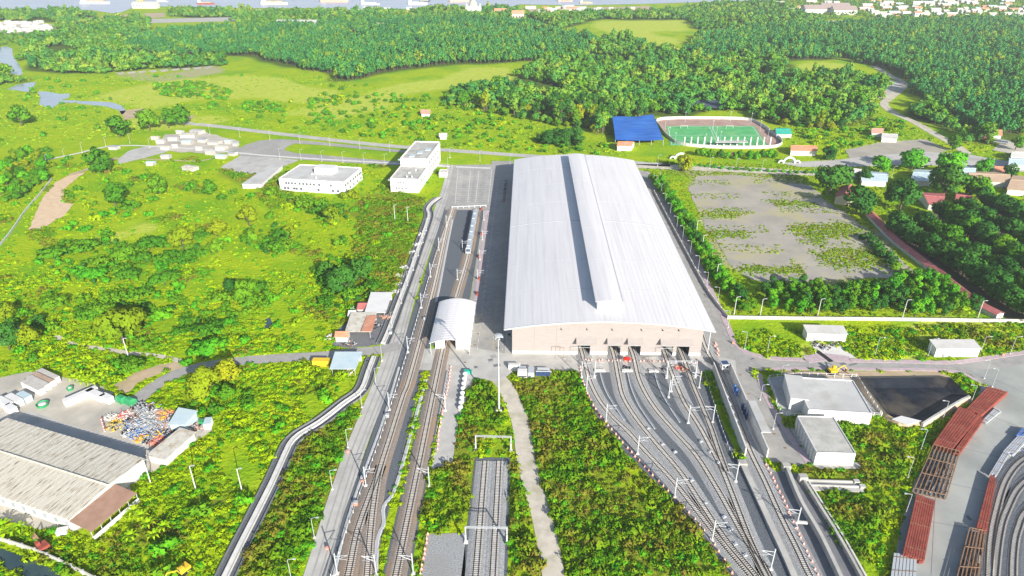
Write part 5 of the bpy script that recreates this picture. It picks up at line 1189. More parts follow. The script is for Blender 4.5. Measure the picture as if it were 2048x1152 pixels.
HOUSES = [([(1855, 420), (1880, 424), (1884, 400), (1836, 398)], 4.5, M_TILE, 'red-roofed house hidden among the dark orchard trees'), ([(1908, 418), (1936, 420), (1936, 400), (1910, 398)], 4.5, M_TILE, 'second red-roofed house among the dark orchard trees'),
          ([(1722, 372), (1770, 374), (1772, 356), (1718, 354)], 4.2, M_LBLUE, 'pale blue-roofed long house behind the big round tree'), ([(1820, 372), (1862, 374), (1870, 352), (1828, 350)], 4.2, M_LBLUE, 'pale grey-roofed house behind the orchard'),
          ([(1910, 362), (1945, 362), (1945, 346), (1908, 345)], 4.5, M_LBLUE, 'white house with grey roof by the road bend'), ([(1936, 372), (2016, 376), (2010, 356), (1934, 354)], 4.2, mk('tan_roof', (.46, .33, .22), (.52, .39, .28), .3, .8), 'long tan-roofed house at the right edge'),
          ([(2012, 390), (2070, 394), (2065, 366), (2024, 362)], 4.2, mk('tan_roof', (.46, .33, .22)), 'tan-roofed house cut by the right edge'), ([(1930, 348), (1948, 348), (1948, 340), (1930, 340)], 3.4, M_FLAT, 'tiny white kiosk by the road bend'),
          ([(1988, 352), (2012, 354), (2010, 342), (1986, 341)], 3.4, M_TILEO, 'little orange-roofed stall by the right edge'), ([(2016, 338), (2050, 340), (2048, 326), (2016, 325)], 3.6, M_LBLUE, 'blue-roofed workshop by the right edge'), ([(2020, 322), (2056, 322), (2052, 312), (2022, 312)], 3.6, M_FLAT, 'white-roofed workshop by the right edge'),
          ([(1742, 274), (1762, 275), (1764, 266), (1742, 265)], 4.0, M_PINKR, 'brick house beside the bus lot'), ([(1762, 284), (1792, 285), (1790, 276), (1764, 275)], 3.6, M_FLAT, 'white-roofed house beside the bus lot'), ([(1964, 279), (2000, 280), (1998, 268), (1962, 268)], 4.2, M_TILEO, 'orange-roofed house above the right-hand bus lot'),
          ([(1548, 222), (1590, 224), (1592, 216), (1550, 214)], 3.2, M_FLAT, 'pale shack in the woods behind the football ground'), ([(1690, 168), (1702, 168), (1702, 162), (1690, 162)], 3.2, M_FLAT, 'white hut in the green clearing by the forest road'), ([(1755, 196), (1768, 196), (1768, 190), (1755, 190)], 3.2, M_TILEO, 'orange hut beside the forest road'), ([(1604, 200), (1640, 200), (1640, 194), (1604, 194)], 3.0, M_FLAT, 'low pale roof among the trees left of the forest road'),
          ([(880, 279), (893, 279), (893, 274), (880, 274)], 2.6, M_FLAT, 'little white hut beyond the back road'), ([(843, 233), (860, 234), (860, 226), (843, 226)], 3.2, M_PINKR, 'pinkish hut among the bushes beyond the back road'), ([(1696, 354), (1716, 356), (1720, 348), (1700, 346)], 3.4, M_FLAT, 'pale shed beside the long blue-roofed house')]
for px, h, m, lb in HOUSES: gable('house', lb, GP(px), h, 1.7, M_CONCL, m, cat='house', over=.8)
# buses and parked vehicles
def vehicle(c, rot, label, L_, w, h, mat, bus=True, group=None):
    t = thing('bus' if bus else 'parked_car', label, 'bus' if bus else 'car', (*c, 0), rot, group)
    if bus:
        MB().box(-w / 2, w / 2, 0, L_, .5, h).build('body', mat, t); MB().box(-w / 2 - .03, w / 2 + .03, .6, L_ - .6, h * .55, h * .85).build('window_band', M_GLASS, t); MB().box(-w / 2 + .2, w / 2 - .2, 3, 6, h, h + .25).build('roof_unit', M_LIGHTS, t)
    else:
        MB().box(-w / 2, w / 2, 0, L_, .35, h * .58).build('body', mat, t); MB().add([(-w * .45, .9, h * .58), (w * .45, .9, h * .58), (w * .45, L_ - .6, h * .58), (-w * .45, L_ - .6, h * .58), (-w * .38, 1.5, h), (w * .38, 1.5, h), (w * .38, L_ - 1.1, h), (-w * .38, L_ - 1.1, h)], [(4, 5, 6, 7), (0, 1, 5, 4), (1, 2, 6, 5), (2, 3, 7, 6), (3, 0, 4, 7)]).build('cabin', M_GLASS, t)
    for y in (L_ * .18, L_ * .8):
        for s in (-1, 1): MB().tube((s * w / 2 - .1, y, .42), (s * w / 2 + .1, y, .42), .42 if bus else .32, n=10).build('wheel', M_BLACK, t)
for i, (px, py, m, d) in enumerate(((1984, 283, M_WHITE, 'white bus parked first in the row'), (1995, 285, M_REDW, 'red bus parked between white ones'), (2006, 287, M_WHITE, 'white bus parked beside the red one'), (2016, 289, M_GREYBOX, 'grey bus parked last in the row'))):
    vehicle(G(px, py), .9, d, 11, 2.5, 3.2, m)
for i, (px, py, m, d) in enumerate(((1968, 340, M_WHITE, 'white car parked by the kiosk'), (1980, 344, M_BLUEP, 'blue car parked by the stall'), (1990, 334, M_GREYBOX, 'grey car before the workshops'), (2006, 346, M_REDW, 'red car before the blue workshop'), (1975, 330, M_BLACK, 'black car on the road bend'))):
    vehicle(G(px, py), random.uniform(0, 3), d, 4.4, 1.8, 1.5, m, False)
for i in range(14):
    c = G(1012 - i * .35, 362 + i * 3.2); t = thing('parked_motorbike', f'{ordinal(i)} parked motorbike from the back in the row beside the hall', 'motorbike', (*c, 0), 1.4, 'motorbikes parked beside the hall')
    for y in (-.65, .65): MB().tube((-.06, y, .3), (.06, y, .3), .3, n=10).build('wheel', M_BLACK, t)
    MB().box(-.16, .16, -.5, .5, .35, .75).build('body', random.choice([M_BLACK, M_REDW, M_BLUEP, M_GREYBOX]), t); MB().box(-.14, .14, -.6, .2, .75, .88).build('saddle', M_BLACK, t); MB().tube((-.35, .5, 1.05), (.35, .5, 1.05), .04).build('handlebar', M_STEEL, t)
# ================================================================ SETTLEMENT (upper left)
SHACKS = [(330, 318, 24, 12), (375, 342, 34, 16), (300, 332, 20, 10), (225, 300, 18, 12), (320, 287, 22, 12), (345, 282, 26, 14), (375, 276, 30, 14), (372, 289, 22, 12), (402, 285, 20, 10), (425, 290, 26, 12), (350, 296, 18, 9), (440, 300, 24, 11), (455, 288, 18, 12), (470, 292, 16, 12), (398, 301, 20, 9), (418, 310, 20, 11), (330, 300, 22, 10), (440, 318, 26, 11), (462, 312, 18, 9), (390, 268, 26, 10), (358, 268, 20, 8), (310, 280, 16, 9)]
for i, (px, py, w, d) in enumerate(SHACKS):
    s = scale_at(*G(px, py)); c = Vector(G(px, py)); W_ = w / s * random.uniform(.6, .95); D_ = W_ * random.uniform(.5, .9); rot = random.uniform(-.4, .1)
    u = Vector((math.cos(rot), math.sin(rot))); n = Vector((-u.y, u.x)); P = [tuple(c - u * W_ / 2), tuple(c + u * W_ / 2), tuple(c + u * W_ / 2 + n * D_), tuple(c - u * W_ / 2 + n * D_)]
    rm = [M_FLAT, M_RIBR, M_LBLUE, M_GREYBOX, M_CONC][i % 5]
    gable('shack', f'{["white", "cream", "bluish", "grey", "dull concrete"][i % 5]}-roofed shack, {ordinal(i // 5)} of its colour in the settlement behind the field', P, 2.4, .5, M_CONC, rm, cat='shack', over=.4, ridge=False)

# ================================================================ MARKINGS
def mark(pts, w, mat=M_PAINT, name='road_marking', z=.07):
    tag(MB().ribbon(pts, w, z, z + .006).build(name, mat), kind='structure')
mark([(-13.6, 252), (-13.6, 330), (-13.6, 470)], .28, M_YPAINT)
for x in (-23.6, -20.2):
    for k in range(40): mark([(x, 252 + k * 6), (x, 255 + k * 6)], .22)
for k in range(54): mark([(-9.2, 252 + k * 4), (-9.2, 253.6 + k * 4)], .25)
pk = lambda u, v: lerp2(lerp2(G(910, 408), G(976, 408), u), lerp2(G(916, 338), G(984, 338), u), v)
for u0, u1, v0, v1 in ((0, 1, 0, 0), (1, 1, 0, 1), (0, 1, 1, 1), (0, 0, 0, 1), (.38, .38, .05, .95), (.62, .62, .05, .95)): mark([pk(u0, v0), pk(u1, v1)], .35, z=.06)
for k in range(18):
    v = .06 + k * .05
    for a, b in ((.02, .16), (.3, .46), (.55, .70), (.84, .98)): mark([pk(a, v), pk(b, v)], .42, z=.062)
# joints of the yard slabs and patches on roads
for a, b in (((1990, 760), (2080, 800)), ((1950, 820), (2080, 870)), ((1900, 890), (2040, 925)), ((1870, 960), (2000, 990)), ((1840, 1040), (1970, 1062)), ((1960, 770), (1900, 880)), ((1900, 880), (1870, 1000)), ((1870, 1000), (1862, 1150))):
    mark(GP([a, b]), .18, M_ASPHD, 'slab_joint', .072)
for i, (px, py) in enumerate(((1480, 750), (1497, 788), (1513, 812), (1528, 840), (1548, 868), (1570, 896), (956, 668), (950, 690), (962, 640), (938, 706), (930, 725))):
    c = G(px, py); tag(MB().obox(*c, .064, 1.1, .8, .03).build('manhole_cover', M_RUSTB), f'{ordinal(i)} rusty manhole cover, counting the wash road down then the shed apron', 'manhole cover', 'manhole covers')
tag(MB().obox(*G(1648, 713), .07, 2.0, 9, .25, .35).build('dark_beam', M_BLACK), 'long black beam lying on the road before the scrap hut', 'beam')

M_WORN = mk('wheel_worn_surface', (.30, .295, .285), (.38, .375, .36), .5, .9, detail=8.0)
for d in (1.1, -1.1, 2.6): mark(offset_line(SERV, d), .55, M_WORN, 'wheel_track', .046)
for d in (1.0, -1.0): mark(offset_line(BRANCH, d), .5, M_WORN, 'wheel_track', .052)
for px in ([(1285, 350), (1330, 415), (1385, 528), (1425, 615), (1452, 680), (1482, 712), (1560, 727), (1760, 731), (1900, 733), (2000, 760)], [(1452, 742), (1478, 782), (1520, 850), (1562, 905)]):
    q = smooth(GP(px), 3)
    for d in (1.0, -1.0): mark(offset_line(q, d), .55, M_WORN, 'wheel_track', .070)
for i in range(26):
    px, py = random.choice([(random.uniform(945, 1000), random.uniform(690, 735)), (random.uniform(1540, 1880), random.uniform(724, 733)), (random.uniform(1880, 1980), random.uniform(860, 1100)), (random.uniform(1470, 1560), random.uniform(770, 880))])
    c = G(px, py); tag(MB().obox(*c, .0705 + i * .0004, random.uniform(1.2, 4.5), random.uniform(.8, 2.5), .003, random.uniform(0, .4)).build('road_patch', random.choice([M_WORN, M_ASPHD, M_ASPH])), kind='structure')
# ================================================================ MASTS, LAMPS, CONES
def lamp_proto(name, label, cat, h, arm, dirx, r=.09, mat=M_LIGHTS):
    t = thing(name, label, cat)
    MB().tube((0, 0, 0), (0, 0, h), r * 1.3, r * .8, 8).build('pole', mat, t)
    MB().obox(0, 0, 0, .6, .6, .35).build('base', M_CONCL, t)
    MB().tube((0, 0, h), (dirx * arm, 0, h + .35), r * .7).build('arm', mat, t)
    MB().obox(dirx * (arm + .4), 0, h + .28, .95, .4, .2).build('lamp_head', M_STEEL, t)
    return t
def place(proto_args, spots, label_fn, rot=0.0, group=None, **kw):
    pr = None
    for i, p in enumerate(spots):
        c = G(*p[:2]); r = p[2] if len(p) > 2 else rot
        if pr is None: pr = lamp_proto(*proto_args(label_fn(i)), **kw); pr.location = (*c, 0); pr.rotation_euler = (0, 0, r); o = pr; tag(pr, None, None, group)
        else: dup(pr, c, r, label_fn(i), group)
LB = 'street lamps'
place(lambda l: ('street_lamp', l, 'street lamp', 8.0, 1.5, 1), [(583, 1160), (629, 1076), (665, 979), (696, 895), (724, 815), (752, 770)], lambda i: f'{ordinal(i)} street lamp from the bottom along the lower service road', group=LB)
place(lambda l: ('street_lamp', l, 'street lamp', 8.0, 1.5, 1), [(764, 722), (784, 655), (803, 607), (815, 571), (827, 541), (837, 512), (846, 486), (853, 462)], lambda i: f'{ordinal(i)} street lamp from the sheds up along the upper drain', group=LB)
place(lambda l: ('street_lamp', l, 'street lamp', 8.5, 1.6, -1), [(1489, 698), (1456, 655), (1435, 606), (1413, 575), (1396, 541), (1380, 510), (1365, 479), (1353, 459), (1340, 432), (1330, 412), (1322, 392), (1312, 374)], lambda i: f'{ordinal(i)} street lamp from the front along the hall\'s right-hand road', group=LB)
place(lambda l: ('street_lamp', l, 'street lamp', 8.5, 1.6, 1), [(1534, 707), (1750, 710), (1856, 712), (1960, 708), (2020, 708)], lambda i: f'{ordinal(i)} street lamp from the left on the verge along the east road', group=LB)
place(lambda l: ('street_lamp', l, 'street lamp', 8.5, 1.6, -1), [(1968, 757), (1984, 774), (1941, 808), (1885, 840), (1842, 898), (1815, 955), (1810, 1030)], lambda i: f'{ordinal(i)} street lamp from the back around the storage yard', group=LB)
place(lambda l: ('street_lamp', l, 'street lamp', 7.0, 1.4, 1), [(1520, 800), (1546, 858), (1560, 760)], lambda i: f'{ordinal(i)} small street lamp on the pink pavement by the plant building', group=LB)
BL = [(560 + i * 42, 318 + i * 2.3) for i in range(9)] + [(420 + i * 60, 268 + i * 6.0) for i in range(16)]
place(lambda l: ('street_lamp', l, 'street lamp', 8.5, 1.4, 1), BL, lambda i: (f'{ordinal(i)} thin street lamp from the left along the loop road' if i < 9 else f'{ordinal(i - 9)} thin street lamp from the left along the back road'), group=LB, r=.09)
place(lambda l: ('street_lamp', l, 'street lamp', 8.5, 1.4, 1), [(1315 + i * 52, 332 + i * 2.6) for i in range(12)], lambda i: f'{ordinal(i)} thin street lamp from the hall along the road before the football ground', group=LB, r=.09)
place(lambda l: ('street_lamp', l, 'street lamp', 8.0, 1.2, 1), [(95, 330), (130, 318), (165, 305), (212, 292), (260, 286), (300, 296)], lambda i: f'{ordinal(i)} thin street lamp from the left on the settlement lane', group=LB, r=.09)
place(lambda l: ('power_pole', l, 'power pole', 9.0, 1.0, 1, .16, M_CONCL), [(1468, 628), (1520, 632), (1635, 632), (1805, 634), (1955, 636), (1432, 560), (1404, 500), (1392, 470)], lambda i: f'{ordinal(i)} concrete power pole, from the hall corner along the sapling row', group='power poles')
place(lambda l: ('power_pole', l, 'power pole', 10.0, .8, 1, .16, M_CONCL), [(258, 718), (302, 968), (485, 986), (392, 980), (816, 445), (790, 440)], lambda i: f'{["tall leaning pole under the big field tree", "thin pole right of the warehouse", "pole leaning in the weeds mid lower left", "thin pole between warehouse and drain", "thin pole right of the tall office front", "thin pole below the tall office"][i]}', group='power poles')
# tall lighting mast
c = G(998, 820); t = thing('high_mast', 'very tall slim lighting mast in front of the hall', 'mast', (*c, 0))
MB().tube((0, 0, 0), (0, 0, 33), .4, .16, 10).build('shaft', M_LIGHTS, t); MB().obox(0, 0, 0, 2.2, 2.2, .7).build('base', M_CONCL, t)
MB().lathe([(.4, 32.6), (1.5, 32.9), (1.5, 33.2), (.4, 33.4)], 12).build('head_ring', M_LIGHTS, t)
for k in range(6): MB().obox(1.5 * math.cos(k), 1.5 * math.sin(k), 32.2, .6, .5, .5, k).build('floodlight', M_STEEL, t)
for s in (-1, 1): MB().obox(s * 1.6, -.6, 0, .8, .8, 1.5).build('cabinet', M_BLACK, t)
# overhead-line masts
def cat_proto(label, side=1, h=8.2):
    t = thing('catenary_mast', label, 'catenary mast', group='overhead line masts')
    MB().box(-.15, .15, -.15, .15, 0, h).build('post', M_LIGHTS, t); MB().obox(0, 0, 0, 1.0, 1.0, .4).build('footing', M_CONCL, t)
    MB().tube((0, 0, h - 1.2), (side * 3.6, 0, h - .7), .09).build('cantilever', M_STEEL, t)
    MB().tube((0, 0, h - 2.8), (side * 3.6, 0, h - .75), .07).build('brace', M_STEEL, t)
    MB().tube((side * 1.2, 0, h - 2.2), (side * 3.4, 0, h - 2.4), .06).build('registration_arm', M_STEEL, t)
    return t
def masts(spots, fn, side, h=8.2):
    pr = None
    for i, p in enumerate(spots):
        c = G(*p)
        if pr is None: pr = cat_proto(fn(i), side, h); pr.location = (*c, 0)
        else: dup(pr, c, 0, fn(i))
masts([(675, 1148), (732, 972), (779, 820), (816, 705), (843, 616), (861, 554), (878, 501), (893, 455)], lambda i: f'{ordinal(i)} overhead line mast from the bottom left of the main track', 1)
masts([(753, 1150), (827, 1148), (859, 972), (891, 821)], lambda i: f'{["mast at the bottom edge between the two left tracks", "lowest mast right of the shed track", "middle mast right of the shed track", "upper mast right of the shed track"][i]}', -1)
masts([(1163, 756), (1173, 782), (1212, 843), (1275, 908), (1349, 994), (1424, 1081)], lambda i: f'{ordinal(i)} overhead line mast from the hall along the fan\'s left edge', 1)
masts([(1189, 755), (1333, 756), (1342, 783), (1376, 846), (1337, 795)], lambda i: f'{["mast beside the first fan track near the hall", "mast beside the fourth fan track near the hall", "second mast beside the fourth fan track", "third, lower mast beside the fourth fan track", "short mast between third and fourth fan tracks"][i]}', 1)
masts([(1390, 756), (1398, 776), (1425, 845), (1471, 963), (1541, 1139), (1592, 1055)], lambda i: f'{ordinal(i)} overhead line mast from the hall down the fan\'s right side', -1)
masts([(915, 560), (925, 500), (955, 560), (960, 520), (965, 480), (968, 440)], lambda i: f'{["lower mast left of the parked train", "upper mast left of the parked train", "lowest mast right of the parked train", "second mast right of the parked train", "third mast right of the parked train", "farthest mast right of the parked train"][i]}', 1, 6.5)
def portal(p, q, h, label):
    a, b = Vector(G(*p)), Vector(G(*q)); t = thing('portal_gantry', label, 'gantry', (*a, 0), group='overhead line portals')
    for c in (a, b): MB().obox(c.x, c.y, 0, .36, .36, h).build('post', M_LIGHTS, t, world=True); MB().obox(c.x, c.y, 0, 1.2, 1.2, .4).build('footing', M_CONCL, t, world=True)
    for z in (h - .5, h): MB().ribbon([tuple(a), tuple(b)], .26, z - .14, z).build('beam', M_LIGHTS, t, world=True)
    for k in (.25, .5, .75): c = a.lerp(b, k); MB().tube((c.x, c.y, h - .6), (c.x, c.y, h - 1.5), .08).build('dropper', M_STEEL, t, world=True)
    for c in (a, b): MB().obox(c.x, c.y - .4, 1.2, .5, .4, 2.6).build('counterweight', M_LIGHTS, t, world=True)
portal((952, 900), (1022, 902), 6.6, 'white portal gantry standing in the weeds above the twin siding')
portal((932, 1085), (1014, 1086), 6.6, 'white portal gantry spanning the twin siding')
portal((1390, 752), (1333, 752), 7.5, 'wide portal gantry over the fan tracks by the hall') 
# contact wires (a few of the long ones that show)
def wire(pts, label):
    mb = MB()
    for p, q in zip(pts, pts[1:]): mb.tube(p, q, .03, n=4, cap=False)
    tag(mb.build('contact_wire', M_STEEL), label, 'wire')
wire([(-47.5, 125, 6.4), (-47.5, 420, 6.4)], 'contact wire above the left main track'); wire([(-35.4, 125, 6.4), (-35.4, 250, 6.4)], 'contact wire above the shed track')
# cones and delineators
def cone_proto(label, group):
    t = thing('traffic_cone', label, 'cone', group=group)
    MB().lathe([(.34, .06), (.16, .6), (.13, .75)], 10).build('lower_cone', M_ORANGE, t); MB().lathe([(.27, .30), (.2, .60)], 10).build('band', M_WHITE, t); MB().lathe([(.13, .75), (.06, 1.1)], 10).build('tip', M_ORANGE, t); MB().obox(0, 0, 0, .8, .8, .07).build('base', M_ORANGE, t)
    return t
def cones(px, n, fn, group, jit=.15):
    pts = smooth(GP(px), .8); pr = None
    for i in range(n):
        p = pts[int(i * (len(pts) - 1) / (n - 1))]; c = (p[0] + random.uniform(-jit, jit), p[1] + random.uniform(-jit, jit))
        if pr is None: pr = cone_proto(fn(i), group); pr.location = (*c, .05); pr.scale = (1.05,) * 3
        else: dup(pr, (*c, .05), random.uniform(0, 3), fn(i), scale=1.05)
cones([(1160, 735), (1168, 770), (1190, 818), (1230, 868), (1290, 935), (1345, 992), (1400, 1052), (1445, 1115), (1475, 1165)], 44, lambda i: f'{ordinal(i)} orange cone from the hall along the fan\'s weedy left edge', 'cones along the fan edge')
cones([(1532, 930), (1555, 975), (1580, 1030), (1605, 1085), (1635, 1150)], 22, lambda i: f'{ordinal(i)} orange cone from the top along the wash track\'s right side', 'cones along the wash track')
cones([(1170, 721), (1240, 723), (1320, 724), (1400, 726)], 26, lambda i: f'{ordinal(i)} orange cone from the left in the row before the hall doors', 'cones before the hall doors', .4)
cones([(902, 735), (895, 780), (882, 840), (874, 900)], 22, lambda i: f'{ordinal(i)} red-white cone from the top along the shed track', 'cones along the shed track')
cones([(856, 1070), (850, 1100), (845, 1130), (838, 1165)], 10, lambda i: f'{ordinal(i)} orange cone from the top along the ballast pit', 'cones along the ballast pit')
cones([(1430, 688), (1434, 700), (1436, 712)], 8, lambda i: f'{ordinal(i)} orange cone from the back at the hall\'s right corner', 'cones at the hall corner', .5)
t = thing('red_umbrella', 'bright red parasol before the hall doors', 'parasol', (*G(1253, 726), 0)); MB().tube((0, 0, 0), (0, 0, 2.6), .05).build('pole', M_STEEL, t); MB().lathe([(1.7, 2.2), (1.2, 2.5), (.1, 2.9)], 10).build('canopy', mk('bright_red', (.8, .03, .02), rough=.5), t)
for i, (px, py) in enumerate(((1253, 738), (1368, 740), (1355, 736), (1330, 740))):
    heap('track_gear', f'{["dark track gear between second and third fan tracks", "rusty track gear on the fourth fan track", "reddish track gear left of the fifth fan track", "small track gear by the portal post"][i]}', G(px, py), 1.6, 26, [[M_BLACK, M_GREYBOX], [M_RUSTB, M_PINKR], [M_PINKR, M_REDW], [M_STEEL, M_BLACK]][i], 'track gear', 1.0)
# water tanks in a row on a trailer (white drums beside the shed track)
for i in range(8):
    c = G(930 - i * 1.3, 752 + i * 9.6); t = thing('white_drum', f'{ordinal(i)} white drum from the top in the row beside the apron', 'drum', (*c, 0), .2, 'white drums beside the apron')
    MB().lathe([(.7, .1), (1.0, .3), (1.0, 1.5), (.6, 1.8), (.2, 1.9)], 12).build('tank', M_WHITE, t); MB().lathe([(1.03, .75), (1.03, .95)], 12).build('band', M_BLACK, t)
t = thing('teal_bin', 'teal bin at the head of the white drum row', 'bin', (*G(936, 746), 0)); MB().box(-1.6, 1.6, -.7, .7, .1, 1.2).build('body', M_TEAL, t); MB().box(-1.7, 1.7, -.8, .8, 1.2, 1.35).build('lid', M_TEAL, t)
# signal boxes along the main track
for i, (px, py) in enumerate(((775, 834), (782, 668), (726, 960), (850, 640), (712, 1010))):
    c = G(px, py); t = thing('signal_cabinet', f'{ordinal(i)} small signal cabinet beside the left tracks, counting as scattered from the drum row', 'cabinet', (*c, 0), 0, 'signal cabinets'); MB().box(-.6, .6, -.5, .5, .1, 1.3).build('body', M_LIGHTS if i < 4 else M_ORANGE, t); MB().box(-.7, .7, -.6, .6, 1.3, 1.42).build('lid', M_LIGHTS, t)
for i, (px, py) in enumerate(((1402, 884), (1437, 926), (1420, 905), (1448, 1035), (1461, 1060), (1470, 1090), (1350, 905), (1383, 962), (1325, 890), (1296, 858), (1410, 1008), (1490, 1112))):
    c = G(px, py); t = thing('point_machine', f'{ordinal(i)} white point machine lying between the fan tracks', 'point machine', (*c, 0), .4, 'point machines'); MB().box(-.7, .7, -.4, .4, .06, .5).build('case', M_LIGHTS, t); MB().box(-.25, .25, -.3, .3, .5, .75).build('motor', M_STEEL, t)
# buffer stops / gate at the parking end
t = thing('gate_beam', 'white barrier beam between parking lot and tracks', 'barrier', (*G(905, 418), 0)); a, b = G(904, 417), G(972, 414)
MB().ribbon([a, b], .5, .9, 1.5).build('beam', M_LIGHTS, t, world=True)
for k in range(7): c = lerp2(a, b, k / 6); MB().obox(*c, 0, .4, .4, 1.6).build('post', M_WHITE, t, world=True)
for i, (px, py) in enumerate(((963, 420), (958, 560), (955, 590), (962, 470), (959, 515))):
    c = G(px, py); t = thing('red_cabinet', f'{ordinal(i)} small dark red cabinet on the pink strip beside the train', 'cabinet', (*c, 0), 0, 'red cabinets beside the train'); MB().box(-.5, .5, -1.0, 1.0, .1, 1.4).build('body', M_RUST, t); MB().box(-.55, .55, -1.05, 1.05, 1.4, 1.5).build('lid', M_RUST, t)
# fences
def fence(px, label, h=1.8, step=3.0, mat=M_LIGHTS, rails=2):
    pts = smooth(GP(px), step); t = thing('fence', label, 'fence', (*pts[0], 0))
    for p in pts: MB().obox(*p, 0, .22, .22, h).build('post', mat, t, world=True)
    for k in range(rails): z = h * (k + .8) / rails; MB().ribbon(pts, .1, z - .1, z).build('rail', mat, t, world=True)
    return t
fence([(1535, 762), (1548, 790), (1566, 832), (1640, 832), (1700, 832), (1762, 834)], 'white post fence before the wide plant building', 2.0, 3.0, M_WHITE, 3)
fence([(1712, 756), (1736, 795), (1762, 832)], 'white post fence between plant building and pond', 2.0, 3.0, M_WHITE, 3)
fence([(1538, 758), (1600, 753), (1710, 756)], 'white post fence behind the plant building', 2.0, 3.4, M_WHITE, 2)
fence([(900, 432), (872, 510), (840, 620), (806, 735), (760, 880), (716, 1000), (660, 1160)], 'thin pale fence between service road and main track', 1.2, 4.0, M_CONCL, 1)
fence([(1408, 745), (1440, 850), (1466, 918)], 'thin white fence along the fan\'s right edge', 1.2, 3.0, M_LIGHTS, 1)
for i, (px, py) in enumerate(((1466, 688), (1486, 798), (2005, 712), (880, 688), (726, 966), (696, 906), (655, 1100))):
    c = G(px, py); t = thing('fire_hydrant_box', f'red hydrant box, {["at the bend right of the hall", "on the pink pavement by the plant building", "on the verge at the right edge", "on the service road bend near the sheds", "beside the lower main track", "left of the lower service road, upper one", "left of the lower service road, lower one"][i]}', 'hydrant box', (*c, 0)); MB().box(-.4, .4, -.3, .3, .3, 1.3).build('case', M_ORANGE, t)
    for s in (-1, 1): MB().box(s * .3 - .05, s * .3 + .05, -.05, .05, 0, .3).build('leg', M_STEEL, t)

# ================================================================ FAR THINGS
def pagoda():
    c = G(947, 30); k = scale_at(*c); u = 1 / k
    t = thing('pagoda', 'white pagoda with a tall spire and corner turrets rising above the far forest', 'pagoda', (*c, 0))
    MB().box(-16 * u, 16 * u, -9 * u, 9 * u, 0, 10 * u).build('base_storey', M_WHITE, t); MB().box(-12 * u, 12 * u, -7 * u, 7 * u, 10 * u, 17 * u).build('middle_storey', M_WHITE, t)
    MB().lathe([(8 * u, 17 * u), (7 * u, 22 * u), (4 * u, 27 * u), (3 * u, 34 * u), (1.2 * u, 42 * u), (.2 * u, 52 * u)], 10).build('spire', mk('pale_gold', (.62, .55, .38), rough=.5), t)
    for sx in (-1, 1):
        for sy in (-1, 1): MB().lathe([(2.2 * u, 8 * u), (2.0 * u, 14 * u), (1 * u, 17 * u), (.1 * u, 22 * u)], 8, (sx * 13.5 * u, sy * 7 * u)).build('turret', M_WHITE, t)
    for i in range(6): MB().box(-14 * u + i * 5 * u, -12 * u + i * 5 * u, -9.2 * u, -9.02 * u, 2 * u, 7 * u).build('window', M_GREYBOX, t)
pagoda()
def far_block(px, py, w, h, d, wall, roof, label, rh=0, name='far_house', cat='house', group=None):
    c = Vector(G(px, py)); k = 1 / scale_at(*c); W_, H_, D_ = w * k, h * k, d * k
    P = [(c.x - W_ / 2, c.y), (c.x + W_ / 2, c.y), (c.x + W_ / 2, c.y + D_), (c.x - W_ / 2, c.y + D_)]
    t = gable(name, label, P, H_, max(.3, rh * k), wall, roof, cat=cat, over=.6, ridge=False)
    if group: t['group'] = group
    n = max(2, int(w / 6))
    if H_ > 4: windows(t, P[0], P[1], H_ * .45, H_ * .7, [(i + .5) / n for i in range(n)], W_ / n * .35, sill=False)
far_block(1036, 44, 24, 16, 14, mk('pink_wall', (.62, .45, .42), rough=.85), M_TILEO, 'red-roofed three-storey villa right of the pagoda', 5)
far_block(1006, 27, 34, 5, 10, M_PINKR, M_TILEO, 'long low red-roofed temple hall between pagoda and villa', 4)
far_block(762, 62, 10, 14, 8, M_PINKR, M_PINKR, 'slim reddish brick tower in the plantation', 1); far_block(786, 60, 26, 6, 10, M_PINKR, M_TILEO, 'low reddish brick house right of the tower', 2)
far_block(594, 56, 86, 8, 30, M_STEEL, M_FLATD, 'long grey hangar roof in the far forest', 6); far_block(290, 17, 50, 9, 12, M_CONCL, M_RIBR, 'plant with pale roof on the far river bank', 3)
far_block(282, 14, 12, 16, 8, M_YPAINT, M_YPAINT, 'pale yellow silo tower on the far river bank', 1)
for i, (px, py, w) in enumerate(((1640, 28, 60), (1672, 24, 56), (1690, 30, 46))): far_block(px, py, w, 9, 26, M_CONCL, mk('far_grey_roof', (.32, .26, .24), rough=.8), ['left', 'middle', 'right'][i] + ' of three big brown-roofed sheds in the far town', 7, 'far_shed', 'shed')
random.seed(5)
ROOFS = [M_FLAT, M_RIBR, M_LBLUE, M_TILEO, M_FLAT, M_CONCL]; RN = ['white', 'cream', 'pale blue', 'orange', 'white', 'grey']
for i in range(95):
    px = random.uniform(1560, 2060); py = random.uniform(3, 34) if px > 1700 else random.uniform(8, 40)
    if 1600 < px < 1730 and py > 12: px += 130
    k = i % 6; far_block(px, py, random.uniform(8, 22), random.uniform(3, 7), random.uniform(6, 12), [M_CONCL, M_WHITE, M_PINKR][i % 3], ROOFS[k], f'{RN[k]}-roofed house in the hazy far town at the top right', 2.5, group='houses of the far town')
for i in range(34):
    px = random.uniform(1060, 1300); py = random.uniform(17, 33); k = i % 6
    far_block(px, py, random.uniform(8, 24), random.uniform(2, 5), random.uniform(5, 9), [M_CONCL, M_PINKR][i % 2], ROOFS[k], f'{RN[k]}-roofed building along the far river bank, top centre', 2, group='buildings along the far bank')
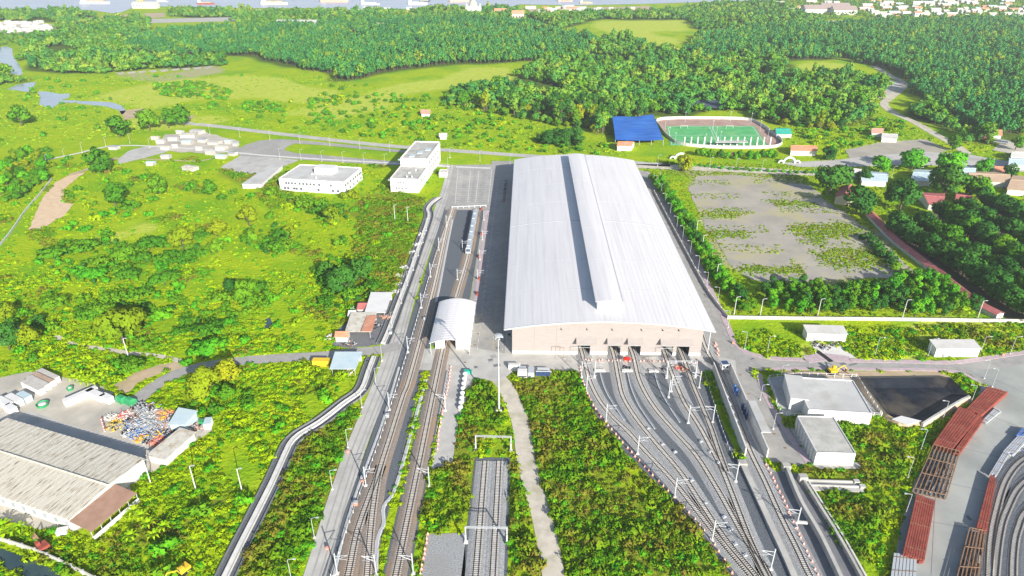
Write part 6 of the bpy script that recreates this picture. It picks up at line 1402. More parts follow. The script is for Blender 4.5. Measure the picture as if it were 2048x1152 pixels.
for i in range(46):
    px = random.uniform(-10, 100); py = random.uniform(46, 66); k = i % 6
    far_block(px, py, random.uniform(6, 15), random.uniform(2, 4.5), random.uniform(5, 8), M_CONCL, [M_FLAT, M_CONCL, M_RIBR][i % 3], f'{["white", "grey", "cream"][i % 3]}-roofed house in the pale village at the upper left', 2, group='houses of the upper left village')
for i in range(26):
    px = random.uniform(390, 1000); py = random.uniform(19, 30); k = i % 6
    far_block(px, py, random.uniform(8, 26), random.uniform(2, 4), random.uniform(5, 8), M_CONCL, ROOFS[k], f'{RN[k]}-roofed riverside shed at the top of the picture', 2, group='riverside sheds')
sheet('river_bank', wobble(GP([(150, 38), (230, 30), (330, 25), (330, 34), (230, 40), (160, 44)]), 2, 20), .02, M_DIRT); sheet('river_bank', GP([(300, 38), (480, 34), (480, 42), (300, 46)]), .02, M_CONC)
sheet('river_bank', wobble(GP([(1040, 18), (1300, 12), (1300, 24), (1060, 26)]), 2, 20), .02, M_DIRT); sheet('village_ground', wobble(GP([(-20, 45), (60, 44), (130, 52), (90, 62), (40, 68), (-20, 68)]), 2, 15), .02, M_DUSTY)
sheet('town_ground', wobble(GP([(1640, 42), (1720, 40), (1700, 48), (1630, 50)]), 2, 15), .02, M_DUSTY)
for i in range(9):
    sheet('scrub_clearing', wobble(GP([(230 + i * 22, 146 - i * 1.5), (248 + i * 22, 144 - i * 1.5), (250 + i * 22, 148 - i * 1.5), (236 + i * 22, 150 - i * 1.5)]), 1.2, 6), .02, M_DUSTY)
def ship(px, py, L_px, hull, top, label, cargo=None):
    c = G(px, py); k = 1 / scale_at(*c); L_ = L_px * k; w = L_ * .16; h = L_ * .08
    t = thing('cargo_ship', label, 'ship', (*c, .3))
    P = [(-L_ / 2, 0), (-L_ / 2 + w * .3, -w / 2), (L_ / 2 - w, -w / 2), (L_ / 2, 0), (L_ / 2 - w, w / 2), (-L_ / 2 + w * .3, w / 2)]
    MB().prism(P, 0, h).build('hull', hull, t); MB().box(-L_ * .42, -L_ * .28, -w * .3, w * .3, h, h * 2.6).build('wheelhouse', M_WHITE, t)
    MB().box(-L_ * .24, L_ * .32, -w * .34, w * .34, h, h * 1.5).build('cargo_hold', top, t)
SHIPS = [(190, 8, 62, M_GREYBOX, M_PINKR, 'grey-blue-hulled ship with orange cargo on the river at the top left'), (412, 9, 36, M_RUST, M_DIRT, 'small brown barge on the river'), (548, 9, 56, M_DUSTY, M_DIRT, 'pale yellow sand barge on the river'), (668, 4, 58, M_PINKR, M_PINKR, 'pinkish red cargo ship on the river'),
         (740, 10, 40, M_GREYBOX, M_CONCL, 'low grey barge on the river'), (850, 3, 22, M_BLACK, M_CONCL, 'small dark boat near the pagoda'), (918, 4, 40, M_PINKR, M_CONCL, 'pale barge left of the pagoda spire'), (1130, 3, 30, M_PINKR, M_REDW, 'small pink barge right of the pagoda'), (835, 9, 40, M_CONCL, M_CONCL, 'low pale barge left of the pagoda'), (325, 4, 24, M_GREYBOX, M_CONCL, 'faint small barge near the silo'), (1172, 7, 26, M_DIRT, M_YPAINT, 'small sandy barge near the far bank')]
for a in SHIPS: ship(*a)

# ================================================================ VEGETATION
def leaf_cloud(seed, lobes, n, size, up=.35, bend=(.75, .25)):
    """leaf-sized faces spread over clumps; lobes = list of (x, y, z, rx, rz)"""
    r = np.random.default_rng(seed); L_ = np.array(lobes); w = L_[:, 3] ** 2; k = r.choice(len(L_), n, p=w / w.sum())
    d = r.normal(size=(n, 3)); d /= np.linalg.norm(d, axis=1)[:, None]
    rad = r.uniform(.72, 1.05, n)[:, None]
    p = L_[k, :3] + d * rad * np.stack([L_[k, 3], L_[k, 3], L_[k, 4]], 1)
    nr = d + r.normal(size=(n, 3)) * .45 + np.array([0, 0, up]); nr /= np.linalg.norm(nr, axis=1)[:, None]
    t = np.cross(nr, r.normal(size=(n, 3))); t /= np.linalg.norm(t, axis=1)[:, None]; b = np.cross(nr, t)
    s = (size * r.uniform(.6, 1.3, n))[:, None]; e = s * r.uniform(.5, .9, (n, 1))
    V = np.stack([p - t * s - b * e * .2, p - b * e, p + t * s + b * e * .1, p + b * e], 1).reshape(-1, 3)
    V[:, 2] = np.maximum(V[:, 2], .02)
    # leaves are shaded with the rounding of their clump and crown
    ctr = (L_[:, :3] * w[:, None]).sum(0) / w.sum(); o = p - ctr; o /= np.linalg.norm(o, axis=1)[:, None] + 1e-6
    m = d * bend[0] + o * .45 + nr * .35 + np.array([0, 0, bend[1]]); m /= np.linalg.norm(m, axis=1)[:, None]
    flip = (m * nr).sum(1) < 0; V = V.reshape(-1, 4, 3); V[flip] = V[flip][:, ::-1]; V = V.reshape(-1, 3)
    return V, np.repeat(m, 4, 0)
def cloud_mesh(name, VN, mat):
    V, Nn = VN; me = bpy.data.meshes.new(name); n = len(V) // 4
    me.from_pydata(V.tolist(), [], np.arange(n * 4).reshape(n, 4).tolist()); me.materials.append(mat)
    me.polygons.foreach_set('use_smooth', [True] * n); me.update(); me.normals_split_custom_set_from_vertices(Nn.tolist()); return me
def lobes_for(seed, rx, rz, zc, n, lr, low=-.35):
    r = random.Random(seed); out = []
    for i in range(n):
        while True:
            v = Vector((r.gauss(0, 1), r.gauss(0, 1), r.gauss(0, 1))).normalized()
            if v.z > low: break
        f = r.uniform(.45, .82); q = lr * r.uniform(.7, 1.25)
        out.append((v.x * rx * f, v.y * rx * f, zc + v.z * rz * f, rx * q, min(rx, rz) * q * .9))
    return out
FORMS = {  # crown radius, half height, centre, lobes, lobe size, leaves, leaf size
 'broad':    (4.6, 3.6, 4.7, 24, .36, 1700, .46), 'round': (2.7, 2.8, 2.9, 18, .38, 1000, .34), 'slender': (2.1, 4.4, 6.2, 18, .46, 900, .36),
 'umbrella': (5.2, 1.5, 2.9, 22, .30, 1300, .42), 'bush': (1.9, 1.3, 1.0, 10, .45, 420, .28), 'sapling': (1.5, 2.5, 2.9, 12, .5, 560, .27)}
def trunk_mb(seed, form):
    rx, rz, zc = FORMS[form][:3]; r = random.Random(seed); mb = MB(); h = max(.6, zc - rz * .35)
    lean = (r.uniform(-.25, .25), r.uniform(-.25, .25)); tr = .055 * zc + .04
    mb.tube((0, 0, -.1), (lean[0] * .5, lean[1] * .5, h * .55), tr, tr * .75, 7); mb.tube((lean[0] * .5, lean[1] * .5, h * .55), (lean[0], lean[1], h), tr * .75, tr * .5, 7)
    for i in range(5):
        a = r.uniform(0, 6.28); mb.tube((lean[0] * .8, lean[1] * .8, h * .8), (lean[0] + math.cos(a) * rx * .55, lean[1] + math.sin(a) * rx * .55, zc + r.uniform(-.2, .45) * rz), tr * .42, tr * .12, 5)
    return mb
CROWNS, TRUNKS = {}, {}
def crown(form, mat, var):
    k = (form, mat, var)
    if k not in CROWNS:
        rx, rz, zc, nl, lr, n, s = FORMS[form]
        CROWNS[k] = cloud_mesh('crown', leaf_cloud(hash_(form, var), lobes_for(hash_(form, var) + 3, rx, rz, zc, nl, lr, -.95), n, s), LEAF[mat])
    return CROWNS[k]
def hash_(form, var): return sum(map(ord, form)) * 10 + var
def trunk(form, var):
    k = (form, var)
    if k not in TRUNKS: TRUNKS[k] = trunk_mb(hash_(form, var), form).mesh('trunk', BARK)
    return TRUNKS[k]
NTREE = [0]
def tree(c, form, mat, size, label, group=None, name='tree', cat='tree'):
    """size = crown width in metres"""
    v = NTREE[0] % 3; NTREE[0] += 1; s = size / (2 * FORMS[form][0])
    t = thing(name, label, cat, (c[0], c[1], 0), random.uniform(0, 6.28), group); t.scale = (s, s, s * random.uniform(.9, 1.12))
    for nm, me in (('crown', crown(form, mat, v)), ('trunk', trunk(form, v))):
        if nm == 'trunk' and form == 'bush': continue
        o = bpy.data.objects.new(nm, me); COL.objects.link(o); o.parent = t
    return t
random.seed(21)
# --- single trees in the left field
SOLO = [(318, 388, 'round', 'mid', 38, 'round green tree standing alone in the upper left field'), (232, 412, 'round', 'mid', 46, 'large bushy tree beside the sandy slope'), (262, 420, 'bush', 'mid', 34, 'low bush leaning on the bushy tree by the sandy slope'),
        (420, 388, 'round', 'mid', 30, 'small round tree in the middle of the upper field'), (436, 472, 'round', 'yellow', 38, 'yellowish round tree in the left field'), (368, 500, 'broad', 'yellow', 54, 'wide yellow-topped tree in the left field'), (436, 505, 'round', 'mid', 32, 'small green tree under the yellowish one'),
        (498, 450, 'round', 'yellow', 40, 'olive yellow tree right of the upper field\'s centre'), (580, 476, 'round', 'yellow', 28, 'small olive tree in the left field'), (664, 448, 'round', 'yellow', 36, 'brownish bush tree below the wide office'), (248, 690, 'broad', 'yellow', 96, 'big yellow-green tree towering in the lower left field'),
        (690, 590, 'broad', 'dark', 70, 'large dark green tree left of the sheds'), (720, 560, 'broad', 'dark', 56, 'dark green tree behind the large dark one'), (660, 560, 'round', 'dark', 40, 'dark green tree left of the large dark one'), (415, 800, 'broad', 'yellow', 74, 'bushy olive tree below the branch road'), (462, 766, 'broad', 'yellow', 56, 'taller olive tree beside the branch road'), (455, 800, 'round', 'mid', 36, 'green shrub tree at the foot of the olive trees'),
        (400, 706, 'bush', 'vine', 44, 'vine-covered bush at the branch road, left one'), (430, 702, 'bush', 'vine', 56, 'vine-covered bush at the branch road, right one'), (44, 252, 'round', 'mid', 42, 'dark round tree alone by the creek field'), (240, 275, 'broad', 'mid', 50, 'leafy tree behind the settlement lane'), (300, 262, 'broad', 'mid', 44, 'leafy tree left above the settlement'), (338, 256, 'round', 'mid', 34, 'tree above the settlement roofs'), (368, 252, 'round', 'mid', 38, 'taller tree above the settlement roofs'), (200, 345, 'round', 'mid', 50, 'leafy tree beside the gravel lane'),
        (700, 396, 'bush', 'yellow', 34, 'olive shrub before the wide office'), (540, 390, 'bush', 'mid', 30, 'green shrub before the covered walkway'), (500, 480, 'bush', 'mid', 40, 'green shrub in the middle field'), (60, 690, 'round', 'yellow', 46, 'yellow-green tree right of the brown shed'), (20, 640, 'round', 'yellow', 36, 'pale yellowish tree at the left edge'), (78, 650, 'round', 'dark', 26, 'dark little tree behind the brown shed'), (20, 700, 'round', 'dark', 50, 'dark tree in front of the brown shed'), (465, 588, 'round', 'dark', 32, 'dark green shrub in the field\'s centre'), (490, 605, 'broad', 'mid', 52, 'spreading green tree in the field\'s centre'), (330, 570, 'umbrella', 'mid', 66, 'flat-topped green tree in the lower field'),
        (110, 520, 'umbrella', 'mid', 60, 'flat-topped tree in the left field, leftmost'), (170, 505, 'umbrella', 'mid', 66, 'flat-topped tree in the left field, second from left'), (250, 520, 'umbrella', 'mid', 62, 'flat-topped tree in the left field, third from left'), (300, 500, 'umbrella', 'mid', 58, 'flat-topped tree left of the wide yellow-topped tree'), (260, 560, 'umbrella', 'mid', 56, 'flat-topped tree in the left field, lower one'), (190, 560, 'umbrella', 'vine', 60, 'bright flat-topped tree in the left field'), (180, 640, 'umbrella', 'mid', 60, 'flat-topped tree left of the towering tree'), (330, 640, 'umbrella', 'vine', 54, 'bright flat-topped tree right of the towering tree'), (270, 745, 'umbrella', 'mid', 60, 'flat-topped tree by the dirt path bend'), (110, 620, 'umbrella', 'mid', 58, 'flat-topped tree above the brown shed'),
        (1000, 360, 'bush', 'mid', 4, 'tiny bush at the parking edge'), (1368, 342, 'round', 'yellow', 34, 'yellowish tree beside the wire fence behind the hall'), (1660, 388, 'broad', 'dark', 74, 'big round dark tree left of the cream house'), (1712, 428, 'broad', 'dark', 66, 'big dark tree right before the cream house'), (1655, 320, 'round', 'dark', 30, 'dark conical tree at the road before the bus lot'), (1800, 420, 'broad', 'dark', 70, 'big dark tree behind the red-tiled row'), (1885, 395, 'broad', 'dark', 74, 'big dark tree in the orchard\'s middle'), (1950, 400, 'broad', 'mid', 60, 'green tree in the orchard\'s back'), (1725, 365, 'round', 'dark', 30, 'small dark tree beside the long blue-roofed house'), (1757, 345, 'broad', 'vine', 40, 'bright green tree behind the long blue-roofed house'), (1822, 342, 'broad', 'vine', 52, 'bright green tree beside the road, right of it'), (1895, 352, 'broad', 'vine', 56, 'bright green tree before the white house'), (1965, 350, 'round', 'vine', 34, 'bright round tree beside the kiosk'), (2018, 360, 'round', 'dark', 30, 'dark small tree beside the tan-roofed house'), (2030, 300, 'round', 'mid', 26, 'tree beside the bus lot'), (1905, 300, 'round', 'mid', 30, 'tree at the forest road end')]
for px, py, f, m, w, lb in SOLO:
    c = G(px, py)
    if w > 5: tree(c, f, m, w / scale_at(*c), lb, name='bush' if f == 'bush' else 'tree', cat='bush' if f == 'bush' else 'tree')
def grove(px, spacing, forms, mats, size, label, group, jit=.35, name='tree'):
    P = np.array(GP(px)); x0, y0 = P.min(0); x1, y1 = P.max(0); out = []
    xs, ys = np.meshgrid(np.arange(x0, x1, spacing), np.arange(y0, y1, spacing)); q = np.stack([xs.ravel(), ys.ravel()], 1) + RNG.uniform(-jit, jit, (xs.size, 2)) * spacing
    q = q[inpoly(q[:, 0], q[:, 1], P)]
    for c in q: tree(c, random.choice(forms), random.choice(mats), size * random.uniform(.8, 1.25), label, group, name)
    return len(q)
cnt = 0
cnt += grove([(1520, 584), (1560, 574), (1700, 585), (1850, 560), (1900, 575), (1945, 610), (1955, 632), (1760, 632), (1560, 630), (1525, 610)], 5.2, ['sapling'], ['mid', 'vine', 'mid', 'dark'], 4.6, 'young green tree in the sapling block before the boundary wall', 'saplings behind the boundary wall', name='sapling')
def row(px, n, form, mats, size, label, group, name='tree'):
    global cnt
    pts = smooth(GP(px), .5)
    for i in range(n):
        p = pts[int(i * (len(pts) - 1) / max(1, n - 1))]; tree((p[0] + random.uniform(-1, 1), p[1] + random.uniform(-1, 1)), form, random.choice(mats), size * random.uniform(.85, 1.2), label, group, name); cnt += 1
row([(1305, 362), (1330, 398), (1360, 448), (1395, 508), (1430, 560), (1462, 600), (1482, 622)], 34, 'round', ['vine', 'mid'], 5.2, 'leafy green tree in the hedge along the hall\'s right-hand road', 'hedge trees beside the hall road', 'hedge_tree')
row([(1322, 372), (1352, 420), (1388, 475), (1428, 535), (1465, 585), (1500, 618)], 26, 'round', ['vine', 'mid', 'dark'], 6.2, 'leafy green tree in the inner line of the hedge beside the vacant lot', 'inner hedge trees beside the lot', 'hedge_tree')
row([(1345, 385), (1385, 448), (1425, 510), (1470, 575)], 14, 'bush', ['vine', 'mid'], 4.5, 'bush on the lot side of the hedge along the hall road', 'hedge bushes beside the hall road', 'bush')
row([(1790, 470), (1850, 510), (1900, 536), (1950, 572), (2010, 612), (2070, 650)], 22, 'broad', ['dark'], 14, 'dark leafy tree in the orchard\'s front diagonal row', 'orchard trees, front row', 'orchard_tree')
row([(1880, 440), (1940, 478), (2000, 515), (2070, 560)], 16, 'broad', ['dark', 'dark', 'mid'], 14, 'dark leafy tree in the orchard\'s second diagonal row', 'orchard trees, second row', 'orchard_tree')
row([(1960, 412), (2010, 440), (2070, 475)], 10, 'broad', ['dark'], 14, 'dark leafy tree in the orchard\'s third diagonal row', 'orchard trees, third row', 'orchard_tree')
row([(1835, 456), (1900, 498), (1980, 548), (2070, 605)], 16, 'broad', ['dark', 'mid'], 13, 'dark leafy tree between the orchard\'s first and second rows', 'orchard trees, first gap', 'orchard_tree')
row([(1925, 428), (1990, 466), (2070, 515)], 12, 'broad', ['dark'], 13, 'dark leafy tree between the orchard\'s second and third rows', 'orchard trees, second gap', 'orchard_tree')
row([(1738, 480), (1770, 515), (1800, 545), (1850, 580)], 9, 'bush', ['dark', 'mid'], 7.5, 'dark bush along the foot of the red-tiled row', 'bushes along the tiled row', 'bush')
row([(1395, 312), (1430, 316), (1470, 318), (1500, 319), (1550, 316)], 12, 'round', ['mid', 'vine', 'dark'], 6.5, 'bushy tree in the hedge before the football ground', 'hedge before the football ground', 'hedge_tree')
row([(1330, 328), (1420, 335), (1500, 341), (1600, 346), (1700, 350)], 26, 'bush', ['mid', 'vine'], 4.2, 'low bush in the strip between road and wire fence', 'bushes in the road strip', 'bush')
cnt += grove([(0, 330), (40, 305), (90, 300), (105, 330), (85, 370), (40, 400), (0, 410)], 9.5, ['broad', 'round', 'bush'], ['mid', 'yellow', 'mid', 'vine'], 7.5, 'leafy tree in the small wood at the left edge above the creek wall', 'small wood at the left edge')
cnt += grove([(1080, 285), (1110, 272), (1160, 275), (1162, 295), (1090, 295)], 8, ['broad'], ['dark'], 10, 'dark tree in the clump behind the hall', 'clump behind the hall')

# --- banana plants
def banana(c, label, s=1.0):
    t = thing('banana_plant', label, 'banana plant', (*c, 0), random.uniform(0, 6), 'banana plants'); t.scale = (s,) * 3
    st = MB().tube((0, 0, 0), (.1, 0, 1.5), .18, .1); st.build('stem', mk('banana_stem', (.2, .26, .06), rough=.8), t)
    for i in range(8):
        a = i * .785 + random.uniform(-.2, .2); ca, sa = math.cos(a), math.sin(a); pr = [(.1, 1.5, .1), (.9, 2.5, .34), (1.8, 2.7, .34), (2.7, 2.0, .05)]
        vs = []; fs = []
        for d, z, w in pr: vs += [(d * ca - w * sa, d * sa + w * ca, z), (d * ca + w * sa, d * sa - w * ca, z)]
        for k in range(3): fs.append((2 * k, 2 * k + 1, 2 * k + 3, 2 * k + 2))
        MB().add(vs, fs).build('leaf', LEAF['banana'], t)
for i, (px, py) in enumerate(((150, 765), (165, 758), (180, 766), (195, 752), (205, 762), (218, 750), (188, 774), (210, 744), (172, 772))): banana(G(px, py), f'{ordinal(i)} banana plant in the clump above the yard', 1.2)
for i, (px, py) in enumerate(((285, 1040), (300, 1055), (270, 1030), (330, 1062), (265, 1080), (310, 1078))): banana(G(px, py), f'{ordinal(i)} banana plant in the weeds right of the warehouse', 1.0)
for i, (px, py) in enumerate(((10, 1062), (25, 1072), (40, 1068), (5, 1078))): banana(G(px, py), f'{ordinal(i)} banana plant at the bottom left corner', 1.2)
for i, (px, py) in enumerate(((1925, 622), (1940, 616), (1932, 632))): banana(G(px, py), f'{ordinal(i)} banana plant at the end of the tiled row', 1.3)

# --- scattered masses (geometry-node instances; nobody could count them)
def src_collection(name, meshes):
    c = bpy.data.collections.new(name)
    for i, me in enumerate(meshes): c.objects.link(bpy.data.objects.new(f'{name}_{i}', me))
    return c
def joined(form, mat, var, leaves, leaf, with_trunk=True):
    rx, rz, zc, nl, lr, n, s = FORMS[form]
    V, Nn = leaf_cloud(hash_(form, var) + 77, lobes_for(hash_(form, var) + 5, rx, rz, zc, nl, lr, -.6 if form != 'bush' else -.9), leaves, leaf)
    if not with_trunk: return cloud_mesh('foliage', (V, Nn), LEAF[mat])
    mb = MB(); mb.tube((0, 0, 0), (0, 0, zc), .04 * zc, .015 * zc, 5, cap=False); k = len(V)
    vs = V.tolist() + mb.v; fs = np.arange(k).reshape(-1, 4).tolist() + [tuple(i + k for i in f) for f in mb.f]
    me = bpy.data.meshes.new('foliage'); me.from_pydata(vs, [], fs); me.materials.append(LEAF[mat]); me.materials.append(BARK)
    me.polygons.foreach_set('material_index', [0] * (k // 4) + [1] * len(mb.f)); me.polygons.foreach_set('use_smooth', [True] * len(fs)); me.update()
    tn = [(v[0], v[1], .01) for v in mb.v]
    me.normals_split_custom_set_from_vertices(Nn.tolist() + [tuple(Vector(v).normalized()) for v in tn])
    return me
def scatter(name, label, cat, pts, sizes, coll, zs=None):
    n = len(pts); me = bpy.data.meshes.new(name); me.from_pydata([(p[0], p[1], 0.0) for p in pts], [], [])
    for nm, typ, val in (('sc', 'FLOAT', np.asarray(sizes, np.float32)), ('rz', 'FLOAT', RNG.uniform(0, 6.283, n).astype(np.float32))):
        me.attributes.new(nm, typ, 'POINT').data.foreach_set('value', val)
    me.attributes.new('ix', 'INT', 'POINT').data.foreach_set('value', RNG.integers(0, 1000, n).astype(np.int32))
    o = bpy.data.objects.new(name, me); COL.objects.link(o); tag(o, label, cat, None, 'stuff')
    ng = bpy.data.node_groups.new(name, 'GeometryNodeTree'); ng.interface.new_socket('Geometry', in_out='INPUT', socket_type='NodeSocketGeometry'); ng.interface.new_socket('Geometry', in_out='OUTPUT', socket_type='NodeSocketGeometry')
    N, L = ng.nodes, ng.links; gi = N.new('NodeGroupInput'); go = N.new('NodeGroupOutput'); ip = N.new('GeometryNodeInstanceOnPoints'); ci = N.new('GeometryNodeCollectionInfo')
    ci.inputs[0].default_value = coll; ci.inputs[1].default_value = True; ci.inputs[2].default_value = True
    def att(nm, dt):
        a = N.new('GeometryNodeInputNamedAttribute'); a.data_type = dt; a.inputs[0].default_value = nm; return a.outputs[0]
    cx = N.new('ShaderNodeCombineXYZ'); L.new(att('rz', 'FLOAT'), cx.inputs[2])
    L.new(gi.outputs[0], ip.inputs['Points']); L.new(ci.outputs[0], ip.inputs['Instance']); ip.inputs['Pick Instance'].default_value = True
    L.new(att('ix', 'INT'), ip.inputs['Instance Index']); L.new(cx.outputs[0], ip.inputs['Rotation']); L.new(att('sc', 'FLOAT'), ip.inputs['Scale']); L.new(ip.outputs[0], go.inputs[0])
    md = o.modifiers.new('scatter', 'NODES'); md.node_group = ng
    return o
def sample(P, dens):
    P = np.asarray(P); x0, y0 = P.min(0); x1, y1 = P.max(0); n = int((x1 - x0) * (y1 - y0) * dens)
    q = np.stack([RNG.uniform(x0, x1, n), RNG.uniform(y0, y1, n)], 1); return q[inpoly(q[:, 0], q[:, 1], P)]
def gridpts(P, d, jit=.3):
    P = np.asarray(P); x0, y0 = P.min(0); x1, y1 = P.max(0); xs, ys = np.meshgrid(np.arange(x0, x1, d), np.arange(y0, y1, d)); q = np.stack([xs.ravel(), ys.ravel()], 1) + RNG.uniform(-jit, jit, (xs.size, 2)) * d
    return q[inpoly(q[:, 0], q[:, 1], P)]
def free(q):
    bad = np.zeros(len(q), bool)
    for P in NOVEG: bad |= inpoly(q[:, 0], q[:, 1], P)
    return q[~bad]
def outside(q, polys):
    bad = np.zeros(len(q), bool)
    for P in polys: bad |= inpoly(q[:, 0], q[:, 1], P)
    return q[~bad]
# woods
src_wood = src_collection('wood_source', [joined('broad', 'wood', 0, 240, 1.05), joined('broad', 'wood', 1, 240, 1.05), joined('round', 'wood', 2, 200, .72), joined('slender', 'wood', 0, 200, .8), joined('broad', 'mid', 2, 240, 1.05)])
src_plant = src_collection('plantation_source', [joined('slender', 'plant', i, 190, .62) for i in range(4)] + [joined('slender', 'wood', i, 190, .62) for i in range(2)])
pl = [free(gridpts(P, 5.2, .36)) for P in W_PLANT]; pl = np.concatenate(pl)
rag = lambda q: np.sin(q[:, 0] * .021 + 2 * np.sin(q[:, 1] * .013)) + np.sin(q[:, 1] * .027 + 1.5 * np.sin(q[:, 0] * .017)) + np.sin(q[:, 0] * .07 + q[:, 1] * .05) * .6
pl = pl[(rag(pl) > -2.05) & (RNG.random(len(pl)) > .05)]
mx = np.concatenate([free(gridpts(P, 7.2, .5)) for P in W_MIX]); mx = outside(mx, W_PLANT + ZONES_DRY); mx = mx[(RNG.random(len(mx)) > .10) & (rag(mx) > -1.55)]
tw = np.concatenate([free(sample(P, .0055)) for P in W_TOWN])
# the nearest woodland trees stand as single trees
dist = np.hypot(mx[:, 0], mx[:, 1]); near = np.argsort(dist)[:180]
for i in near: tree(mx[i], random.choice(['broad', 'broad', 'round', 'slender']), random.choice(['wood', 'mid', 'dark', 'wood', 'yellow']), random.uniform(6, 9.5), 'leafy tree in the mixed wood behind the hall and football ground', 'nearest trees of the mixed wood')
keep = np.ones(len(mx), bool); keep[near] = False; mx = mx[keep]
scatter('plantation', 'dense even plantation woods covering the far middle and right', 'woodland', pl, np.clip(RNG.lognormal(.14, .26, len(pl)), .55, 2.0), src_plant)
scatter('mixed_woodland', 'mixed uneven woods spreading behind the depot to the river', 'woodland', mx, np.clip(RNG.lognormal(-.02, .34, len(mx)), .4, 2.0), src_wood)
scatter('town_trees', 'scattered trees among the far houses', 'trees', tw, RNG.uniform(.5, 1.0, len(tw)), src_wood)
# bushes in the open country
OPEN = [GP(p) for p in ([(-200, 160), (600, 150), (900, 190), (1000, 235), (1220, 290), (1260, 322), (900, 296), (640, 272), (430, 246), (-200, 300)], [(640, 190), (870, 190), (1010, 240), (1210, 290), (1180, 312), (900, 292), (700, 270), (600, 240)], [(1570, 245), (1700, 262), (1780, 230), (1830, 260), (1750, 290), (1640, 300)])]
bq = np.concatenate([outside(free(sample(OPEN[0], .0014)), ZONES_DRY), free(sample(OPEN[1], .007)), free(sample(OPEN[2], .012)), free(sample(GP([(300, 170), (400, 165), (470, 185), (450, 200), (330, 195)]), .03)), free(sample(GP([(480, 210), (520, 200), (580, 215), (570, 228), (490, 226)]), .03)), free(sample(GP([(610, 200), (680, 196), (685, 208), (620, 210)]), .03)), free(sample(GP([(0, 300), (250, 330), (560, 400), (800, 420), (700, 640), (560, 700), (0, 650)]), .0025)), free(sample(GP([(0, 700), (560, 735), (720, 760), (560, 880), (430, 1152), (200, 1152), (330, 980), (430, 850), (280, 800), (120, 740), (0, 740)]), .006))])
src_bush = src_collection('bush_source', [joined('bush', 'mid', 0, 150, .42, False), joined('bush', 'vine', 1, 150, .42, False), joined('bush', 'weed', 2, 150, .42, False), joined('bush', 'mid', 1, 150, .42, False), joined('bush', 'vine', 2, 150, .42, False)])
CL = [[(100, 500), (250, 480), (420, 470), (440, 500), (330, 560), (180, 570), (90, 540)], [(150, 600), (300, 590), (420, 600), (520, 570), (540, 640), (400, 680), (200, 690)], [(620, 540), (740, 520), (760, 610), (680, 640), (630, 600)], [(560, 395), (640, 405), (720, 415), (700, 440), (600, 430)], [(0, 610), (90, 640), (110, 690), (0, 690)], [(390, 770), (480, 760), (500, 820), (420, 830)], [(480, 470), (560, 450), (600, 500), (540, 530)]]
bq2 = np.concatenate([free(sample(wobble(GP(p), 3, 8), .028)) for p in CL])
src_clump = src_collection('clump_source', [joined('bush', 'mid', 0, 170, .40, False), joined('bush', 'mid', 2, 170, .40, False), joined('bush', 'dark', 1, 170, .40, False), joined('umbrella', 'mid', 1, 260, .6, False), joined('bush', 'vine', 1, 170, .4, False)])
scatter('thicket', 'darker green thickets spread through the left field', 'bushes', bq2, RNG.uniform(.6, 1.5, len(bq2)), src_clump)
scatter('scrub', 'scattered bushes dotting the open meadows', 'bushes', bq, RNG.uniform(.7, 2.0, len(bq)), src_bush)
# weeds
def tuft(seed, mat, n, leaf, r, h, up=.3):
    rr = random.Random(seed); lob = [(rr.uniform(-r, r) * .6, rr.uniform(-r, r) * .6, h * rr.uniform(.25, .6), r * rr.uniform(.4, .7), h * rr.uniform(.35, .6)) for _ in range(5)]
    return cloud_mesh('tuft', leaf_cloud(seed, lob, n, leaf, up, (.42, .75)), LEAF[mat])
src_weed = src_collection('weed_source', [tuft(1, 'weed', 46, .32, 1.0, .45), tuft(2, 'weed', 46, .34, 1.1, .55), tuft(3, 'weed', 40, .28, .9, .35), tuft(4, 'vine', 46, .32, 1.1, .6), tuft(5, 'weed', 46, .36, 1.3, .8)])
src_rank = src_collection('rank_source', [tuft(11, 'weed2', 54, .30, 1.1, .8), tuft(12, 'weed2', 54, .34, 1.2, 1.0), tuft(13, 'weed2', 54, .28, 1.0, .6), tuft(14, 'vine', 46, .32, 1.1, .7), tuft(15, 'weed2', 54, .30, 1.3, 1.2)])
src_mead = src_collection('meadow_source', [tuft(21, 'meadow', 30, .42, 1.5, .4), tuft(22, 'weed', 30, .42, 1.6, .5), tuft(23, 'meadow', 30, .38, 1.3, .35)])
NEAR = GP([(-160, 1200), (-160, 520), (-60, 420), (120, 330), (420, 315), (600, 330), (760, 330), (880, 340), (905, 420), (960, 700), (1130, 700), (1420, 690), (1500, 660), (2250, 640), (2250, 1200)])
q = free(sample(NEAR, .55)); qr = np.zeros(len(q), bool)
for P in ZONES_RANK: qr |= inpoly(q[:, 0], q[:, 1], P)
nb = np.sin(q[:, 0] * .13 + 2 * np.sin(q[:, 1] * .07)) + np.sin(q[:, 1] * .11 + q[:, 0] * .05)
qr |= (nb > 1.35) & (RNG.random(len(q)) < .6)
a = q[~qr]; b = q[qr]
bare = RNG.random(len(a)) > np.where(a[:, 1] > 330, .88, np.where((a[:, 1] > 262) & (a[:, 0] < -55), .62, .12)); a = a[bare]
hum = lambda q: (np.sin(q[:, 0] * .09 + 2 * np.sin(q[:, 1] * .05)) + np.sin(q[:, 1] * .13 + 2 * np.sin(q[:, 0] * .06)) + np.sin(q[:, 0] * .31 + q[:, 1] * .23)) / 3
h_ = hum(a); a = a[h_ > -.62 + .25 * RNG.random(len(a))]
scatter('weeds', 'bright green weeds and tall grass covering the open ground', 'weeds', a, np.clip(RNG.lognormal(-.15, .3, len(a)) * (1 + .45 * hum(a)), .35, 2.2), src_weed)
scatter('rank_weeds', 'dense olive and brownish rank weeds between the tracks and drains', 'weeds', b, np.clip(RNG.lognormal(0, .28, len(b)) * (1 + .45 * hum(b)), .45, 2.4), src_rank)
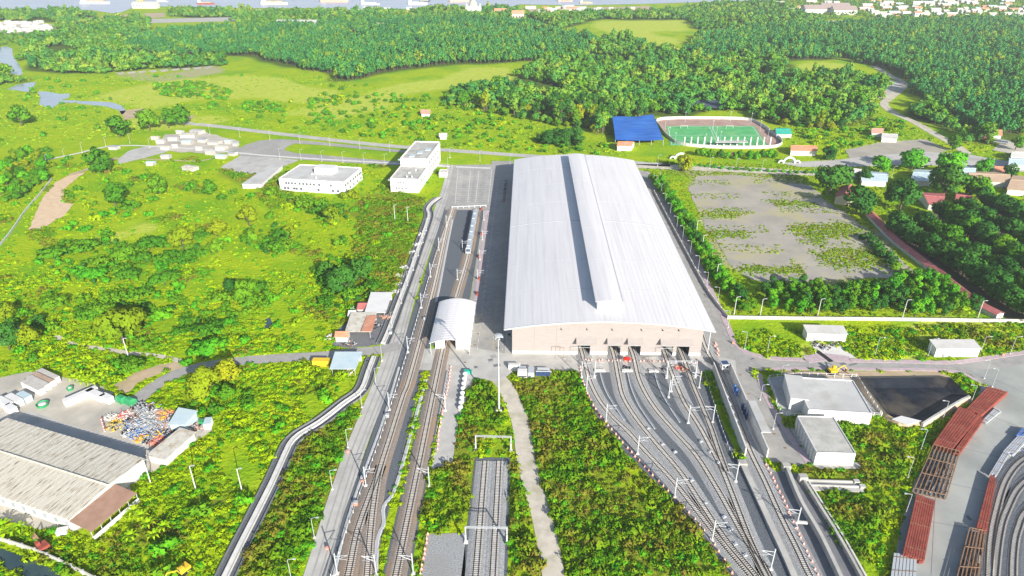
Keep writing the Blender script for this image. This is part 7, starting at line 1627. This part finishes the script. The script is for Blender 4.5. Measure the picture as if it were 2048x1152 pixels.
q = free(np.concatenate([sample(GP([(1290, 345), (1360, 340), (1700, 350), (1760, 360), (1790, 420), (1830, 540), (1960, 600), (1990, 640), (1460, 636), (1340, 440)]), .20), sample(GP([(1270, 322), (1650, 330), (1770, 345), (1770, 360), (1300, 352)]), .25)]))
lot = np.array(GP([(1395, 352), (1470, 350), (1560, 360), (1625, 372), (1650, 400), (1700, 430), (1745, 470), (1790, 510), (1830, 548), (1790, 556), (1660, 560), (1560, 566), (1500, 560), (1470, 535), (1440, 500), (1412, 455), (1390, 410), (1378, 375)]))
il = inpoly(q[:, 0], q[:, 1], lot); band = (np.sin(q[:, 1] * .21 + .6 * np.sin(q[:, 0] * .06)) > .30) & ((q[:, 0] < 150) | (q[:, 0] > 168)); q = q[~il | band]
lw = [sample(wobble(GP(p), 2.5, 5), .55) for p in ([(1400, 425), (1490, 420), (1494, 432), (1405, 438)], [(1410, 462), (1490, 460), (1500, 475), (1420, 478)], [(1570, 455), (1690, 445), (1735, 462), (1700, 478), (1580, 470)], [(1590, 480), (1645, 474), (1640, 484), (1600, 486)], [(1620, 500), (1760, 497), (1790, 515), (1770, 535), (1640, 532)], [(1480, 535), (1600, 530), (1610, 545), (1500, 548)], [(1530, 398), (1600, 402), (1650, 410), (1600, 414), (1540, 408)])]
q = np.concatenate([q, free(np.concatenate(lw + lw) + RNG.normal(0, 2.2, (2 * sum(map(len, lw)), 2)))])
src_lot = src_collection('lot_source', [tuft(31, 'meadow', 40, .28, 1.0, .5), tuft(32, 'yellow', 40, .26, .9, .5), tuft(34, 'weed2', 40, .26, 1.0, .5), tuft(33, 'weed', 40, .28, 1.0, .7)])
scatter('lot_weeds', 'yellow-green weed strips growing on the vacant gravel lot', 'weeds', q, np.clip(RNG.lognormal(-.45, .3, len(q)), .3, 1.3), src_lot)
mid = free(np.concatenate([sample(GP([(-300, 420), (0, 300), (430, 248), (900, 300), (1260, 325), (1230, 250), (1000, 235), (880, 200), (620, 150), (-300, 155)]), .045), sample(GP([(1560, 240), (1760, 225), (1860, 270), (2050, 285), (2200, 300), (2200, 620), (1960, 600), (1830, 500), (1760, 400), (1650, 330), (1560, 300)]), .06)]))
mid = mid[~np.any([inpoly(mid[:, 0], mid[:, 1], P) for P in ZONES_DRY], axis=0) | (RNG.random(len(mid)) < .15)]
scatter('meadow_grass', 'uneven meadow grass on the open land behind the depot', 'grass', mid, np.clip(RNG.lognormal(-.15, .35, len(mid)), .4, 2.0), src_mead)

# ================================================================ HAZE
hz = MB().box(-5400, 5400, -380, 6400, -1.4, CAM_H + 6).build('haze', [], None); tag(hz, None, None, None, 'stuff')
hm = bpy.data.materials.new('haze'); hm.use_nodes = True; N = hm.node_tree.nodes; L = hm.node_tree.links
N.remove(N['Principled BSDF']); pv = N.new('ShaderNodeVolumePrincipled'); pv.inputs['Density'].default_value = .00012; pv.inputs['Color'].default_value = (.86, .92, 1.0, 1); pv.inputs['Anisotropy'].default_value = .2
L.new(pv.outputs[0], N['Material Output'].inputs['Volume']); hz.data.materials.append(hm)
